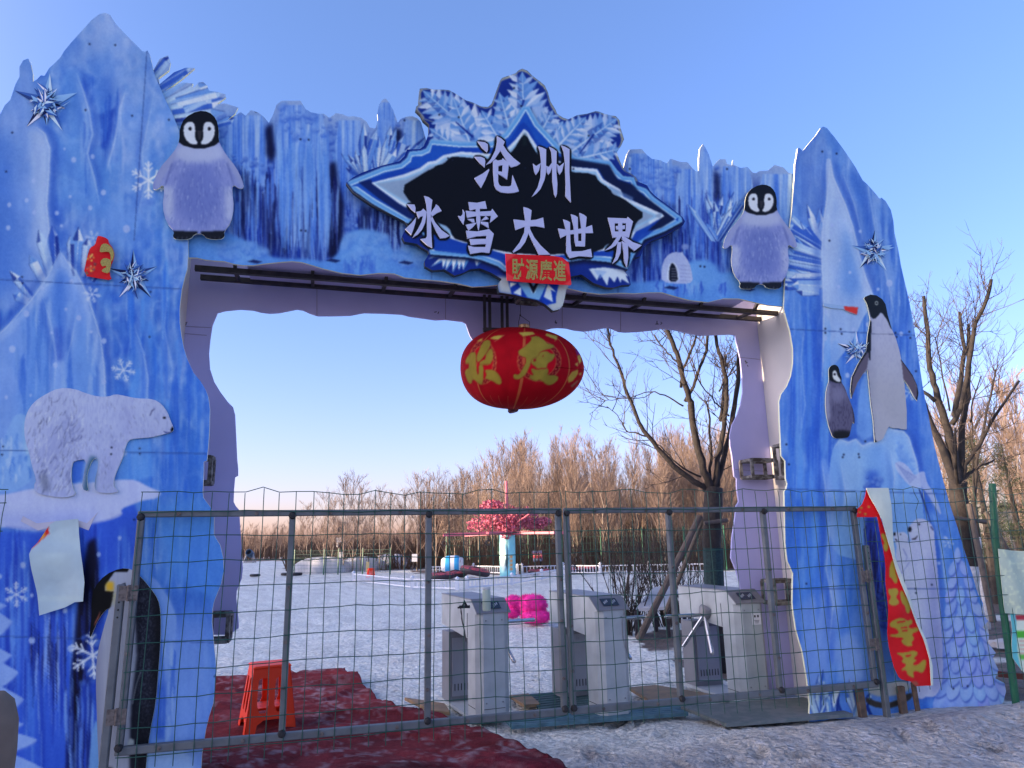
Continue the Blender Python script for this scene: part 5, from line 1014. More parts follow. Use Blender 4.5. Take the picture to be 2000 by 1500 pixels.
me.materials.append(M_SNOW)
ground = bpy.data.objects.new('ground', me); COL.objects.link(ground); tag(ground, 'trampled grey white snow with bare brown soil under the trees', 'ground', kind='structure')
# added snow bank, out of view on the left, shading the foreground from the sun
hx = np.linspace(-75, -38, 14); hy = np.linspace(-70, 75, 60)
mb = MB()
def hz(x, y):
    top = np.interp(y, [-70, -20, 12, 22, 40, 60, 75], [9, 10.5, 10.5, 7.0, 6.2, 5.6, 3.5])
    return top * np.clip((x + 38) / -15, 0, 1) ** .8 * np.clip((x + 75) / 12, 0, 1) ** .8 * (.86 + .28 * float(n2(x, y, 5.0))) - .2
mb.add([(x, y, hz(x, y)) for y in hy for x in hx], [(j * 14 + i, j * 14 + i + 1, (j + 1) * 14 + i + 1, (j + 1) * 14 + i) for j in range(59) for i in range(13)])
hb = obj('shade_hill', mb, mat('snow_slope', (.66, .67, .70), .6, var=.1, scale=.6, bump=.5, bscale=3), smooth=True); tag(hb, 'long added snow bank out of view that shades the foreground', 'shading bank', kind='structure')

# ------------------------------------------------------------------ red carpet, matting and boards on the ground
def sheet(name, poly, zf, art, m, thick=.006, res=.03, bend=None, lay=None):
    out = []
    for p, q_ in zip(poly, poly[1:] + poly[:1]):
        k = max(1, int(math.hypot(q_[0] - p[0], q_[1] - p[1]) / res)); out += [(p[0] + (q_[0] - p[0]) * i / k, p[1] + (q_[1] - p[1]) * i / k) for i in range(k)]
    A = np.array(out); lo, hi = A.min(0), A.max(0)
    X, Y = np.meshgrid(np.arange(lo[0], hi[0], res), np.arange(lo[1], hi[1], res)); m_ = inside_np(poly, X, Y)
    r = delaunay_2d_cdt([Vector(p) for p in out] + [Vector(p) for p in zip(X[m_], Y[m_])], [], [list(range(len(out)))], 1, 1e-6)
    V = np.array([(v.x, v.y) for v in r[0]]); zz = zf(V[:, 0], V[:, 1]); tri = [tuple(f) for f in r[2]]; n = len(V)
    mb = MB(); mb.v = np.concatenate([np.c_[V, zz], np.c_[V, zz - thick]]).tolist(); eb = {(a, b) for f in tri for a, b in zip(f, f[1:] + f[:1])}
    mb.f = tri + [tuple(i + n for i in f[::-1]) for f in tri] + [(b, a, a + n, b + n) for a, b in eb if (b, a) not in eb]
    cl = art(V[:, 0], V[:, 1]); mb.c = np.concatenate([cl, cl]).tolist()
    return obj(name, mb, m, smooth=True)
def carpet_z(x, y):
    a = n2(x, y * 1.6, .42); b = n2(x * .6 + y * .8, y - x * .4, .20)
    fold = np.clip(n2(x * .5 + y * .3, y * 2.2, .55) - .55, 0, 1) * .16 + np.clip(1 - np.abs(n2(x * .7 - y * .5, y + x * .6, .5) - .5) * 14, 0, 1) * .035
    return .024 + (a - .5) * .045 + np.abs(b - .5) * .06 + fold * .8
def carpet_c(x, y):
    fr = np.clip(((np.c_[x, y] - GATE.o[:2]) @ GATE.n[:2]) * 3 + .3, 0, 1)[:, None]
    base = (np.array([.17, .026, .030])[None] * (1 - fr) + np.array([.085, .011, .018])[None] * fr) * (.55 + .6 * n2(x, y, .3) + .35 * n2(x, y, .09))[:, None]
    wear = np.clip((n2(x, y, .12) * .35 + n2(x, y, .05) * .35 + n2(x + y * .5, y, .035) * .3 - .54) * 5, 0, 1) * np.clip(n2(x + 4, y, .8) * 1.6, .1, 1)
    wear = wear * np.where(((np.c_[x, y] - GATE.o[:2]) @ GATE.n[:2]) < .1, 1.0, .25)
    return base * (1 - wear[:, None] * .45) + np.array([.40, .34, .36]) * wear[:, None] * .45
M_CARPET = mat('felt_carpet', (1, 1, 1), .95, attr=True, var=.2, scale=30, bump=.5, bscale=70, spec=.1)
cp = sheet('red_carpet', gpoly([(405, 1328), (480, 1325), (560, 1318), (600, 1312), (665, 1312), (700, 1332), (735, 1366), (775, 1385), (830, 1398), (900, 1418), (940, 1432), (985, 1452), (1040, 1476), (1100, 1503), (1180, 1560), (380, 1570), (385, 1400)]), carpet_z, carpet_c, M_CARPET, res=.025)
tag(cp, 'crumpled dirty red felt carpet lying on the snow under the gate', 'carpet')
M_MAT = mat('weathered_green_slats', (.105, .135, .13), .8, var=.3, scale=10, bump=.3, bscale=40, tint2=(.16, .17, .165))
def slats(name, quad_px, n, label, m, cat='matting', z=.035, gap=.25, along=False):
    a, b, c_, d = [np.array([*gp(*p)[:2], z]) for p in quad_px]
    mb = MB()
    for i in range(n):
        f0, f1 = (i + gap / 2) / n, (i + 1 - gap / 2) / n
        p0, p1, p2, p3 = a + (d - a) * f0, b + (c_ - b) * f0, b + (c_ - b) * f1, a + (d - a) * f1
        q_ = [p0, p1, p2, p3]; dz = np.array([0, 0, -.03])
        mb.add(q_ + [p + dz for p in q_], [(0, 1, 2, 3), (7, 6, 5, 4), (0, 4, 5, 1), (1, 5, 6, 2), (2, 6, 7, 3), (3, 7, 4, 0)])
    o = obj(name, mb, m); tag(o, label, cat); return o
slats('slatted_mat', [(1330, 1392), (1570, 1374), (1668, 1408), (1420, 1428)], 16, 'faded green ribbed ramp mat at the foot of the right tower', M_MAT, gap=.12, z=.06)
slats('slatted_mat', [(1030, 1362), (1180, 1350), (1210, 1382), (1062, 1402)], 9, 'dark green slatted mat between the left and middle turnstiles', mat('green_slats', (.03, .07, .065), .7, var=.3, scale=9), gap=.3)
slats('slatted_mat', [(985, 1410), (1335, 1382), (1345, 1400), (1000, 1426)], 5, 'narrow blue green slats under the middle of the gate', mat('blue_slats', (.06, .14, .17), .7, var=.3, scale=9), gap=.3)
M_PLY = mat('plywood', (.27, .17, .085), .75, var=.25, scale=7, bump=.2, bscale=40, tint2=(.20, .135, .075))
def plank(quad_px, z, label, m=M_PLY):
    P4 = [np.array([*gp(x, y)[:2], z]) for x, y in quad_px]; mb = MB(); dz = np.array([0, 0, -.03])
    mb.add(P4 + [p + dz for p in P4], [(0, 1, 2, 3)[::-1], (7, 6, 5, 4)[::-1], (0, 4, 5, 1)[::-1], (1, 5, 6, 2)[::-1], (2, 6, 7, 3)[::-1], (3, 7, 4, 0)[::-1]])
    o = obj('plywood_board', mb, m); tag(o, label, 'board'); return o
plank([(1228, 1352), (1280, 1347), (1392, 1366), (1270, 1378)], .05, 'brown plywood board lying between the middle and right turnstiles')
plank([(995, 1367), (1032, 1363), (1056, 1384), (1024, 1386)], .045, 'small brown plywood board right of the left turnstile')
plank([(790, 1372), (868, 1384), (880, 1402), (842, 1398)], .05, 'narrow timber board left of the left turnstile')

# ------------------------------------------------------------------ the double gate of welded mesh
M_GALV = mat('galvanised_tube', (.14, .15, .15), .55, metal=.35, var=.18, scale=9, bump=.08, bscale=30)
M_WIRE = mat('green_coated_wire', (.012, .075, .05), .5, var=.15, scale=20)
M_HINGE = mat('rusty_hinge', (.17, .14, .12), .75, metal=.2, var=.4, scale=40, tint2=(.09, .07, .06))
ZB, ZT = .281, 1.842
def gs(x, y): return GATE.st(x, y)[0]
def wire_mesh(name, s0, s1, z0, z1, parent, off, seed, pitch=.118, hz=.178, rad=.0032, jit=.012, top_jit=.02, extra=.05):
    q = np.random.RandomState(seed); mb = MB()
    ns = int((s1 - s0) / pitch); S = np.linspace(s0, s1, ns + 1)
    zs = list(np.arange(z0 + .03, z1 - .02, hz)); zs = zs + [z1]
    ph = q.rand(2) * 6
    def wob(s, z): return (math.sin(s * 1.7 + z * 2.1 + ph[0]) * .6 + math.sin(s * 5.1 - z * 3.3 + ph[1]) * .4) * jit
    dip = {s: (q.normal() * top_jit) for s in S}
    for z in zs:
        mb.tube([GATE.w(s, z + wob(s, z) + (dip[s] * .7 if z == z1 else q.normal() * .003), off + .006) for s in S], rad, 4)
    for s in S:
        lean = q.normal() * .004
        zz = np.concatenate([np.arange(z0 - extra - q.rand() * .02, z1, .09), [z1]])
        mb.tube([GATE.w(s + wob(z, s) * .6 + lean + (dip[s] * 1.0 if z > ZT + .04 and z < z1 - .05 else 0), z + (dip[s] * .7 if z == z1 else 0), off + (.010 if z > ZT else 0) * q.rand()) for z in zz], rad, 4)
    return obj(name, mb, M_WIRE, parent)
def gate_leaf(s0, s1, mids, label, seed, hinge_s, hinge_z):
    P0 = GATE.w((s0 + s1) / 2, 0); t = thing('mesh_gate', (P0[0], P0[1], 0), label, 'gate', 'leaves of the mesh gate')
    mb = MB(); w_ = .046
    mb.bar(GATE.w(s0 - w_ / 2, ZT), GATE.w(s1 + w_ / 2, ZT), w_, up=(0, 0, 1), bev=.006); mb.bar(GATE.w(s0 - w_ / 2, ZB), GATE.w(s1 + w_ / 2, ZB), w_ * 1.15, bev=.006)
    for s in [s0] + mids + [s1]: mb.bar(GATE.w(s, ZB + w_ * .58), GATE.w(s, ZT - w_ / 2), w_, up=GATE.n, bev=.006)
    fr = obj('frame', mb, M_GALV, t)
    for s in mids + [s0, s1]:
        for z in (ZB, ZT):
            mb = MB(); mb.lathe([(.001, .03), (.02, .028), (.03, 0), (.02, -.01)], GATE.w(s, z + (-.02 if z == ZT else .022), .020), 8, (GATE.u, (0, 0, 1), GATE.n)); obj('weld', mb, mat('weld_black', (.015, .014, .014), .7, var=.3, scale=30), fr)
    q = np.random.RandomState(seed)
    spots = [(s + q.normal() * .004, z + q.normal() * .03, .0245) for s in [s0] + mids + [s1] for z in (.55, .92, 1.30)] + [(s, z, .028) for s in np.linspace(s0 + .25, s1 - .25, 6) for z in (ZB, ZT)]
    for s, z, d in spots: mb = MB(); mb.lathe([(.014, -.003), (.014, .004), (.006, .006), (.0005, .006)], GATE.w(s, z, d), 8, (GATE.u, (0, 0, 1), GATE.n)); obj('bolt', mb, M_HINGE, fr)
    wire_mesh('wire_mesh', s0 - .01, s1 + .02, ZB - .06, 2.0, t, .031, seed)
    for z in hinge_z:
        mb = MB(); c0 = GATE.w(hinge_s, z, .03); mb.box(c0 - GATE.u * .034, (.052, .10, .006), (GATE.u, (0, 0, 1), GATE.n)); mb.box(c0 + GATE.u * .034, (.052, .10, .006), (GATE.u, (0, 0, 1), GATE.n)); mb.tube([c0 - np.array([0, 0, .055]), c0 + np.array([0, 0, .055])], .010, 8)
        obj('hinge', mb, M_HINGE, t)
    return t
sA, sB_, sC, sD = gs(277, 1003), gs(561, 1220), gs(836, 1208), gs(1088, 1000) + .005
sE, sF, sG, sH = sD + .075, gs(1317, 1180), gs(1506, 1170), gs(1663, 1000) + .02
gate_leaf(sA, sD, [sB_, sC], 'left leaf of the mesh gate, wide, in front of the red carpet and red stool', 31, sA - .03, (.50, 1.30))
gate_leaf(sE, sH, [sF, sG], 'right leaf of the mesh gate, in front of the middle and right turnstiles', 32, sH + .04, (.62, 1.22))
for s, z1, lab in ((sA - .085, 1.36, 'galvanised hinge post left of the gate, before the large penguin'), (sH + .09, 1.50, 'galvanised hinge post right of the gate, beside the hanging red banner')):
    mb = MB(); mb.bar(GATE.w(s, -.05, 0), GATE.w(s, z1, 0), .052, up=GATE.n, bev=.006); p = obj('gate_post', mb, M_GALV); tag(p, lab, 'post', 'gate posts')
    for z in np.arange(z1 - .22, z1, .05): mb = MB(); mb.lathe([(.007, 0), (.0005, .002)], GATE.w(s, z, .027), 6, (GATE.u, (0, 0, 1), GATE.n)); obj('bolt_hole', mb, mat('black_hole', (.01, .01, .01), .9, var=0), p)
# mesh fence panels either side
sR = gs(1962, 1180)
t = thing('mesh_fence', GATE.w((sH + sR) / 2, 0), 'green welded mesh panel across the foot of the right tower', 'fence', 'mesh fence panels')
wire_mesh('wire_mesh', sH + .05, sR, ZB - .02, 2.02, t, .07, 33)
mb = MB(); mb.tube([Plane(.0).p(1985, 1378), Plane(0).p(1958, 1180), Plane(0).p(1943, 1040), Plane(0).p(1938, 945)], .034, 10)
p = obj('fence_post', mb, mat('green_post', (.008, .105, .045), .45, var=.2, scale=9), smooth=False); tag(p, 'leaning dark green steel fence post at the right', 'post')
t = thing('mesh_fence', GATE.w(sR + .9, 0), 'green welded mesh panel right of the leaning green post', 'fence', 'mesh fence panels')
wire_mesh('wire_mesh', sR + .04, sR + 1.9, ZB + .05, 1.98, t, .05, 34)
sl = gs(10, 1050)
t = thing('mesh_fence', GATE.w(sl - .8, 0), 'green welded mesh panel at the left edge, before the snowy tree print', 'fence', 'mesh fence panels')
wire_mesh('wire_mesh', sl - 1.6, sl, ZB, 2.0, t, .05, 35)
# wooden stakes
M_STAKE = mat('old_timber', (.13, .085, .055), .85, var=.4, scale=14, bump=.4, bscale=60)
for k, (x0, y0, x1, y1, w_, lab) in enumerate([(1677, 1342, 1687, 1404, .075, 'thick weathered stake left of the right gate post'), (1758, 1340, 1765, 1388, .075, 'pale weathered stake under the lower end of the red banner'), (1783, 1332, 1793, 1384, .05, 'thin dark stake right of the pale stake, by the bear print')]):
    mb = MB(); pl = Plane(-.04 if k else -.05); mb.bar(pl.p(x1, y1 + 6), pl.p(x0, y0), w_, w_ * .6, up=GATE.n, bev=.008); o = obj('wooden_stake', mb, M_STAKE); tag(o, lab, 'stake', 'wooden stakes')

# ------------------------------------------------------------------ turnstiles
M_TS = mat('grey_white_enamel', (.37, .40, .40), .45, var=.16, scale=5, bump=.03, bscale=12)
M_TSD = mat('grey_metal_panel', (.20, .20, .21), .45, metal=.3, var=.1, scale=4)
M_CHROME = mat('stainless_tube', (.55, .55, .56), .22, metal=.95, var=.06, scale=12)
M_DISP = mat('dark_display', (.02, .03, .045), .15, var=.1, scale=20)
M_SLOT = mat('slot_black', (.012, .012, .014), .8, var=0)
def prism(mb, poly, axis, a, b):
    """extrude a 2-D polygon along an axis: 'z' (x,y), 'x' (y,z)"""
    f = (lambda p, q_, d: (p, q_, d)) if axis == 'z' else (lambda p, q_, d: (d, p, q_))
    P_ = poly if sum(poly[i][0] * poly[(i + 1) % len(poly)][1] - poly[(i + 1) % len(poly)][0] * poly[i][1] for i in range(len(poly))) > 0 else poly[::-1]
    n = len(P_); mb.add([f(*p, a) for p in P_] + [f(*p, b) for p in P_], [tuple(range(n - 1, -1, -1)), tuple(range(n, 2 * n))] + [(i, (i + 1) % n, n + (i + 1) % n, n + i) for i in range(n)])
def turnstile(px, py, hub, label, H=1.065, arms=(0, 1, 2), lean=0.0):
    g = gp(px, py); t = thing('turnstile', (g[0], g[1], 0), label, 'turnstile', 'tripod turnstiles', YAW + lean)
    L_ = 1.12; hw = .165
    mb = MB(); prism(mb, [(-hw, .06), (-hw + .06, 0), (hw - .06, 0), (hw, .06), (hw, .27), (-hw, .27)], 'z', .03, H - .12); obj('front_column', mb, M_TS, t, local=True)
    mb = MB(); prism(mb, [(0, H - .115), (.16, H), (L_, H), (L_, H - .30), (.27, H - .36), (.27, H - .125), (.0, H - .12)], 'x', -hw - .002, hw + .002); obj('top_housing', mb, M_TS, t, local=True)
    mb = MB(); mb.box((0, L_ / 2 + .08, H + .004), (2 * hw + .012, L_ - .16, .008)); prism(mb, [(-.006, H - .120), (-.006, H - .108), (.155, H + .008), (.165, H + .001)], 'x', -hw - .006, hw + .006); lid = obj('lid', mb, M_TSD, t, local=True)
    mb = MB(); d = np.array([0, .16, .115]); d /= np.linalg.norm(d); nn = np.array([0, -d[2], d[1]]); c0 = np.array([.0, .075, H - .055]) + nn * .010
    mb.box(c0, (.17, .10, .004), ((1, 0, 0), d, nn)); dsp = obj('display', mb, M_DISP, lid, local=True)
    mb = MB()
    for sx in (-.042, .042):
        for k in range(3): mb.box(c0 + nn * .003 + np.array([sx + (k - 1) * .018, 0, 0]) + d * (.012 * (k - 1)), (.010, .03, .002), ((1, 0, 0), d, nn))
    obj('symbol', mb, mat('symbol_grey', (.3, .33, .36), .5, var=0), dsp, local=True)
    mb = MB(); mb.box((0, L_ - .13, .36), (2 * hw, .24, .68)); rc = obj('rear_column', mb, M_TSD, t, local=True)
    mb = MB(); mb.box((0, L_ - .256, .36), (2 * hw - .07, .012, .56)); dr = obj('service_door', mb, mat('door_grey', (.30, .31, .335), .45, metal=.15, var=.06, scale=4), rc, local=True)
    mb = MB()
    for k in range(7): mb.box((-.105 + k * .035, L_ - .2635, .165), (.008, .003, .065))
    mb.lathe([(.014, .003), (.014, 0)], (.03, L_ - .262, .60), 10, ((1, 0, 0), (0, 0, 1), (0, -1, 0))); obj('vent_slots', mb, M_SLOT, dr, local=True)
    mb = MB(); mb.box((-hw - .0025, .30, H - .36), (.004, .06, .004)); mb.box((0, -.001, .12), (2 * hw - .125, .004, .004)); mb.box((-hw - .001, .165, .12), (.004, .20, .004)); mb.box((-hw - .003, .275, H - .24), (.003, .004, .22)); obj('panel_seam', mb, M_SLOT, t, local=True)
    for sx, sz in ((-.08, .17), (.08, .17), (-.08, H - .18), (.08, H - .18)): mb = MB(); mb.lathe([(.007, .003), (.007, 0), (.0005, .004)], (sx, -.001, sz), 8, ((1, 0, 0), (0, 0, 1), (0, -1, 0))); obj('screw', mb, M_TSD, t, local=True)
    mb = MB(); mb.box((0, L_ / 2 + .05, .015), (2 * hw + .02, L_ - .02, .03)); obj('base_plate', mb, M_TS, t, local=True)
    mb = MB(); a = np.array([hub, 0, -1]) / math.sqrt(2); hc = np.array([hub * (hw + .01), .55, H - .24]); r1 = np.array([0, 1.0, 0]); r2 = np.cross(a, r1)
    mb.lathe([(.0005, .06), (.055, .055), (.07, .03), (.09, .0), (.09, -.03)], hc, 18, (r1, r2, a)); hb_ = obj('hub', mb, M_TSD, t, local=True)
    h0 = np.array([hub, 0, 0.0])
    for k in arms:
        R_ = Matrix.Rotation(2 * math.pi * k / 3, 3, Vector(a)); dv = np.array(R_ @ Vector(h0)); st_ = hc + a * .03
        mb = MB(); mb.tube([st_ + dv * .03, st_ + dv * .46], .020, 10); mb.tube([st_ + dv * .46, st_ + dv * .475], [.020, .006], 10); obj('arm', mb, M_CHROME, t, smooth=False, local=True)
    return t
T1 = turnstile(967, 1412, 1, 'left turnstile, cracked, with a pale bottle standing on its lid', lean=.12)
T2 = turnstile(1208, 1404, 1, 'middle turnstile with a torn grey sheet on its front column', lean=.09)
T3 = turnstile(1484, 1378, -1, 'right turnstile with a white notice on its column and its arms hanging down', lean=.02)
# damage and notices
mb = MB(); f = lambda y, z: (-.1685, y, z)
pts = [(.50, .97), (.47, .955), (.475, .93), (.45, .90), (.455, .87), (.43, .83), (.40, .80), (.37, .76), (.36, .72), (.33, .70), (.315, .67), (.30, .70), (.33, .74), (.36, .79), (.40, .84), (.42, .88), (.43, .92), (.455, .96), (.44, .975)]
mb.extrude(pts, lambda a, b, d: (-.1685 - d, a, b), 0, .002); obj('crack', mb, M_SLOT, T1, local=True)
mb = MB(); mb.extrude([(.11, .92), (.168, .93), (.168, .52), (.14, .55), (.125, .58), (.10, .62), (.085, .70), (.085, .84)], lambda a, b, d: (a, -.004 - d - max(0, (.06 - (.165 - a))) * -1.0, b), 0, .003); obj('torn_sheet', mb, mat('torn_sheet_grey', (.25, .25, .25), .5, metal=.2, var=.1), T2, local=True)
mb = MB(); mb.box((.05, -.003, .80), (.10, .004, .11)); nt_ = obj('notice', mb, mat('notice_white', (.72, .71, .72), .6, var=.04), T3, local=True)
mb = MB()
for sx in (-.018, .018): mb.box((.05 + sx, -.006, .825), (.018, .002, .022))
for k in range(3): mb.box((.05, -.006, .785 - k * .012), (.06 - .01 * k, .002, .004))
obj('notice_print', mb, M_SLOT, nt_, local=True)
# bottle on the left turnstile
b0 = Plane(-.18).p(950, 1163)
mb = MB(); bx = b0 + np.array([0, 0, 0]); cx, cy = bx[0], bx[1]; z0 = 1.05
mb.lathe([(.0, z0), (.030, z0), (.034, z0 + .005), (.034, z0 + .15), (.030, z0 + .165)], (cx, cy, 0), 18)
bt = obj('bottle', mb, mat('pale_green_plastic', (.42, .50, .40), .35, var=.05), smooth=True); tag(bt, 'pale green plastic bottle standing on the lid of the left turnstile', 'bottle')
mb = MB(); mb.lathe([(.031, z0 + .166), (.035, z0 + .17), (.035, z0 + .19), (.0, z0 + .192)], (cx, cy, 0), 18); obj('lid', mb, mat('white_plastic', (.6, .62, .6), .4, var=.03), bt)
bk = Plane(-.5).p(905, 1155)
mb = MB(); mb.tube([(bk[0] - .05, bk[1], 1.055), (bk[0] - .01, bk[1], 1.06), (bk[0] + .01, bk[1], 1.10), (bk[0] + .03, bk[1], 1.062)], [.008, .012, .02, .012], 6); mb.box((bk[0] + .01, bk[1], 1.062), (.09, .05, .02)); o = obj('broken_lock', mb, M_SLOT); tag(o, 'black broken latch lying on the lid of the left turnstile', 'latch')

# ------------------------------------------------------------------ stool
def plastic_stool(loc, rz, label, s=1.0, H=.52, bw=.215, tw=.155, m=None):
    m = m or mat('orange_red_plastic', (.95, .05, .008), .5, var=.05, scale=5, spec=.25)
    t = thing('plastic_stool', loc, label, 'stool', 'plastic stools', rz)
    def side_panel(k):
        mb = MB(); a = k * math.pi / 2; ca, sa = math.cos(a), math.sin(a)
        def mp(x, z, d):
            f_ = z / H; half = bw + (tw - bw) * f_; X_, Y_ = x, -(half - d)
            return (s * (X_ * ca - Y_ * sa), s * (X_ * sa + Y_ * ca), s * z)
        w_ = lambda z: bw + (tw - bw) * z / H
        outl = [(-w_(0), 0), (-w_(0) + .085, 0), (-w_(0) + .10, .07), (-.06, .105), (.06, .105), (w_(0) - .10, .07), (w_(0) - .085, 0), (w_(0), 0), (w_(H), H), (-w_(H), H)]
        def slot(cx, z0_, z1_, hw_): return smooth_poly([(cx - hw_ * 1.15, z0_), (cx + hw_ * 1.15, z0_), (cx + hw_, z1_ - .02), (cx + hw_ * .6, z1_), (cx - hw_ * .6, z1_), (cx - hw_, z1_ - .02)], 1)
        mb.extrude(outl, mp, 0, .008, [slot(.072, .16, .44, .043), slot(-.072, .16, .44, .043)])
        return obj('side_panel', mb, m, t, local=True)
    for k in range(4): side_panel(k)
    mb = MB(); mb.box((0, 0, s * (H + .006)), (s * 2 * (tw + .008), s * 2 * (tw + .008), s * .03), bev=.012 * s); obj('seat', mb, m, t, local=True); mb = MB(); mb.box((0, 0, s * .19), (s * .29, s * .29, s * .008)); obj('inner_shelf', mb, m, t, local=True)
    return t
sp = gp(520, 1428); plastic_stool((sp[0], sp[1], .03), math.radians(28), 'orange red plastic stool on the red carpet behind the left gate leaf')

# ------------------------------------------------------------------ paper banners, notices, cloth
M_PAPER = mat('printed_paper', (1, 1, 1), .65, attr=True, var=.05, scale=12, bump=.12, bscale=25, spec=.25)
GOLD, RED = (140, 120, 48), (172, 7, 20)
def sh(X_, Y_): return (n2(X_, Y_, .25) - .5) * .03
A1 = Art(970, 480, 1130, 570, RED)
for pl_ in ([(984, 494), (1012, 494), (984, 516)], [(986, 530), (1014, 548), (986, 552)], [(1090, 500), (1115, 520), (1113, 540)], [(1098, 558), (1118, 544), (1118, 560)]): A1.fill(pl_, (196, 60, 78), 1, .7)
PSb = Plane(.035)
b = board('red_banner', [(987, 495), (1012, 497), (1040, 498), (1082, 500), (1098, 503), (1111, 513), (1116, 555), (1114, 557), (1060, 554), (1020, 551), (990, 548)], PSb, .003, A1, M_PAPER, None, res=.012, edge=(170, 20, 30))
tag(b, 'red paper banner with gold lettering taped across the lower edge of the name sign', 'banner')
def lettering(txt, x0, y0, x1, y1, pl, parent, m, name='lettering', bold=.02, depth=.002, slope=0):
    """a line of writing set into the pixel box, on the plane"""
    n = len(txt)
    for i, ch in enumerate(txt):
        cu = bpy.data.curves.new(name, 'FONT'); cu.body = ch; cu.align_x = 'LEFT'; cu.offset = bold; cu.resolution_u = 3
        to = bpy.data.objects.new('tmp', cu); COL.objects.link(to); bpy.context.view_layer.update()
        me_ = bpy.data.meshes.new_from_object(to.evaluated_get(bpy.context.evaluated_depsgraph_get())); bpy.data.objects.remove(to)
        v = np.array([q_.co[:] for q_ in me_.vertices])
        if len(v) == 0: continue
        lo, hi = v.min(0), v.max(0); xa, xb = x0 + (x1 - x0) * (i + .04) / n, x0 + (x1 - x0) * (i + .94) / n
        mb = MB(); P_ = []
        for p in v:
            fx, fy = (p[0] - lo[0]) / (hi[0] - lo[0]), (p[1] - lo[1]) / (hi[1] - lo[1]); X_ = xa + (xb - xa) * fx
            P_.append(pl.p(X_, y1 + (y0 - y1) * fy + slope * (X_ - x0), depth))
        mb.add(P_, [tuple(f_.vertices) for f_ in me_.polygons]); obj(name, mb, m, parent)
M_GOLD = mat('gold_glitter', (.40, .30, .055), .45, metal=.25, var=.35, scale=160)
lettering('財源廣進', 998, 504, 1107, 545, PSb, b, M_GOLD, 'character', bold=.022, slope=.05)
z7 = lambda p: Z(20, 440, 6.6667, p)
A2 = Art(150, 450, 235, 560, RED)
q = np.random.RandomState(4)
for k in range(26):
    x, y = q.uniform(168, 186), q.uniform(492, 536); A2.ell(x, y, q.uniform(1, 3), q.uniform(1, 3), ((190, 150, 70), (130, 40, 90), (60, 70, 80), (200, 170, 100))[q.randint(4)], .6, .9)
b = board('red_banner', smooth_poly(z7([(1150, 138), (1280, 182), (1288, 240), (1340, 300), (1360, 390), (1335, 470), (1310, 530), (1290, 630), (1330, 722), (1150, 692), (948, 655), (1000, 400), (1040, 292), (1110, 262), (1130, 180)]), 1), Plane(-.075), .002, A2, M_PAPER, None, res=.012, edge=(170, 20, 30), bend=lambda a, c_: sh(a, c_))
tag(b, 'torn red and gold paper scrap stuck high on the left tower', 'paper scrap')
mb = MB()
for g in (smooth_poly(z7([(1200, 238), (1270, 240), (1340, 310), (1352, 395), (1325, 470), (1300, 455), (1310, 440), (1298, 350), (1245, 342), (1165, 355), (1168, 295)]), 1), smooth_poly(z7([(1168, 470), (1225, 420), (1315, 450), (1310, 530), (1290, 632), (1180, 600), (1215, 560), (1250, 550), (1245, 522), (1195, 540)]), 1)): mb.extrude(Plane(-.05).sts(g), lambda a, c_, d: Plane(-.05).w(a, c_, d), 0, -.002)
obj('character', mb, M_GOLD, b)
# white sheet hanging on the left tower
z3 = lambda p: Z(0, 950, 2.727, p)
A3 = Art(50, 1000, 180, 1210, (150, 164, 208)); A3.mul((A3.noise(30, 40, 5) - .5) * .6, (122, 138, 186)); A3.mul((A3.noise(60, 14, 6) - .55) * .7, (176, 186, 216)); A3.fill(z3([(165, 335), (255, 203), (262, 252), (215, 290)]), (186, 30, 30), .8, 1); A3.fill(z3([(212, 290), (232, 232), (243, 262)]), (190, 160, 60), 1, .8)
b = board('paper_sheet', z3([(160, 360), (172, 330), (200, 300), (258, 205), (290, 185), (350, 178), (412, 172), (416, 250), (440, 400), (454, 510), (446, 612), (400, 616), (345, 645), (270, 668), (208, 688), (196, 580), (172, 450)]), Plane(-.05), .002, A3, M_PAPER, None, res=.012, edge=(190, 190, 200), bend=lambda a, c_: (n2(a, c_, .22) - .5) * .05)
tag(b, 'white paper sheet with a red folded corner taped to the left tower', 'paper')
A4 = Art(40, 1005, 100, 1070, (188, 184, 210))
for l in ([(45, 1008), (72, 1022), (110, 1018)], [(152, 1016), (170, 1022), (192, 1000)]): mb = MB(); mb.extrude([PT.st(x, y) for x, y in (l[0], l[1], l[2], (l[2][0] - 8, l[2][1] + 12), (l[1][0] + 3, l[1][1] + 14), (l[0][0] - 4, l[0][1] + 10))][::-1], lambda a, c_, d: PT.w(a, c_, d), .003, .001); obj('tape', mb, mat('clear_tape', (.55, .52, .58), .25, var=.1), b)
# remains of a banner high on the right tower
A5 = Art(1600, 580, 1690, 620, (124, 150, 220)); A5.fill([(1648, 598), (1676, 600), (1674, 615), (1650, 606)], (180, 40, 40), 1, 1)
b = board('paper_scrap', [(1608, 592), (1625, 594), (1648, 597), (1678, 598), (1674, 615), (1658, 610), (1648, 604), (1625, 602), (1608, 598)], Plane(-.09), .0015, A5, M_PAPER, None, res=.012); tag(b, 'small torn red strip left under the thin tape by the slim penguin', 'paper scrap')
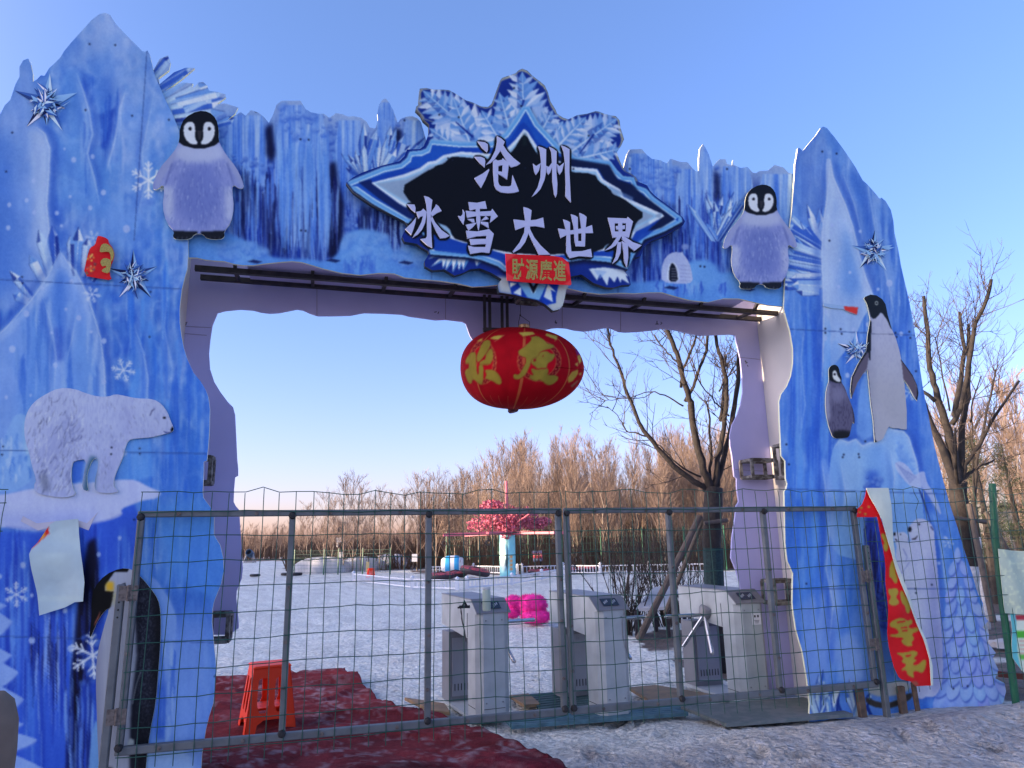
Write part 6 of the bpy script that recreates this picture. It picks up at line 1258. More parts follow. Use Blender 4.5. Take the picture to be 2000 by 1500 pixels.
# long red banner draped over the mesh at the right
A6 = Art(1660, 940, 1830, 1350, RED)
for g in ([(1708, 1006), (1713, 1010), (1722, 1040), (1716, 1024)], Z(1640, 900, 5, [(395, 720), (440, 700), (480, 800), (470, 880), (440, 890), (420, 830), (440, 800)]), Z(1640, 900, 5, [(490, 1010), (525, 955), (560, 985), (540, 1060), (575, 1180), (540, 1205), (510, 1150), (480, 1130)]),
          Z(1640, 900, 5, [(470, 1255), (500, 1250), (560, 1240), (580, 1290), (545, 1330), (592, 1385), (530, 1425), (468, 1390), (505, 1330), (480, 1300)]), Z(1640, 900, 5, [(585, 1270), (620, 1270), (640, 1320), (690, 1370), (700, 1420), (680, 1495), (645, 1480), (640, 1420), (600, 1380)])): A6.fill(smooth_poly(g, 1), GOLD, .7, 1)
zz3 = lambda p: Z(1640, 1150, 5, p)
for g in ([(495, 325), (560, 288), (625, 285), (665, 315), (700, 292), (716, 335), (670, 365), (690, 390), (775, 372), (780, 408), (700, 440), (735, 490), (700, 520), (715, 560), (650, 565), (590, 510), (640, 480), (490, 468), (488, 448), (580, 440), (560, 392), (485, 370)], [(535, 622), (640, 625), (720, 600), (775, 625), (715, 690), (760, 692), (705, 742), (765, 745), (820, 688), (852, 705), (830, 800), (800, 825), (745, 798), (715, 815), (733, 880), (655, 840), (655, 795), (588, 800), (660, 742), (598, 715), (630, 672)]): A6.fill(smooth_poly(zz3(g), 1), GOLD, .7, 1)
for g in ([(560, 320), (640, 310), (640, 325), (560, 335)], [(600, 375), (660, 370), (660, 385), (600, 388)], [(610, 405), (665, 398), (665, 412), (610, 418)], [(640, 650), (700, 640), (690, 660), (650, 668)]): A6.fill(zz3(g), RED, .6, 1)
A6.fill([(1778, 1331), (1790, 1330), (1796, 1338), (1786, 1341)], (120, 90, 80), 1.5, .7)
for x, y in ((1682, 992), (1690, 1004), (1697, 990), (1679, 1000)): A6.ell(x, y, 3, 2, GOLD, .7, .9)
WHITE_BACK = [(1690, 953), (1734, 953), (1739, 986), (1741, 1020), (1744, 1055), (1749, 1088), (1765, 1130), (1790, 1200), (1810, 1250), (1822, 1300), (1823, 1339), (1819, 1339), (1816, 1288), (1805, 1250), (1787, 1205), (1767, 1155), (1751, 1110), (1735, 1060), (1720, 1015), (1708, 990), (1698, 972)]
RIBBON = [(1691, 956), (1700, 974), (1714, 1004), (1726, 1036), (1737, 1062), (1752, 1110), (1768, 1155), (1788, 1205), (1806, 1250), (1817, 1288), (1820, 1339), (1788, 1340), (1778, 1331), (1760, 1327), (1754, 1322), (1746, 1304), (1738, 1262), (1733, 1234), (1732, 1200), (1732, 1110), (1728, 1086), (1720, 1050), (1711, 1010), (1675, 1010), (1677, 993), (1684, 985), (1689, 970)]
PRb = Plane(.095)
b = board('red_banner', RIBBON, PRb, .003, A6, M_PAPER, None, res=.011, edge=(170, 20, 30), bend=lambda a, c_: (n2(a, c_, .3) - .5) * .05); tag(b, 'long red banner with gold characters hanging down over the mesh by the right tower', 'banner')
A7 = Art(1680, 945, 1830, 1345, (164, 172, 204)); A7.mul((A7.noise(14, 60, 9) - .5) * .8, (160, 166, 190))
board('white_back', WHITE_BACK, Plane(.115), .003, A7, M_PAPER, b, res=.011, bend=lambda a, c_: (n2(a, c_, .3) - .5) * .05)
# cloth and notice on the fence at the right edge
A8 = Art(1940, 1060, 2120, 1220, (150, 162, 184)); A8.mul((A8.noise(24, 60, 3) - .5) * .9, (140, 148, 160)); A8.mul((A8.noise(4, 5, 4) - .6) * 1.2, (205, 208, 210))
b = board('white_cloth', [(1951, 1072), (1975, 1075), (2010, 1077), (2095, 1082), (2098, 1200), (2040, 1202), (2000, 1200), (1968, 1198), (1964, 1180), (1958, 1130)], Plane(.085), .004, A8, M_PAPER, None, res=.012, bend=lambda a, c_: np.sin(a * 22 + c_ * 3) * .012 + (n2(a, c_, .2) - .5) * .04); tag(b, 'dirty white cloth draped over the mesh beside the green post', 'cloth')
A9 = Art(1960, 1195, 2120, 1330, (86, 160, 205)); A9.fill([(1984, 1200), (2100, 1200), (2100, 1330), (2000, 1330), (1988, 1280)], (196, 200, 216), 1, .9)
A9.fill([(1983, 1201), (2060, 1201), (2060, 1211), (1985, 1211)], (150, 44, 70), .7, 1); A9.fill([(1985, 1232), (2090, 1231), (2090, 1246), (1987, 1246)], (70, 150, 60), .8, 1); A9.fill([(1990, 1278), (2090, 1278), (2090, 1288), (1993, 1288)], (90, 160, 80), .8, 1)
for k in range(4): A9.fill([(1990, 1250 + k * 8), (2090, 1250 + k * 8), (2090, 1254 + k * 8), (1991, 1254 + k * 8)], (180, 150, 160), .6, .9)
b = board('notice_board', [(1972, 1192), (2090, 1196), (2100, 1380), (2020, 1330), (1996, 1310), (1978, 1285), (1976, 1260), (1977, 1230)], Plane(.06), .003, A9, M_PAPER, None, res=.012); tag(b, 'blue printed notice hanging below the white cloth on the fence', 'notice')

# ------------------------------------------------------------------ lantern
LPL = Plane(-.66); LC = LPL.p(1020, 716); lt_k = np.linalg.norm(LC - CAM) / F_PX
RXL = 119 * ((LC - CAM) @ FW) / F_PX; RZL = 79 * ((LC - CAM) @ FW) / F_PX
AL = Art(880, 600, 1160, 830, (124, 3, 24))
zl = lambda p: Z(890, 620, 7.5, p)
for cx, cy, rx, ry in ((890 + 1225 / 7.5, 620 + 640 / 7.5, 43, 40), (890 + 395 / 7.5, 620 + 660 / 7.5, 27, 43)):
    AL.ell(cx, cy, rx, ry, (150, 104, 70), .5, .95); AL.ell(cx, cy, rx - 1.3, ry - 1.3, (96, 4, 24), .5, 1)
    for k in range(44):
        an = 2 * math.pi * k / 44; r_ = (.91, .84)[k % 2]; AL.line([(cx + rx * r_ * math.cos(an), cy + ry * r_ * math.sin(an)), (cx + rx * (r_ + .03) * math.cos(an + .1), cy + ry * (r_ + .03) * math.sin(an + .1))], 1.4, (170, 120, 80), .4, .9)
    AL.ell(cx, cy, rx * .79, ry * .79, (150, 104, 70), .5, .95); AL.ell(cx, cy, rx * .79 - 1.2, ry * .79 - 1.2, (146, 6, 28), .5, 1)
GL1 = [[(300, 520), (250, 503), (205, 530), (155, 600), (136, 645), (150, 670), (195, 672), (200, 740), (135, 770), (140, 850), (180, 950), (225, 985), (252, 900), (300, 930), (360, 990), (402, 965), (412, 700), (340, 672), (335, 860), (308, 800), (302, 690)], [(300, 625), (315, 540), (400, 350), (470, 325), (512, 345), (505, 430), (440, 540), (335, 668)], [(430, 560), (500, 450), (545, 470), (545, 620), (505, 690), (410, 705), (360, 690), (345, 665), (390, 625), (430, 625), (446, 545)], [(418, 765), (520, 760), (600, 800), (660, 880), (678, 970), (622, 988), (540, 930), (418, 890), (460, 845)]]
GL2 = [[(1065, 268), (1110, 288), (1195, 265), (1300, 330), (1340, 385), (1440, 402), (1446, 440), (1290, 480), (1220, 520), (1225, 590), (1130, 600), (1100, 665), (1050, 800), (960, 900), (870, 912), (838, 862), (860, 825), (910, 850), (960, 800), (1055, 602), (930, 552), (913, 490), (1000, 440), (1130, 318)],
       [(1130, 590), (1200, 590), (1235, 505), (1340, 490), (1385, 530), (1468, 540), (1420, 630), (1345, 670), (1332, 745), (1370, 780), (1335, 850), (1490, 848), (1507, 910), (1440, 970), (1360, 997), (1310, 970), (1245, 910), (1165, 935), (1090, 900), (1078, 838), (1150, 855), (1105, 780), (1112, 738), (1190, 770), (1182, 732), (1095, 668)]]
for g in GL1 + GL2:
    AL.fill(smooth_poly(zl(g), 1), (70, 10, 20), 1.6, .6); AL.fill(smooth_poly(zl(g), 1), (112, 98, 46), .6, 1)
for g in ([(1140, 610), (1180, 605), (1175, 640), (1140, 650)], [(1265, 580), (1290, 545), (1285, 575)], [(1170, 752), (1330, 738), (1330, 752), (1180, 766)], [(375, 618), (440, 548), (425, 615)]): AL.fill(zl(g), (120, 6, 26), .5, .9)
for g in ([(1000, 480), (1060, 460), (1040, 490)], [(1230, 700), (1265, 690), (1270, 725), (1240, 730)], [(1215, 800), (1290, 770), (1280, 785)], [(250, 690), (268, 690), (262, 780)]): AL.line(zl(g), .9, (96, 84, 40), .5, .8)
for g in ([(918, 222), (1040, 208), (1130, 210), (1162, 245), (1080, 262), (990, 278)], [(1308, 262), (1335, 232), (1490, 270), (1482, 332), (1400, 300)], [(500, 305), (570, 268), (700, 262), (620, 325), (540, 318)], [(300, 360), (350, 320), (405, 300), (380, 340)]): AL.fill(zl(g), (150, 136, 74), .6, 1)
AL.line(zl([(950, 225), (1025, 318)]), 1.2, (150, 130, 70), .5, .9); AL.line(zl([(1500, 265), (1450, 350)]), 1.2, (150, 130, 70), .5, .9); AL.line(zl([(715, 255), (565, 355)]), 1.2, (150, 120, 90), .5, .9)
for g, c_ in (([(1645, 310), (1700, 320), (1780, 430), (1800, 480), (1740, 450)], (140, 110, 60)), ([(1745, 455), (1800, 460), (1830, 530), (1780, 560)], (96, 30, 110)), ([(1780, 560), (1830, 550), (1845, 640), (1810, 690)], (150, 136, 80)), ([(1640, 880), (1700, 800), (1790, 760), (1790, 830), (1720, 930), (1650, 960)], (140, 120, 60)), ([(1680, 1000), (1780, 920), (1800, 930), (1710, 1030)], (110, 70, 70)), ([(1745, 690), (1790, 650), (1790, 720)], (150, 130, 76)), ([(1800, 830), (1850, 800), (1835, 850)], (150, 130, 76))): AL.fill(zl(g), c_, .7, .95)
mb = MB(); nu, nv = 420, 140; tilt = math.radians(-4)
vs = []; 
for j in range(nv + 1):
    v = math.pi * j / nv - math.pi / 2
    for i in range(nu):
        u_ = 2 * math.pi * i / nu
        rib = 1 + .012 * abs(math.cos(u_ * 8))
        cvv = max(.10, abs(math.cos(v)) ** .82) * rib
        sag = 1.0 if v > 0 else 1.08
        x_, y_, z_ = RXL * cvv * math.cos(u_), RXL * cvv * math.sin(u_), RZL * math.sin(v) * sag
        if z_ < 0: x_ -= .10 * RXL * (z_ / RZL) ** 2 * 1.0; z_ += .05 * RZL * (x_ / RXL)
        vs.append((x_ * math.cos(tilt) - z_ * math.sin(tilt), y_, x_ * math.sin(tilt) + z_ * math.cos(tilt)))
V_ = np.array(vs) @ np.array([RI, FW, [0, 0, 1.0]]) + LC
mb.v = V_.tolist(); mb.f = [(j * nu + i, j * nu + (i + 1) % nu, (j + 1) * nu + (i + 1) % nu, (j + 1) * nu + i) for j in range(nv) for i in range(nu)] + [tuple(range(nu - 1, -1, -1)), tuple(range(nv * nu, (nv + 1) * nu))]
Vf = V_.copy(); back_ = ((V_ - LC) @ FW) > 0; Vf[back_] = 2 * LC - Vf[back_] + 2 * np.outer((V_[back_] - LC) @ np.array([0, 0, 1.0]), [0, 0, 1.0]); px_, py_ = project(Vf)
cl = AL.sample(px_, py_)
ang = np.tile(np.arange(nu), nv + 1) / nu * 8 % 1; vv = np.repeat(np.arange(nv + 1), nu) / nv
seam = (np.minimum(ang, 1 - ang) < .028) & (np.abs(cl - np.array([150, 3, 26])).sum(1) < 60)
cl[seam] = (140, 66, 50); seam2 = (np.abs(ang * 4 % 1 - .5) > .46) & ((vv < .26) | (vv > .84)); cl[seam2 & ~seam] = (132, 44, 44)
mb.c = ink(cl).tolist()
mb2 = mb; lan = obj('red_lantern', mb2, mat('lantern_cloth', (1, 1, 1), .85, attr=True, var=.10, scale=10, bump=.05, bscale=120, spec=.08), smooth=True)
tag(lan, 'large squashed red lantern with gold characters hanging under the arch', 'lantern')
mb = MB(); t0 = V_.reshape(nv + 1, nu, 3)[-1].mean(0); b0_ = V_.reshape(nv + 1, nu, 3)[0].mean(0)
rC = np.linalg.norm(V_.reshape(nv + 1, nu, 3)[-1][0] - t0) * .9
mb.lathe([(rC, -.005), (rC * 1.03, .02), (rC * .9, .03), (.001, .03)], t0, 20); obj('top_cap', mb, mat('gold_trim', (.55, .33, .16), .35, metal=.4, var=.1), lan)
mb = MB(); mb.lathe([(rC * .9, .01), (rC * 1.0, -.015), (rC * .8, -.03), (.001, -.03)], b0_, 20, ((.97, 0, .22), (0, 1, 0), (-.22, 0, .97))); obj('bottom_cap', mb, mat('dark_red_trim', (.10, .02, .025), .6, var=.2), lan)
mb = MB(); hk = LPL.p(1016, 590); ap = LPL.p(1016, 616)
for dx in (-.045, .045): mb.tube([t0 + np.array([dx * 1.2, 0, .0]), t0 + np.array([dx * 1.2, 0, .06]), ap], .003, 5)
mb.tube([ap, (ap + hk) / 2 + np.array([.003, 0, 0]), hk + np.array([0, 0, .05])], .003, 5); mb.tube([ap - np.array([0, 0, .008]), ap + np.array([0, 0, .008])], .008, 6); obj('hanging_wire', mb, M_STEEL, lan)
# ------------------------------------------------------------------ trees
M_BARK = mat('brown_grey_bark', (.032, .026, .022), .9, var=.35, scale=9, bump=.7, bscale=30)
M_TWIG = mat('thin_twig_bark', (.055, .042, .034), .9, var=.25, scale=3)
M_POP = mat('poplar_bark', (.26, .21, .16), .85, var=.3, scale=1.2)
M_POPT = mat('poplar_twig', (.24, .17, .125), .85, var=.3, scale=.8)
M_LIME = mat('whitewash', (.55, .54, .53), .8, var=.3, scale=14, bump=.3, bscale=50)
def rot_dir(d, ang, az):
    d = Vector(d).normalized(); p = d.orthogonal().normalized(); p = Matrix.Rotation(az, 3, d) @ p
    return np.array(Matrix.Rotation(ang, 3, p) @ d)
def twig(mb, p, d, l, r, q, lv=0, maxlv=2, nsub=5, spread=.75, up=.12, n=3):
    pts = [np.array(p)]; dd = np.array(d, float); k = 4
    for i in range(k):
        dd = dd + q.normal(size=3) * .13 + np.array([0, 0, up]); dd /= np.linalg.norm(dd); pts.append(pts[-1] + dd * l / k)
    mb.tube(pts, list(np.linspace(r, r * .35, k + 1)), n, cap=False)
    if lv < maxlv:
        for _ in range(nsub):
            f = q.uniform(.2, .98); i = min(int(f * k), k - 1); b = pts[i] + (pts[i + 1] - pts[i]) * (f * k - i)
            twig(mb, b, rot_dir(dd, q.uniform(.4, 1.0) * spread * 1.3, q.uniform(0, 6.28)), l * q.uniform(.35, .6), max(r * .55, .0028), q, lv + 1, maxlv, max(2, nsub - 2), spread, up, n)
def traced_tree(name, label, px_lists, pl, seed, cat='tree', twigs=70, whitewash=None, tl=(.35, .9), base_z=0.0):
    q = np.random.RandomState(seed); k = ((pl.o - CAM) @ np.array([0, 1.0, 0])) / F_PX
    t = thing(name, pl.w(pl.st(*px_lists[0][0][0])[0], 0), label, cat)
    tm, lm, wm, wt = MB(), MB(), MB(), MB(); limbs = []
    for i, (pts, r0, r1) in enumerate(px_lists):
        n = len(pts); sl = 0 if i == 0 else q.uniform(-1, 1) * .55
        d0 = 0
        P = [pl.p(x, y, sl * (j / max(n - 1, 1)) * 1.4) for j, (x, y) in enumerate(pts)]
        if i == 0: P[0][2] = -.1
        # subdivide with a little waver
        Q = []
        for a, b in zip(P[:-1], P[1:]):
            for f in (0, .33, .66): Q.append(a + (b - a) * f + q.normal(size=3) * .006)
        Q.append(P[-1]); R_ = [max(.004, (r0 + (r1 - r0) * (j / (len(Q) - 1)) ** .8) * k * (1 + q.normal() * .05)) for j in range(len(Q))]
        (tm if i == 0 else lm).tube(Q, R_, 9 if i == 0 else 7)
        if i > 0: limbs.append((Q, R_))
        if i == 0 and whitewash: 
            z1 = whitewash; Qw = [p for p in Q if p[2] < z1 + .1]; Rw = [r_ * 1.05 for r_ in R_[:len(Qw)]]
            wm.tube(Qw, Rw, 9)
    for Q, R_ in limbs:
        ln = sum(np.linalg.norm(b - a) for a, b in zip(Q[:-1], Q[1:])); m = int(twigs * ln / 3)
        for _ in range(m):
            f = q.beta(2.2, 1.1); j = min(int(f * (len(Q) - 1)), len(Q) - 2); b = Q[j] + (Q[j + 1] - Q[j]) * q.rand(); d = Q[j + 1] - Q[j]
            twig(wt, b, rot_dir(d, q.uniform(.5, 1.2), q.uniform(0, 6.28)), q.uniform(*tl), .0075, q, 0, 2, 4)
    obj('trunk', tm, M_BARK, t, smooth=True); obj('limbs', lm, M_BARK, t, smooth=True); obj('twigs', wt, M_TWIG, t)
    if whitewash: obj('whitewash', wm, M_LIME, t, smooth=True)
    return t
zt_ = lambda p: Z(1150, 600, 3.75, p)
T1L = [([(1399, 1288), (1396, 1180), (1391, 1060), (1391, 1000), (1394, 952)], 17, 17),
       (zt_([(880, 1370), (850, 1315), (770, 1280), (620, 1160), (500, 1030), (420, 930), (365, 850), (300, 690), (250, 540), (200, 400), (150, 280), (130, 160), (115, 90)]), 7, 1.6),
       (zt_([(900, 1370), (870, 1270), (820, 1180), (770, 1000), (735, 850), (715, 720), (690, 660), (640, 540), (600, 400), (550, 290), (500, 180), (480, 100)]), 9, 3.4),
       (zt_([(705, 690), (750, 600), (780, 470), (808, 370), (800, 200), (800, 60)]), 3.6, 2.2), (zt_([(670, 590), (680, 460), (720, 360), (755, 260), (750, 190), (750, 60)]), 3.0, 1.8), (zt_([(690, 450), (640, 350), (600, 260), (575, 180), (560, 90)]), 2.2, 1.2),
       (zt_([(915, 1370), (922, 1250), (940, 1060), (960, 900), (970, 700), (960, 560), (930, 460), (880, 340), (860, 210), (855, 60)]), 6.5, 3), (zt_([(930, 1370), (945, 1260), (980, 1100), (1030, 900), (1050, 740), (1075, 560), (1070, 420), (1090, 300), (1100, 100)]), 6, 3.6),
       (zt_([(965, 830), (1010, 680), (1045, 540), (1075, 400), (1110, 250)]), 4, 2.4), (zt_([(955, 620), (1000, 540), (1070, 450), (1120, 380)]), 2, .9), (zt_([(1030, 800), (900, 720), (770, 600), (700, 490)]), 1.8, .9),
       (zt_([(415, 945), (330, 915), (280, 905), (250, 840), (200, 760), (140, 710)]), 1.6, .6), (zt_([(695, 725), (600, 650), (500, 605), (430, 600), (330, 630), (200, 640), (100, 640)]), 1.7, .5), (zt_([(885, 1240), (870, 1080), (830, 930), (800, 830), (750, 760)]), 3.2, 1.4), (zt_([(820, 1240), (700, 1180), (620, 1110), (540, 1010), (470, 960)]), 2.2, 1.0)]
traced_tree('bare_tree', 'bare pollarded tree with heavy spreading limbs seen inside the arch, behind the right turnstile', T1L, facing(9.2), 5, twigs=17, tl=(.3,.75))
zr_ = lambda p: Z(1750, 520, 1.704, p)
T2L = [(zr_([(268, 1215), (250, 1090), (240, 1000), (222, 880), (208, 760), (208, 715)]), 17, 15),
       (zr_([(206, 740), (165, 600), (132, 490), (124, 420), (118, 330), (112, 230), (104, 100)]), 9, 3.4), (zr_([(128, 450), (95, 385), (78, 300), (66, 235)]), 4, 1.6), (zr_([(207, 740), (200, 620), (182, 510), (160, 400), (150, 330), (147, 200), (143, 70)]), 10, 3.6),
       (zr_([(185, 530), (205, 470), (214, 330), (218, 210), (238, 160), (242, 85)]), 5.5, 3.2), (zr_([(212, 740), (232, 640), (252, 520), (285, 420), (308, 300), (318, 180), (334, 150)]), 8, 2.8), (zr_([(195, 500), (236, 360), (264, 260), (267, 125)]), 5.5, 3.2), (zr_([(214, 740), (236, 660), (290, 590), (340, 500), (430, 375)]), 5, 2.4), (zr_([(180, 480), (184, 360), (182, 210)]), 2, 1), (zr_([(250, 520), (235, 450), (240, 380)]), 2, 1), (zr_([(206, 745), (170, 690), (140, 650), (110, 560)]), 5, 2), (zr_([(212, 730), (250, 690), (300, 660), (350, 640)]), 4, 1.6)]
traced_tree('bare_tree', 'bare pollarded tree with a whitewashed trunk right of the right tower', T2L, facing(10.8), 6, twigs=18, whitewash=1.05)
T3L = [([(1921, 1205), (1916, 1130), (1908, 1050), (1902, 990)], 8, 6), ([(1902, 1000), (1910, 900), (1930, 800), (1950, 720)], 4, 1.5), ([(1903, 995), (1890, 900), (1880, 830)], 3, 1.2)]
traced_tree('bare_tree', 'slender young tree with a whitewashed foot right of the big whitewashed tree', T3L, facing(12.5), 7, twigs=18, whitewash=1.45)
M_POLE = mat('prop_pole', (.10, .08, .065), .85, var=.3, scale=10)
def pole(name, a, b, r, label, m=M_POLE, cat='pole', group=None, ground_end=True):
    mb = MB(); mb.tube([a, b], [r, r * .85], 9); o = obj(name, mb, m, smooth=False); tag(o, label, cat, group); return o
for (x0, y0, d0, x1, y1, d1, r, lab) in ((1367, 1008, 9.1, 1247, 1250, 8.9, .045, 'long leaning prop pole left of the pollarded tree inside the arch'), (1374, 1012, 9.3, 1300, 1196, 10.8, .035, 'short prop pole behind the long leaning pole'),
                                         (1893, 985, 10.6, 1940, 1215, 10.2, .045, 'prop pole leaning against the whitewashed tree'), (1925, 1000, 12, 2010, 1150, 12, .045, 'prop pole slanting down to the right behind the green post'), (1855, 1010, 10.5, 1925, 1020, 10.6, .03, 'horizontal prop pole tied to the whitewashed tree'), (1375, 1022, 9.0, 1420, 1016, 9.1, .028, 'short pole tied across the pollarded tree')):
    a, b = facing(d0).p(x0, y0), facing(d1).p(x1, y1); 
    pole('prop_pole', b, a, r, lab, group='tree prop poles')
# green wrap on the trunk
mb = MB(); mb.tube([facing(9.2).p(1396, 1180), facing(9.2).p(1392, 1070)], .128, 12); o = obj('net_wrap', mb, mat('green_netting', (.010, .035, .035), .8, var=.4, scale=40)); o.parent = [c for c in bpy.data.objects if c.name == 'bare_tree'][0]; o.location = Vector(o.location) - o.parent.location

def poplar(seed, H=9.0, nb=34, ang=(.25, .5), tr=.085, sub=6, low=.08, name='bare_poplar', curve=.10):
    q = np.random.RandomState(seed); t = bpy.data.objects.new(name, None); COL.objects.link(t); t.empty_display_size = .5
    tm, bm_ = MB(), MB(); pts = [np.array([0, 0, -.15])]
    for i in range(9): pts.append(np.array([q.normal() * .05 * i * .35, q.normal() * .05 * i * .35, H * (i + 1) / 9]))
    R_ = list(np.linspace(tr, .008, 10)); tm.tube(pts, R_, 6)
    for _ in range(nb):
        f = low + (1 - low) * q.rand() ** .9 * .95; z = f * H; i = min(int(f * 9), 8); b = pts[i] + (pts[i + 1] - pts[i]) * (f * 9 - i)
        a = q.uniform(*ang); az = q.uniform(0, 6.28); d = np.array([math.sin(a) * math.cos(az), math.sin(a) * math.sin(az), math.cos(a)])
        l = H * (.10 + .36 * (1 - f)) * q.uniform(.7, 1.2)
        P_ = [b]; dd = d.copy()
        for k in range(4): dd = dd + np.array([0, 0, curve]) + q.normal(size=3) * .06; dd /= np.linalg.norm(dd); P_.append(P_[-1] + dd * l / 4)
        r0 = .030 * (1 - f * .6); bm_.tube(P_, list(np.linspace(r0, .007, 5)), 4, cap=False)
        for s in range(sub):
            g = q.uniform(.2, 1.0); k = min(int(g * 4), 3); bb = P_[k] + (P_[k + 1] - P_[k]) * (g * 4 - k); l2 = l * q.uniform(.25, .5); d2 = rot_dir(dd, q.uniform(.25, .6), q.uniform(0, 6.28)) + np.array([0, 0, .2])
            m_ = bb + d2 * l2 * .5; e = m_ + (d2 + q.normal(size=3) * .15 + np.array([0, 0, .15])) * l2 * .5
            bm_.tube([bb, m_, e], [.011, .009, .005], 3, cap=False)
            for s2 in range(2):
                d3 = rot_dir(d2, q.uniform(.3, .7), q.uniform(0, 6.28)); st_ = bb + (m_ - bb) * q.uniform(.4, 1); bm_.tube([st_, st_ + d3 * l2 * .5], [.008, .005], 3, cap=False)
    for nm, mb_, m in (('trunk', tm, M_POP), ('branches', bm_, M_POPT)):
        o = obj(nm, mb_, m, t, local=True)
    return t
protos = [poplar(50 + i) for i in range(4)] + [poplar(60 + i, H=9.0, nb=30, ang=(.35, .8), sub=7, curve=.05, tr=.07) for i in range(2)]
used_p = set()
def place(i, x, y, h, rz, label, cat, group, name=None):
    p = protos[i]; o = p if i not in used_p else copy_tree(p); used_p.add(i)
    o.location = (x, y, 0); s = h / 9.0; o.scale = (s * 1.05, s * 1.05, s); o.rotation_euler = (0, 0, rz); tag(o, label, cat, group); return o
q = np.random.RandomState(21)
def at_depth(px, Y):
    yb = 1057 - (px - 1000) * .0199; d = ray(px, yb); return CAM[0] + d[0] * (Y / d[1])
env_x = [880, 920, 960, 1000, 1060, 1130, 1200, 1260, 1330, 1420, 1480]; env_y = [960, 915, 882, 868, 858, 852, 864, 858, 846, 850, 846]
for k in range(112):
    px = q.uniform(885, 1475); Y = 40 + 32 * (k / 112) + q.uniform(-1, 1); hor = 1057 - (px - 1000) * .0199
    ytop = np.interp(px, env_x, env_y) + q.uniform(0, 1) ** 1.3 * 85; h = 1.6 + (hor - ytop) / F_PX * Y
    place(q.choice([0, 1, 2, 3, 0, 1, 4]), at_depth(px, Y), Y, h, q.uniform(0, 6.28), 'tall bare poplar in the brown wood behind the pink ride', 'tree', 'bare poplars in the wood')
for k in range(80):
    px = q.uniform(455, 905); Y = q.uniform(84, 125); hor = 1057 - (px - 1000) * .0199; ytop = q.uniform(1022, 1048) - (px - 470) * .02; h = 1.6 + (hor - ytop) / F_PX * Y
    place(q.choice([4, 5, 0]), at_depth(px, Y), Y, h, q.uniform(0, 6.28), 'low bare tree in the distant wood beyond the snow field', 'tree', 'distant bare trees')
for px, Y, ytop in ((632, 46, 965), (650, 44, 975), (672, 43, 938), (690, 44, 932), (705, 45, 950), (742, 46, 955), (600, 50, 985), (765, 47, 962), (790, 46, 960), (815, 44, 928), (835, 46, 935), (852, 43, 926), (870, 45, 945), (888, 44, 938), (905, 46, 922), (585, 52, 1000), (720, 50, 975)):
    hor = 1057 - (px - 1000) * .0199; place(q.choice([4, 5]), at_depth(px, Y), Y, 1.6 + (hor - ytop) / F_PX * Y, q.uniform(0, 6.28), 'thin bare tree with wispy branches left of the pink ride', 'tree', 'wispy bare trees')
for k in range(24):
    px = q.uniform(1770, 2130); Y = q.uniform(19, 42); hor = 1057 - (px - 1000) * .0199; ytop = q.uniform(725, 860) if px > 1830 else q.uniform(760, 850); h = 1.6 + (hor - ytop) / F_PX * Y
    place(q.choice([0, 1, 4, 5, 2]), at_depth(px, Y), Y, h, q.uniform(0, 6.28), 'bare reddish tree in the thicket right of the arch', 'tree', 'bare trees right of the arch')
# the back of the wood: one far mass of thin stems
mb = MB(); q = np.random.RandomState(44)
for k in range(9000):
    if k < 6000: px = q.uniform(820, 1500); Y = q.uniform(66, 96); h = q.uniform(3.0, 9.0)
    else: px = q.uniform(440, 900); Y = q.uniform(110, 150); h = q.uniform(2.2, 4.6)
    x = at_depth(px, Y); w_ = q.uniform(.03, .07); dx, dy = q.normal() * .07 * h, q.normal() * .07 * h
    mb.add([(x - w_, Y, -.1), (x + w_, Y + w_, -.1), (x, Y + w_ * 2, -.1), (x + dx, Y + dy, h)], [(0, 1, 3), (1, 2, 3), (2, 0, 3)])
o = obj('far_wood', mb, mat('far_wood_stems', (.15, .095, .065), .9, var=.3, scale=.3)); tag(o, 'far brown wood closing the horizon behind the bare trees', 'wood', kind='stuff')
# dry undergrowth along the foot of the woods (too many stems to count)
mb = MB(); q = np.random.RandomState(30)
for k in range(7200):
    if k < 4600: px = q.uniform(880, 1480); Y = q.uniform(37.5, 58)
    elif k < 5900: px = q.uniform(560, 890); Y = q.uniform(46, 64)
    elif k < 6600: px = q.uniform(450, 900); Y = q.uniform(86, 120)
    else: px = q.uniform(1780, 2140); Y = q.uniform(18, 34)
    x = at_depth(px, Y); h = q.uniform(.5, 2.6) * (1.5 if Y > 84 else 1); w_ = .014 + .0004 * Y; dx, dy = q.normal() * .22 * h, q.normal() * .2 * h
    mb.add([(x - w_, Y, -.05), (x + w_, Y + w_, -.05), (x, Y + w_ * 2, -.05), (x + dx, Y + dy, h)], [(0, 1, 3), (1, 2, 3), (2, 0, 3)])
o = obj('undergrowth', mb, mat('dry_brush', (.12, .075, .045), .9, var=.35, scale=.6)); tag(o, 'dry brown brush at the foot of the bare woods', 'undergrowth', kind='stuff')
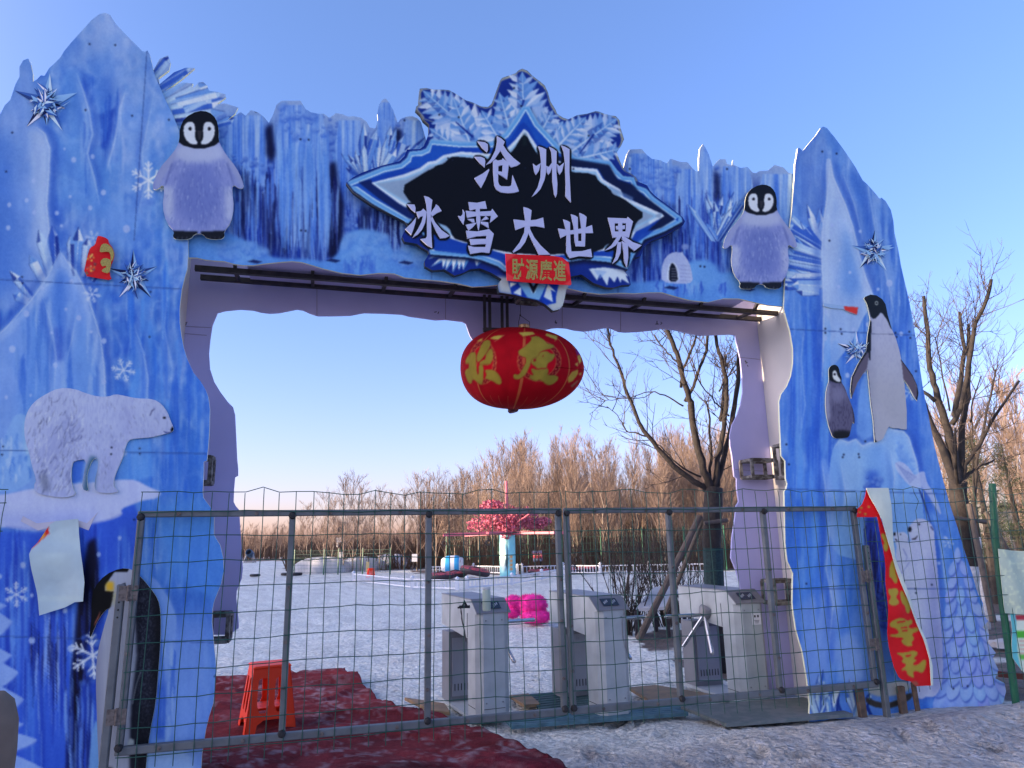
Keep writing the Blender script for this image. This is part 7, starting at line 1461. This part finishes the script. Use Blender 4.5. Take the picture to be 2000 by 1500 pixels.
# bare shrubs near the turnstiles
def shrub(px, py, hpx, n, seed, label, wpx=45):
    g = gp(px, py); Y = g[1]; k = Y / F_PX; q = np.random.RandomState(seed); t = thing('bare_shrub', (g[0], g[1], 0), label, 'shrub', 'bare shrubs'); mb = MB(); m2 = MB()
    for _ in range(n):
        a = q.uniform(0, 6.28); r = q.uniform(.02, .22); b = np.array([g[0] + r * math.cos(a), g[1] + r * math.sin(a), -.05]); d = np.array([math.cos(a) * q.uniform(0, .32), math.sin(a) * .2, 1.0]); d /= np.linalg.norm(d)
        l = hpx * k * q.uniform(.6, 1.0); pts = [b]; dd = d
        for i in range(6): dd = dd + q.normal(size=3) * .07 + np.array([0, 0, .05]); dd /= np.linalg.norm(dd); pts.append(pts[-1] + dd * l / 6)
        mb.tube(pts, list(np.linspace(q.uniform(.010, .016), .004, 7)), 5, cap=False)
        for _2 in range(7):
            i = q.randint(1, 6); twig(m2, pts[i], rot_dir(pts[i + 1] - pts[i], q.uniform(.3, .8), q.uniform(0, 6.28)), l * q.uniform(.12, .3), .0055, q, 1, 2, 3)
    obj('stems', mb, M_BARK, t); obj('twigs', m2, M_TWIG, t)
shrub(1222, 1238, 225, 26, 1, 'bare shrub with dark stems between the middle and right turnstiles'); shrub(1305, 1222, 190, 24, 2, 'bare shrub behind the leaning prop pole'); shrub(1345, 1215, 180, 18, 3, 'bare shrub just left of the right turnstile')
for k in range(3): shrub(1180 + 40 * k, 1236 - 6 * k, 40 + 8 * k, 14, 10 + k, ('low dry scrub behind the middle turnstile', 'low dry scrub under the grey sloping panel', 'low dry scrub at the foot of the leaning pole')[k])
# evergreens
M_NEED = mat('pine_needles', (.030, .045, .018), .8, var=.4, scale=4)
def pine(px, Y, ytop, seed, label):
    q = np.random.RandomState(seed); x = at_depth(px, Y); hor = 1057 - (px - 1000) * .0199; H = 1.6 + (hor - ytop) / F_PX * Y
    t = thing('pine_tree', (x, Y, 0), label, 'tree', 'dark pines'); tm = MB(); tm.tube([(x, Y, -.1), (x + .05, Y, H * .5), (x, Y, H)], [.11, .07, .01], 7); obj('trunk', tm, M_BARK, t)
    mb = MB()
    for k in range(60):
        z = H * (.15 + .83 * q.rand()); r = (H - z) * .36 + .12; a = q.uniform(0, 6.28); l = r * q.uniform(.6, 1.1); e = np.array([x + l * math.cos(a), Y + l * math.sin(a), z + l * q.uniform(-.1, .35)]); b = np.array([x, Y, z])
        for _ in range(46):
            c_ = b + (e - b) * q.uniform(.25, 1.0) + q.normal(size=3) * .07; d = (e - b) / l * .6 + q.normal(size=3) * .6; d /= np.linalg.norm(d); n_ = np.cross(d, q.normal(size=3)); n_ /= np.linalg.norm(n_)
            mb.add([c_ - n_ * .008, c_ + n_ * .008, c_ + d * .14], [(0, 1, 2)])
    obj('crown', mb, M_NEED, t)
pine(1925, 17, 850, 1, 'dark pine half hidden by the whitewashed tree'); pine(1985, 20, 872, 2, 'dark pine at the right edge behind the fence'); pine(1882, 22, 930, 3, 'small dark pine close beside the right tower')

# ------------------------------------------------------------------ things in the snow field
M_PINK = mat('pink_paint', (.55, .13, .17), .5, var=.1, scale=6); M_BLOS = mat('pink_blossom', (.48, .11, .16), .7, var=.25, scale=3); M_WPL = mat('white_plastic_fence', (.62, .64, .68), .5, var=.06, scale=4)
rg = gp(992, 1125); RX, RY = rg[0], rg[1]
ride = thing('spinning_ride', (RX, RY, 0), 'pink blossom ride with a printed column and long arms in the snow', 'fairground ride')
k = RY / F_PX
AR = Art(970, 1040, 1015, 1130, (110, 170, 225)); AR.fill([(978, 1050), (990, 1060), (992, 1110), (980, 1120), (976, 1090)], (200, 220, 240), 2, .8); AR.fill([(984, 1055), (994, 1075), (992, 1110), (986, 1118), (988, 1085)], (40, 80, 160), 1.2, .8); AR.fill([(988, 1082), (993, 1090), (991, 1108), (987, 1105)], (20, 30, 60), .6, 1)
for j in range(4): AR.fill([(996, 1085 + 8 * j), (1001, 1085 + 8 * j), (1001, 1090 + 8 * j), (996, 1090 + 8 * j)], (205, 120, 70), .5, 1)
mb = MB(); rC_ = 15 * k; nn_ = 40; zs = np.linspace(0, 76 * k, 40)
vs = [(RX + rC_ * math.cos(2 * math.pi * i / nn_), RY + rC_ * math.sin(2 * math.pi * i / nn_), z) for z in zs for i in range(nn_)]
px_, py_ = project(np.array(vs)); mb.v = vs; mb.f = [(j * nn_ + i, j * nn_ + (i + 1) % nn_, (j + 1) * nn_ + (i + 1) % nn_, (j + 1) * nn_ + i) for j in range(39) for i in range(nn_)] + [tuple(range(39 * nn_, 40 * nn_))]; mb.c = ink(AR.sample(px_, py_)).tolist()
obj('column', mb, M_PRINT, ride, smooth=False)
mb = MB(); mb.tube([(RX, RY, 76 * k), (RX, RY, 178 * k)], .07, 10); obj('mast', mb, M_PINK, ride); mb = MB(); mb.lathe([(.001, 0), (.30, .0), (.30, .10), (.001, .12)], (RX, RY, 76 * k), 16); obj('turntable', mb, M_STEEL, ride)
for j in range(6):
    a = 2 * math.pi * j / 6 + .25; d = np.array([math.cos(a), math.sin(a), 0]); c0 = np.array([RX, RY, 79 * k + .02])
    mb = MB(); mb.bar(c0 + d * .25, c0 + d * 3.1 + np.array([0, 0, -.05]), .12, .14); arm = obj('arm', mb, M_PINK, ride); mb = MB(); mb.tube([c0 + d * 3.05, c0 + d * 3.05 + np.array([0, 0, -.35])], .02, 5); mb.torus(c0 + d * 3.05 + np.array([0, 0, -.45]), .10, .02, 12, 5, ((1, 0, 0), (0, 0, 1), (0, -1, 0))); obj('hook', mb, M_STEEL, arm)
    mb = MB(); mb.tube([c0 + np.array([0, 0, .2]) + d * .1, c0 + d * 1.9 + np.array([0, 0, .75 + .25 * (j % 2)])], [.04, .025], 6); obj('branch', mb, M_PINK, ride)
q = np.random.RandomState(3)
for (dx, dz, rx_, rz_, dy) in ((-18, 118, 36, 22, 0), (8, 100, 26, 26, -.3), (-40, 96, 40, 15, .2), (30, 112, 34, 18, .3), (-2, 88, 18, 20, -.4), (52, 96, 36, 12, .5), (-30, 130, 24, 14, .4), (70, 100, 18, 8, .8)):
    mb = MB()
    for _ in range(520):
        v = q.normal(size=3); v /= np.linalg.norm(v); v *= q.rand() ** .4; c_ = np.array([RX + (dx + v[0] * rx_) * k, RY + dy + v[1] * rx_ * k, (dz + v[2] * rz_) * k]); a1 = q.normal(size=3); a1 /= np.linalg.norm(a1); b1_ = np.cross(a1, q.normal(size=3)); b1_ /= np.linalg.norm(b1_); s_ = q.uniform(.035, .075)
        mb.add([c_ - a1 * s_, c_ - b1_ * s_, c_ + a1 * s_, c_ + b1_ * s_ + a1 * s_ * .2], [(0, 1, 2, 3)])
    obj('blossom', mb, M_BLOS, ride)
# snow tubes
def snow_tube(px, py, r, label, tilt=0.0, col='patterned'):
    g = gp(px, py); t = thing('snow_tube', (g[0], g[1], 0), label, 'snow tube', 'inflatable snow tubes'); A_ = ((math.cos(tilt), 0, -math.sin(tilt)), (0, 1, 0), (math.sin(tilt), 0, math.cos(tilt))); c_ = (g[0], g[1], r * .22 + abs(math.sin(tilt)) * r * .8)
    mb = MB(); mb.torus(c_, r * .74, r * .22, 30, 12, A_); obj('ring', mb, mat('black_rubber', (.014, .013, .016), .55, var=.2, scale=8) if col == 'black' else mat('tube_cover', (.03, .02, .03), .6, var=.3, scale=5), t, smooth=True)
    if col != 'black':
        mb = MB(); prof = [(r * .50, r * .13), (r * .60, r * .215), (r * .74, r * .245), (r * .87, r * .21), (r * .965, r * .09)]; mb.lathe(prof, c_, 36, A_); obj('printed_cover', mb, mat('red_flower_cover', (.42, .07, .08), .6, var=.3, scale=7, tint2=(.05, .035, .06)), t, smooth=True)
        mb = MB(); e = np.array(c_) + np.array([0, -.2, .2]); mb.tube([e + np.array([-.25, 0, -.05]), e, e + np.array([.25, 0, -.05])], .025, 6); obj('handle', mb, M_SLOT, t)
snow_tube(862, 1131, .62, 'flowered snow tube under the striped roller'); snow_tube(890, 1127, .58, 'flowered snow tube right of the striped roller'); snow_tube(928, 1128, .74, 'tilted flowered snow tube left of the ride column', .2); snow_tube(1055, 1123, .60, 'flowered snow tube right of the ride column'); snow_tube(1118, 1120, .62, 'flowered snow tube behind the centre gate stiles'); snow_tube(1145, 1118, .62, 'flowered snow tube right of the white dome')
snow_tube(498, 1126, .30, 'small black rubber ring on the far snow at the left', 0, 'black'); snow_tube(560, 1124, .34, 'black rubber ring beside the second gate upright', 0, 'black'); snow_tube(578, 1124, .36, 'black rubber ring right of the second gate upright', 0, 'black')
# striped roller
g = gp(884, 1121); t = thing('striped_roller', (g[0], g[1], 0), 'blue and white striped inflatable roller on the snow', 'inflatable'); k = g[1] / F_PX
for nm, a, b, m in (('stripe', -1, -.62, 0), ('stripe', -.62, -.2, 1), ('stripe', -.2, .2, 0), ('stripe', .2, .62, 1), ('stripe', .62, 1, 0)):
    mb = MB(); prof = [(17 * k * (1 - .38 * abs(u) ** 3), 21 * k * u) for u in np.linspace(a, b, 6)]; mb.lathe([(max(r_, .02), h_) for r_, h_ in prof], (g[0], g[1], 17 * k), 26, ((0, 1, 0), (0, 0, 1), (1, 0, 0)))
    obj(nm, mb, mat('roller_blue', (.03, .30, .62), .35, var=.05) if m else mat('roller_white', (.60, .64, .68), .35, var=.05), t, smooth=True)
# white picket fences
def picket(pts, h, label, step=.16):
    P_ = [gp(*p) for p in pts]; t = thing('picket_fence', P_[len(P_) // 2], label, 'fence', 'low white picket fences'); pk_, n = MB(), 0; rl = MB(); ends = []
    for a, b in zip(P_[:-1], P_[1:]):
        L_ = np.linalg.norm(b - a); m = max(1, int(L_ / step))
        for z in (h * .9, h * .18): rl.bar(a + np.array([0, 0, z]), b + np.array([0, 0, z]), .04, .045)
        for i in range(m): c_ = a + (b - a) * (i + .5) / m; pk_.box(c_ + np.array([0, 0, h * .52]), (.035, .02, h * .8))
        ends += [a]
    ends.append(P_[-1]); obj('rails', rl, M_WPL, t); obj('pickets', pk_, M_WPL, t)
    for e in ends:
        mb = MB(); mb.box(e + np.array([0, 0, h * .55]), (.11, .11, h * 1.1)); mb.lathe([(.09, h * 1.1), (.09, h * 1.13), (.0, h * 1.3)], e, 4); obj('post', mb, M_WPL, t)
picket([(836, 1122), (925, 1120), (1011, 1123)], .42, 'white picket fence left of the ride column'); picket([(1019, 1123), (1100, 1121), (1173, 1122), (1268, 1120), (1330, 1119), (1400, 1118)], .44, 'long white picket fence right of the ride column'); picket([(690, 1136), (805, 1150), (893, 1153)], .36, 'low white picket fence curving in front at the left'); picket([(912, 1151), (1000, 1143), (1058, 1133), (1105, 1124)], .36, 'low white picket fence curving in front of the ride')
# small things far away
def on(px, py): return gp(px, py)
g = on(724, 1129); plastic_stool((g[0], g[1], 0), .4, 'small orange red stool far out on the snow', .86)
g2 = on(715, 1127); mb = MB(); mb.box((g2[0], g2[1] + .3, .48), (.16, .02, .5)); o = obj('yellow_board', mb, mat('yellow_card', (.55, .42, .18), .6, var=.1)); tag(o, 'small yellow card behind the far orange stool', 'card')
g = on(487, 1099); k = g[1] / F_PX; t = thing('snow_gun', g, 'dark blue fan snow gun on a stand at the left edge of the snow field', 'snow gun')
mb = MB(); A_ = ((1, 0, 0), (0, .5, -.86), (0, -.86, -.5)); A_ = np.array([[.96, -.28, 0], [.26, .90, .35], [-.1, -.33, .93]]); A_ = np.array([[1, 0, 0], [0, .34, .94], [0, -.94, .34]])
mb.lathe([(6.2 * k, -8 * k), (6.6 * k, -2 * k), (6.2 * k, 8 * k), (5.2 * k, 9 * k), (5.0 * k, -5 * k)], (g[0], g[1], 17 * k), 20, A_); obj('barrel', mb, mat('snow_gun_blue', (.03, .07, .12), .45, metal=.2, var=.15), t, smooth=True)
mb = MB(); mb.lathe([(.001, 0), (5 * k, 0), (5 * k, 1 * k), (.001, 1.5 * k)], (g[0], g[1], 17 * k), 14, A_); obj('fan', mb, M_STEEL, t)
mb = MB()
for sx in (-1, 1): mb.bar((g[0] + sx * 9 * k, g[1] - .3, 0), (g[0] + sx * 6 * k, g[1], 16 * k), .09); mb.bar((g[0] + sx * 9 * k, g[1] + .5, 0), (g[0] + sx * 6 * k, g[1], 16 * k), .09)
mb.bar((g[0] - 9 * k, g[1] - .3, .06), (g[0] + 12 * k, g[1] - .3, .06), .12); obj('stand', mb, mat('stand_grey', (.3, .3, .3), .5, metal=.3), t)
g = on(664, 1116); k = g[1] / F_PX; t = thing('floodlight_pole', g, 'thin pole with a black floodlight and grey box among the wispy trees', 'floodlight')
mb = MB(); mb.tube([(g[0], g[1], -.1), (g[0] - 2 * k, g[1], 80 * k)], .04, 7); obj('pole', mb, M_STEEL, t); mb = MB(); mb.box((g[0] - 2 * k, g[1] - .1, 78 * k), (6 * k, .2, 8 * k), ((1, 0, 0), (0, .9, -.43), (0, .43, .9))); obj('lamp_head', mb, M_STEEL, t); mb = MB(); mb.box((g[0] - 3 * k, g[1] - .1, 58 * k), (8 * k, .25, 9 * k)); mb.tube([(g[0] - 5 * k, g[1] - .1, 53 * k), (g[0] - 5 * k, g[1] - .1, 45 * k)], 2.2 * k, 8); obj('control_box', mb, mat('box_grey', (.34, .35, .37), .5, var=.05), t); mb = MB(); mb.box((g[0] + 3 * k, g[1] - .2, 19 * k), (6 * k, .05, 34 * k), ((1, 0, .06), (0, 1, 0), (-.06, 0, 1))); obj('white_panel', mb, mat('panel_white', (.6, .6, .6), .6, var=.05), t)
g = on(810, 1114); k = g[1] / F_PX; t = thing('electric_cabinet', g, 'small white electric cabinet on a stand left of the striped roller', 'cabinet'); mb = MB(); mb.box((g[0], g[1], 23 * k), (10 * k, .3, 14 * k)); obj('box', mb, mat('box_white', (.62, .63, .65), .5, var=.05), t); mb = MB()
for sx in (-1, 1): mb.bar((g[0] + sx * 5 * k, g[1], 0), (g[0] + sx * 2.5 * k, g[1], 16 * k), .05)
obj('stand', mb, M_STEEL, t)
# notice board by the ride
g = on(1049, 1116); k = g[1] / F_PX; pl = facing(g[1]); t = thing('notice_board', g, 'purple and pink notice on posts right of the ride column', 'notice'); AP = Art(1030, 1065, 1070, 1105, (84, 86, 150)); AP.fill([(1040, 1081), (1059, 1081), (1059, 1090), (1040, 1090)], (190, 70, 100), .8, .9); AP.fill([(1041, 1083), (1057, 1083), (1057, 1085), (1041, 1085)], (220, 200, 210), .5, .8); AP.fill([(1041, 1092), (1058, 1092), (1058, 1095), (1041, 1095)], (130, 160, 220), .6, .8)
board('panel', [(1039, 1076), (1058, 1075), (1060, 1096), (1040, 1097)], pl, .02, AP, M_PRINT, t, res=.02); mb = MB(); mb.tube([pl.p(1044, 1097, -.03), np.array([pl.p(1044, 1097)[0], g[1], -.1])], .03, 6); mb.tube([pl.p(1055, 1097, -.03), np.array([pl.p(1055, 1097)[0], g[1], -.1])], .03, 6); obj('posts', mb, M_STEEL, t)
# white dome and tarps
M_TARP = mat('white_tarp', (.42, .42, .43), .7, var=.12, scale=2, bump=.4, bscale=5)
def dome(px, py, wpx, hpx, label, name='tarp_mound', yel=False, dpt=None):
    g = gp(px, py); k = g[1] / F_PX; q = np.random.RandomState(int(px)); mb = MB(); n, m = 40, 12; vs = []
    for j in range(m + 1):
        f = j / m * math.pi / 2
        for i in range(n):
            a = 2 * math.pi * i / n; w_ = 1 + .08 * math.sin(3 * a + px) + .05 * math.sin(7 * a); c_ = math.cos(f) ** .7 if j < m else 0.02
            vs.append((g[0] + wpx / 2 * k * c_ * math.cos(a) * w_, g[1] + (dpt or wpx / 2 * k) * c_ * math.sin(a) * w_, hpx * k * math.sin(f) * (1 + .06 * math.sin(5 * a + f * 3)) - .02))
    mb.v = vs; mb.f = [(j * n + i, j * n + (i + 1) % n, (j + 1) * n + (i + 1) % n, (j + 1) * n + i) for j in range(m) for i in range(n)] + [tuple(range(m * n, m * n + n))]
    o = obj(name, mb, mat('pale_dome', (.55, .52, .42), .6, var=.15, scale=2) if yel else M_TARP, smooth=True); tag(o, label, 'mound' if not yel else 'dome', None if yel else 'tarp covered mounds')
dome(1121, 1108, 38, 26, 'pale cream dome tent behind the long picket fence', 'dome_tent', True); dome(632, 1117, 110, 27, 'snow covered tarp mound left of the floodlight pole', dpt=2.0); dome(705, 1112, 90, 23, 'snow covered tarp mound right of the floodlight pole', dpt=2.0); dome(765, 1106, 84, 22, 'snow covered tarp mound left of the electric cabinet', dpt=2.0)
# far mesh fences
def far_fence(pxs, py0, py1, h, label):
    P_ = [gp(x, py0 + (py1 - py0) * i / (len(pxs) - 1)) for i, x in enumerate(pxs)]; t = thing('mesh_fence', P_[len(P_) // 2], label, 'fence', 'far green mesh fences'); mb = MB()
    for z in np.linspace(.1, h, 7): mb.tube([p + np.array([0, 0, z]) for p in P_], .007, 3)
    for a, b in zip(P_[:-1], P_[1:]):
        for f in np.linspace(0, 1, 12): c_ = a + (b - a) * f; mb.tube([c_ + np.array([0, 0, .1]), c_ + np.array([0, 0, h])], .006, 3)
    obj('wires', mb, M_WIRE, t)
    for p in P_: mb = MB(); mb.tube([p + np.array([0, 0, -.1]), p + np.array([0, 0, h + .1])], .035, 6); obj('post', mb, MATS['green_post'], t)
far_fence([574, 606, 632, 660, 708, 762], 1122, 1121, 1.3, 'low green mesh fence before the tarp mounds'); far_fence([872, 918, 974, 1033, 1100, 1176, 1258, 1340, 1420], 1117, 1112, 2.1, 'tall green mesh fence at the foot of the poplars')
# pink fluffy cushions
M_FUR = mat('pink_fur', (.85, .03, .34), .85, var=.25, scale=8)
def fluffy(px, py, rs, label, seed):
    g = gp(px, py); k = g[1] / F_PX; q = np.random.RandomState(seed); mb = MB()
    for cx, cz, rx_, rz_, dy in rs:
        c_ = np.array([g[0] + (cx - px) * k, g[1] + dy, cz * k])
        n, m = 20, 12
        mb.add([c_ + np.array([rx_ * k * math.sin(math.pi * j / m) * math.cos(2 * math.pi * i / n), rx_ * k * .8 * math.sin(math.pi * j / m) * math.sin(2 * math.pi * i / n), rz_ * k * math.cos(math.pi * j / m)]) for j in range(m + 1) for i in range(n)], [(j * n + i, (j + 1) * n + i, (j + 1) * n + (i + 1) % n, j * n + (i + 1) % n) for j in range(m) for i in range(n)])
        for _ in range(1400):
            v = q.normal(size=3); v /= np.linalg.norm(v); p = c_ + v * np.array([rx_ * k, rx_ * k * .8, rz_ * k]); d = v * .5 + q.normal(size=3) * .35 + np.array([0, 0, -.25]); d /= np.linalg.norm(d); s_ = np.cross(d, v); s_ /= np.linalg.norm(s_) + 1e-6
            mb.add([p - s_ * .006, p + s_ * .006, p + d * .055], [(0, 1, 2)])
    o = obj('fluffy_cushion', mb, M_FUR); tag(o, label, 'cushion', 'pink fluffy cushions'); return o
fluffy(1006, 1208, [(1004, 26, 17, 15, .05), (1000, 12, 15, 10, 0)], 'smaller bright pink fluffy cushion right of the left turnstile', 1)
fluffy(1042, 1216, [(1042, 32, 26, 18, 0), (1046, 12, 27, 13, -.08), (1030, 38, 12, 10, .1)], 'larger bright pink fluffy cushion left of the middle turnstile', 2)
# tilted panel
pl = facing(12.6); a, b, c_, d = pl.p(1246, 1186), pl.p(1292, 1152), pl.p(1335, 1148), pl.p(1300, 1190)
mb = MB(); P4 = [pl.p(1240, 1187, .1), pl.p(1300, 1184, .1), pl.p(1345, 1146, -.5), pl.p(1288, 1150, -.5)]; dz = np.array([0, 0, -.05]); mb.add(P4 + [p + dz for p in P4], [(0, 1, 2, 3), (7, 6, 5, 4), (0, 4, 5, 1), (1, 5, 6, 2), (2, 6, 7, 3), (3, 7, 4, 0)])
t = thing('sloping_panel', (P4[0][0], P4[0][1], 0), 'pale grey sloping panel on a dark frame between the middle and right turnstiles', 'panel'); obj('panel', mb, M_TARP, t); mb = MB()
for p in P4: mb.bar(np.array([p[0], p[1], -.05]), p + dz, .06)
mb.bar(P4[0] + dz, P4[2] + dz * 3, .05); obj('frame', mb, M_STEEL, t)
# low grey building behind the thicket
gx = at_depth(2010, 34); t = thing('low_building', (gx, 34, 0), 'low grey building with small windows behind the thicket at the right edge', 'building'); mb = MB(); mb.box((gx + 3, 36, 1.4), (9, 4, 2.8)); obj('wall', mb, mat('grey_render', (.16, .16, .165), .8, var=.15, scale=1), t); mb = MB(); mb.box((gx + 3, 36, 2.88), (9.6, 4.6, .16)); obj('roof', mb, mat('grey_roof', (.12, .12, .13), .7, var=.2, scale=2), t)
for j in range(4): mb = MB(); mb.box((gx - .6 + 1.9 * j, 33.98, 1.6), (.9, .06, .9)); wn = obj('window', mb, mat('window_frame', (.3, .3, .3), .6), t); mb = MB(); mb.box((gx - .6 + 1.9 * j, 33.94, 1.6), (.78, .04, .78)); obj('pane', mb, mat('dark_glass', (.03, .035, .04), .1, var=.05), wn)
# tan rounded stand-in for an unidentified blur close to the camera, left edge
pl = facing(1.35); b1_ = pl.p(-22, 1440); r_ = pl.p(27, 1440)[0] - b1_[0]; ztop = pl.p(-10, 1352)[2]
mb = MB(); mb.lathe([(r_, -.05), (r_ * 1.0, ztop - .10), (r_ * .93, ztop - .05), (r_ * .7, ztop - .015), (r_ * .35, ztop), (.001, ztop + .002)], (b1_[0], b1_[1], 0), 28); o = obj('rounded_blob', mb, mat('tan_plush', (.16, .115, .085), .95, var=.12, scale=30), smooth=True); tag(o, 'tan round topped blob of unknown kind at the lower left edge', 'post')
# loose rail and litter right of the arch
mb = MB(); mb.bar(gp(1950, 1316, .1), gp(2080, 1330, .1), .04, .06); o = obj('steel_rail', mb, mat('red_oxide', (.13, .035, .03), .7, var=.2)); tag(o, 'dark red rail on the soil at the right edge', 'rail')
for i_, (px, py, s_, lab) in enumerate(((1962, 1264, .16, 'crumpled white plastic litter on the soil by the green post'), (1938, 1262, .12, 'small white litter scrap left of the green post'))):
    g = gp(px, py); q = np.random.RandomState(i_); mb = MB(); n = 10; mb.add([(g[0] + s_ * (1 + .3 * q.normal()) * math.cos(a) * c_, g[1] + s_ * math.sin(a) * c_, z * s_) for z, c_ in ((0, 1), (.5, .8), (.7, .3)) for a in np.linspace(0, 6.28, n, endpoint=False)], [(j * n + i, j * n + (i + 1) % n, (j + 1) * n + (i + 1) % n, (j + 1) * n + i) for j in range(2) for i in range(n)] + [tuple(range(2 * n, 3 * n))]); o = obj('litter', mb, M_TARP); tag(o, lab, 'litter')
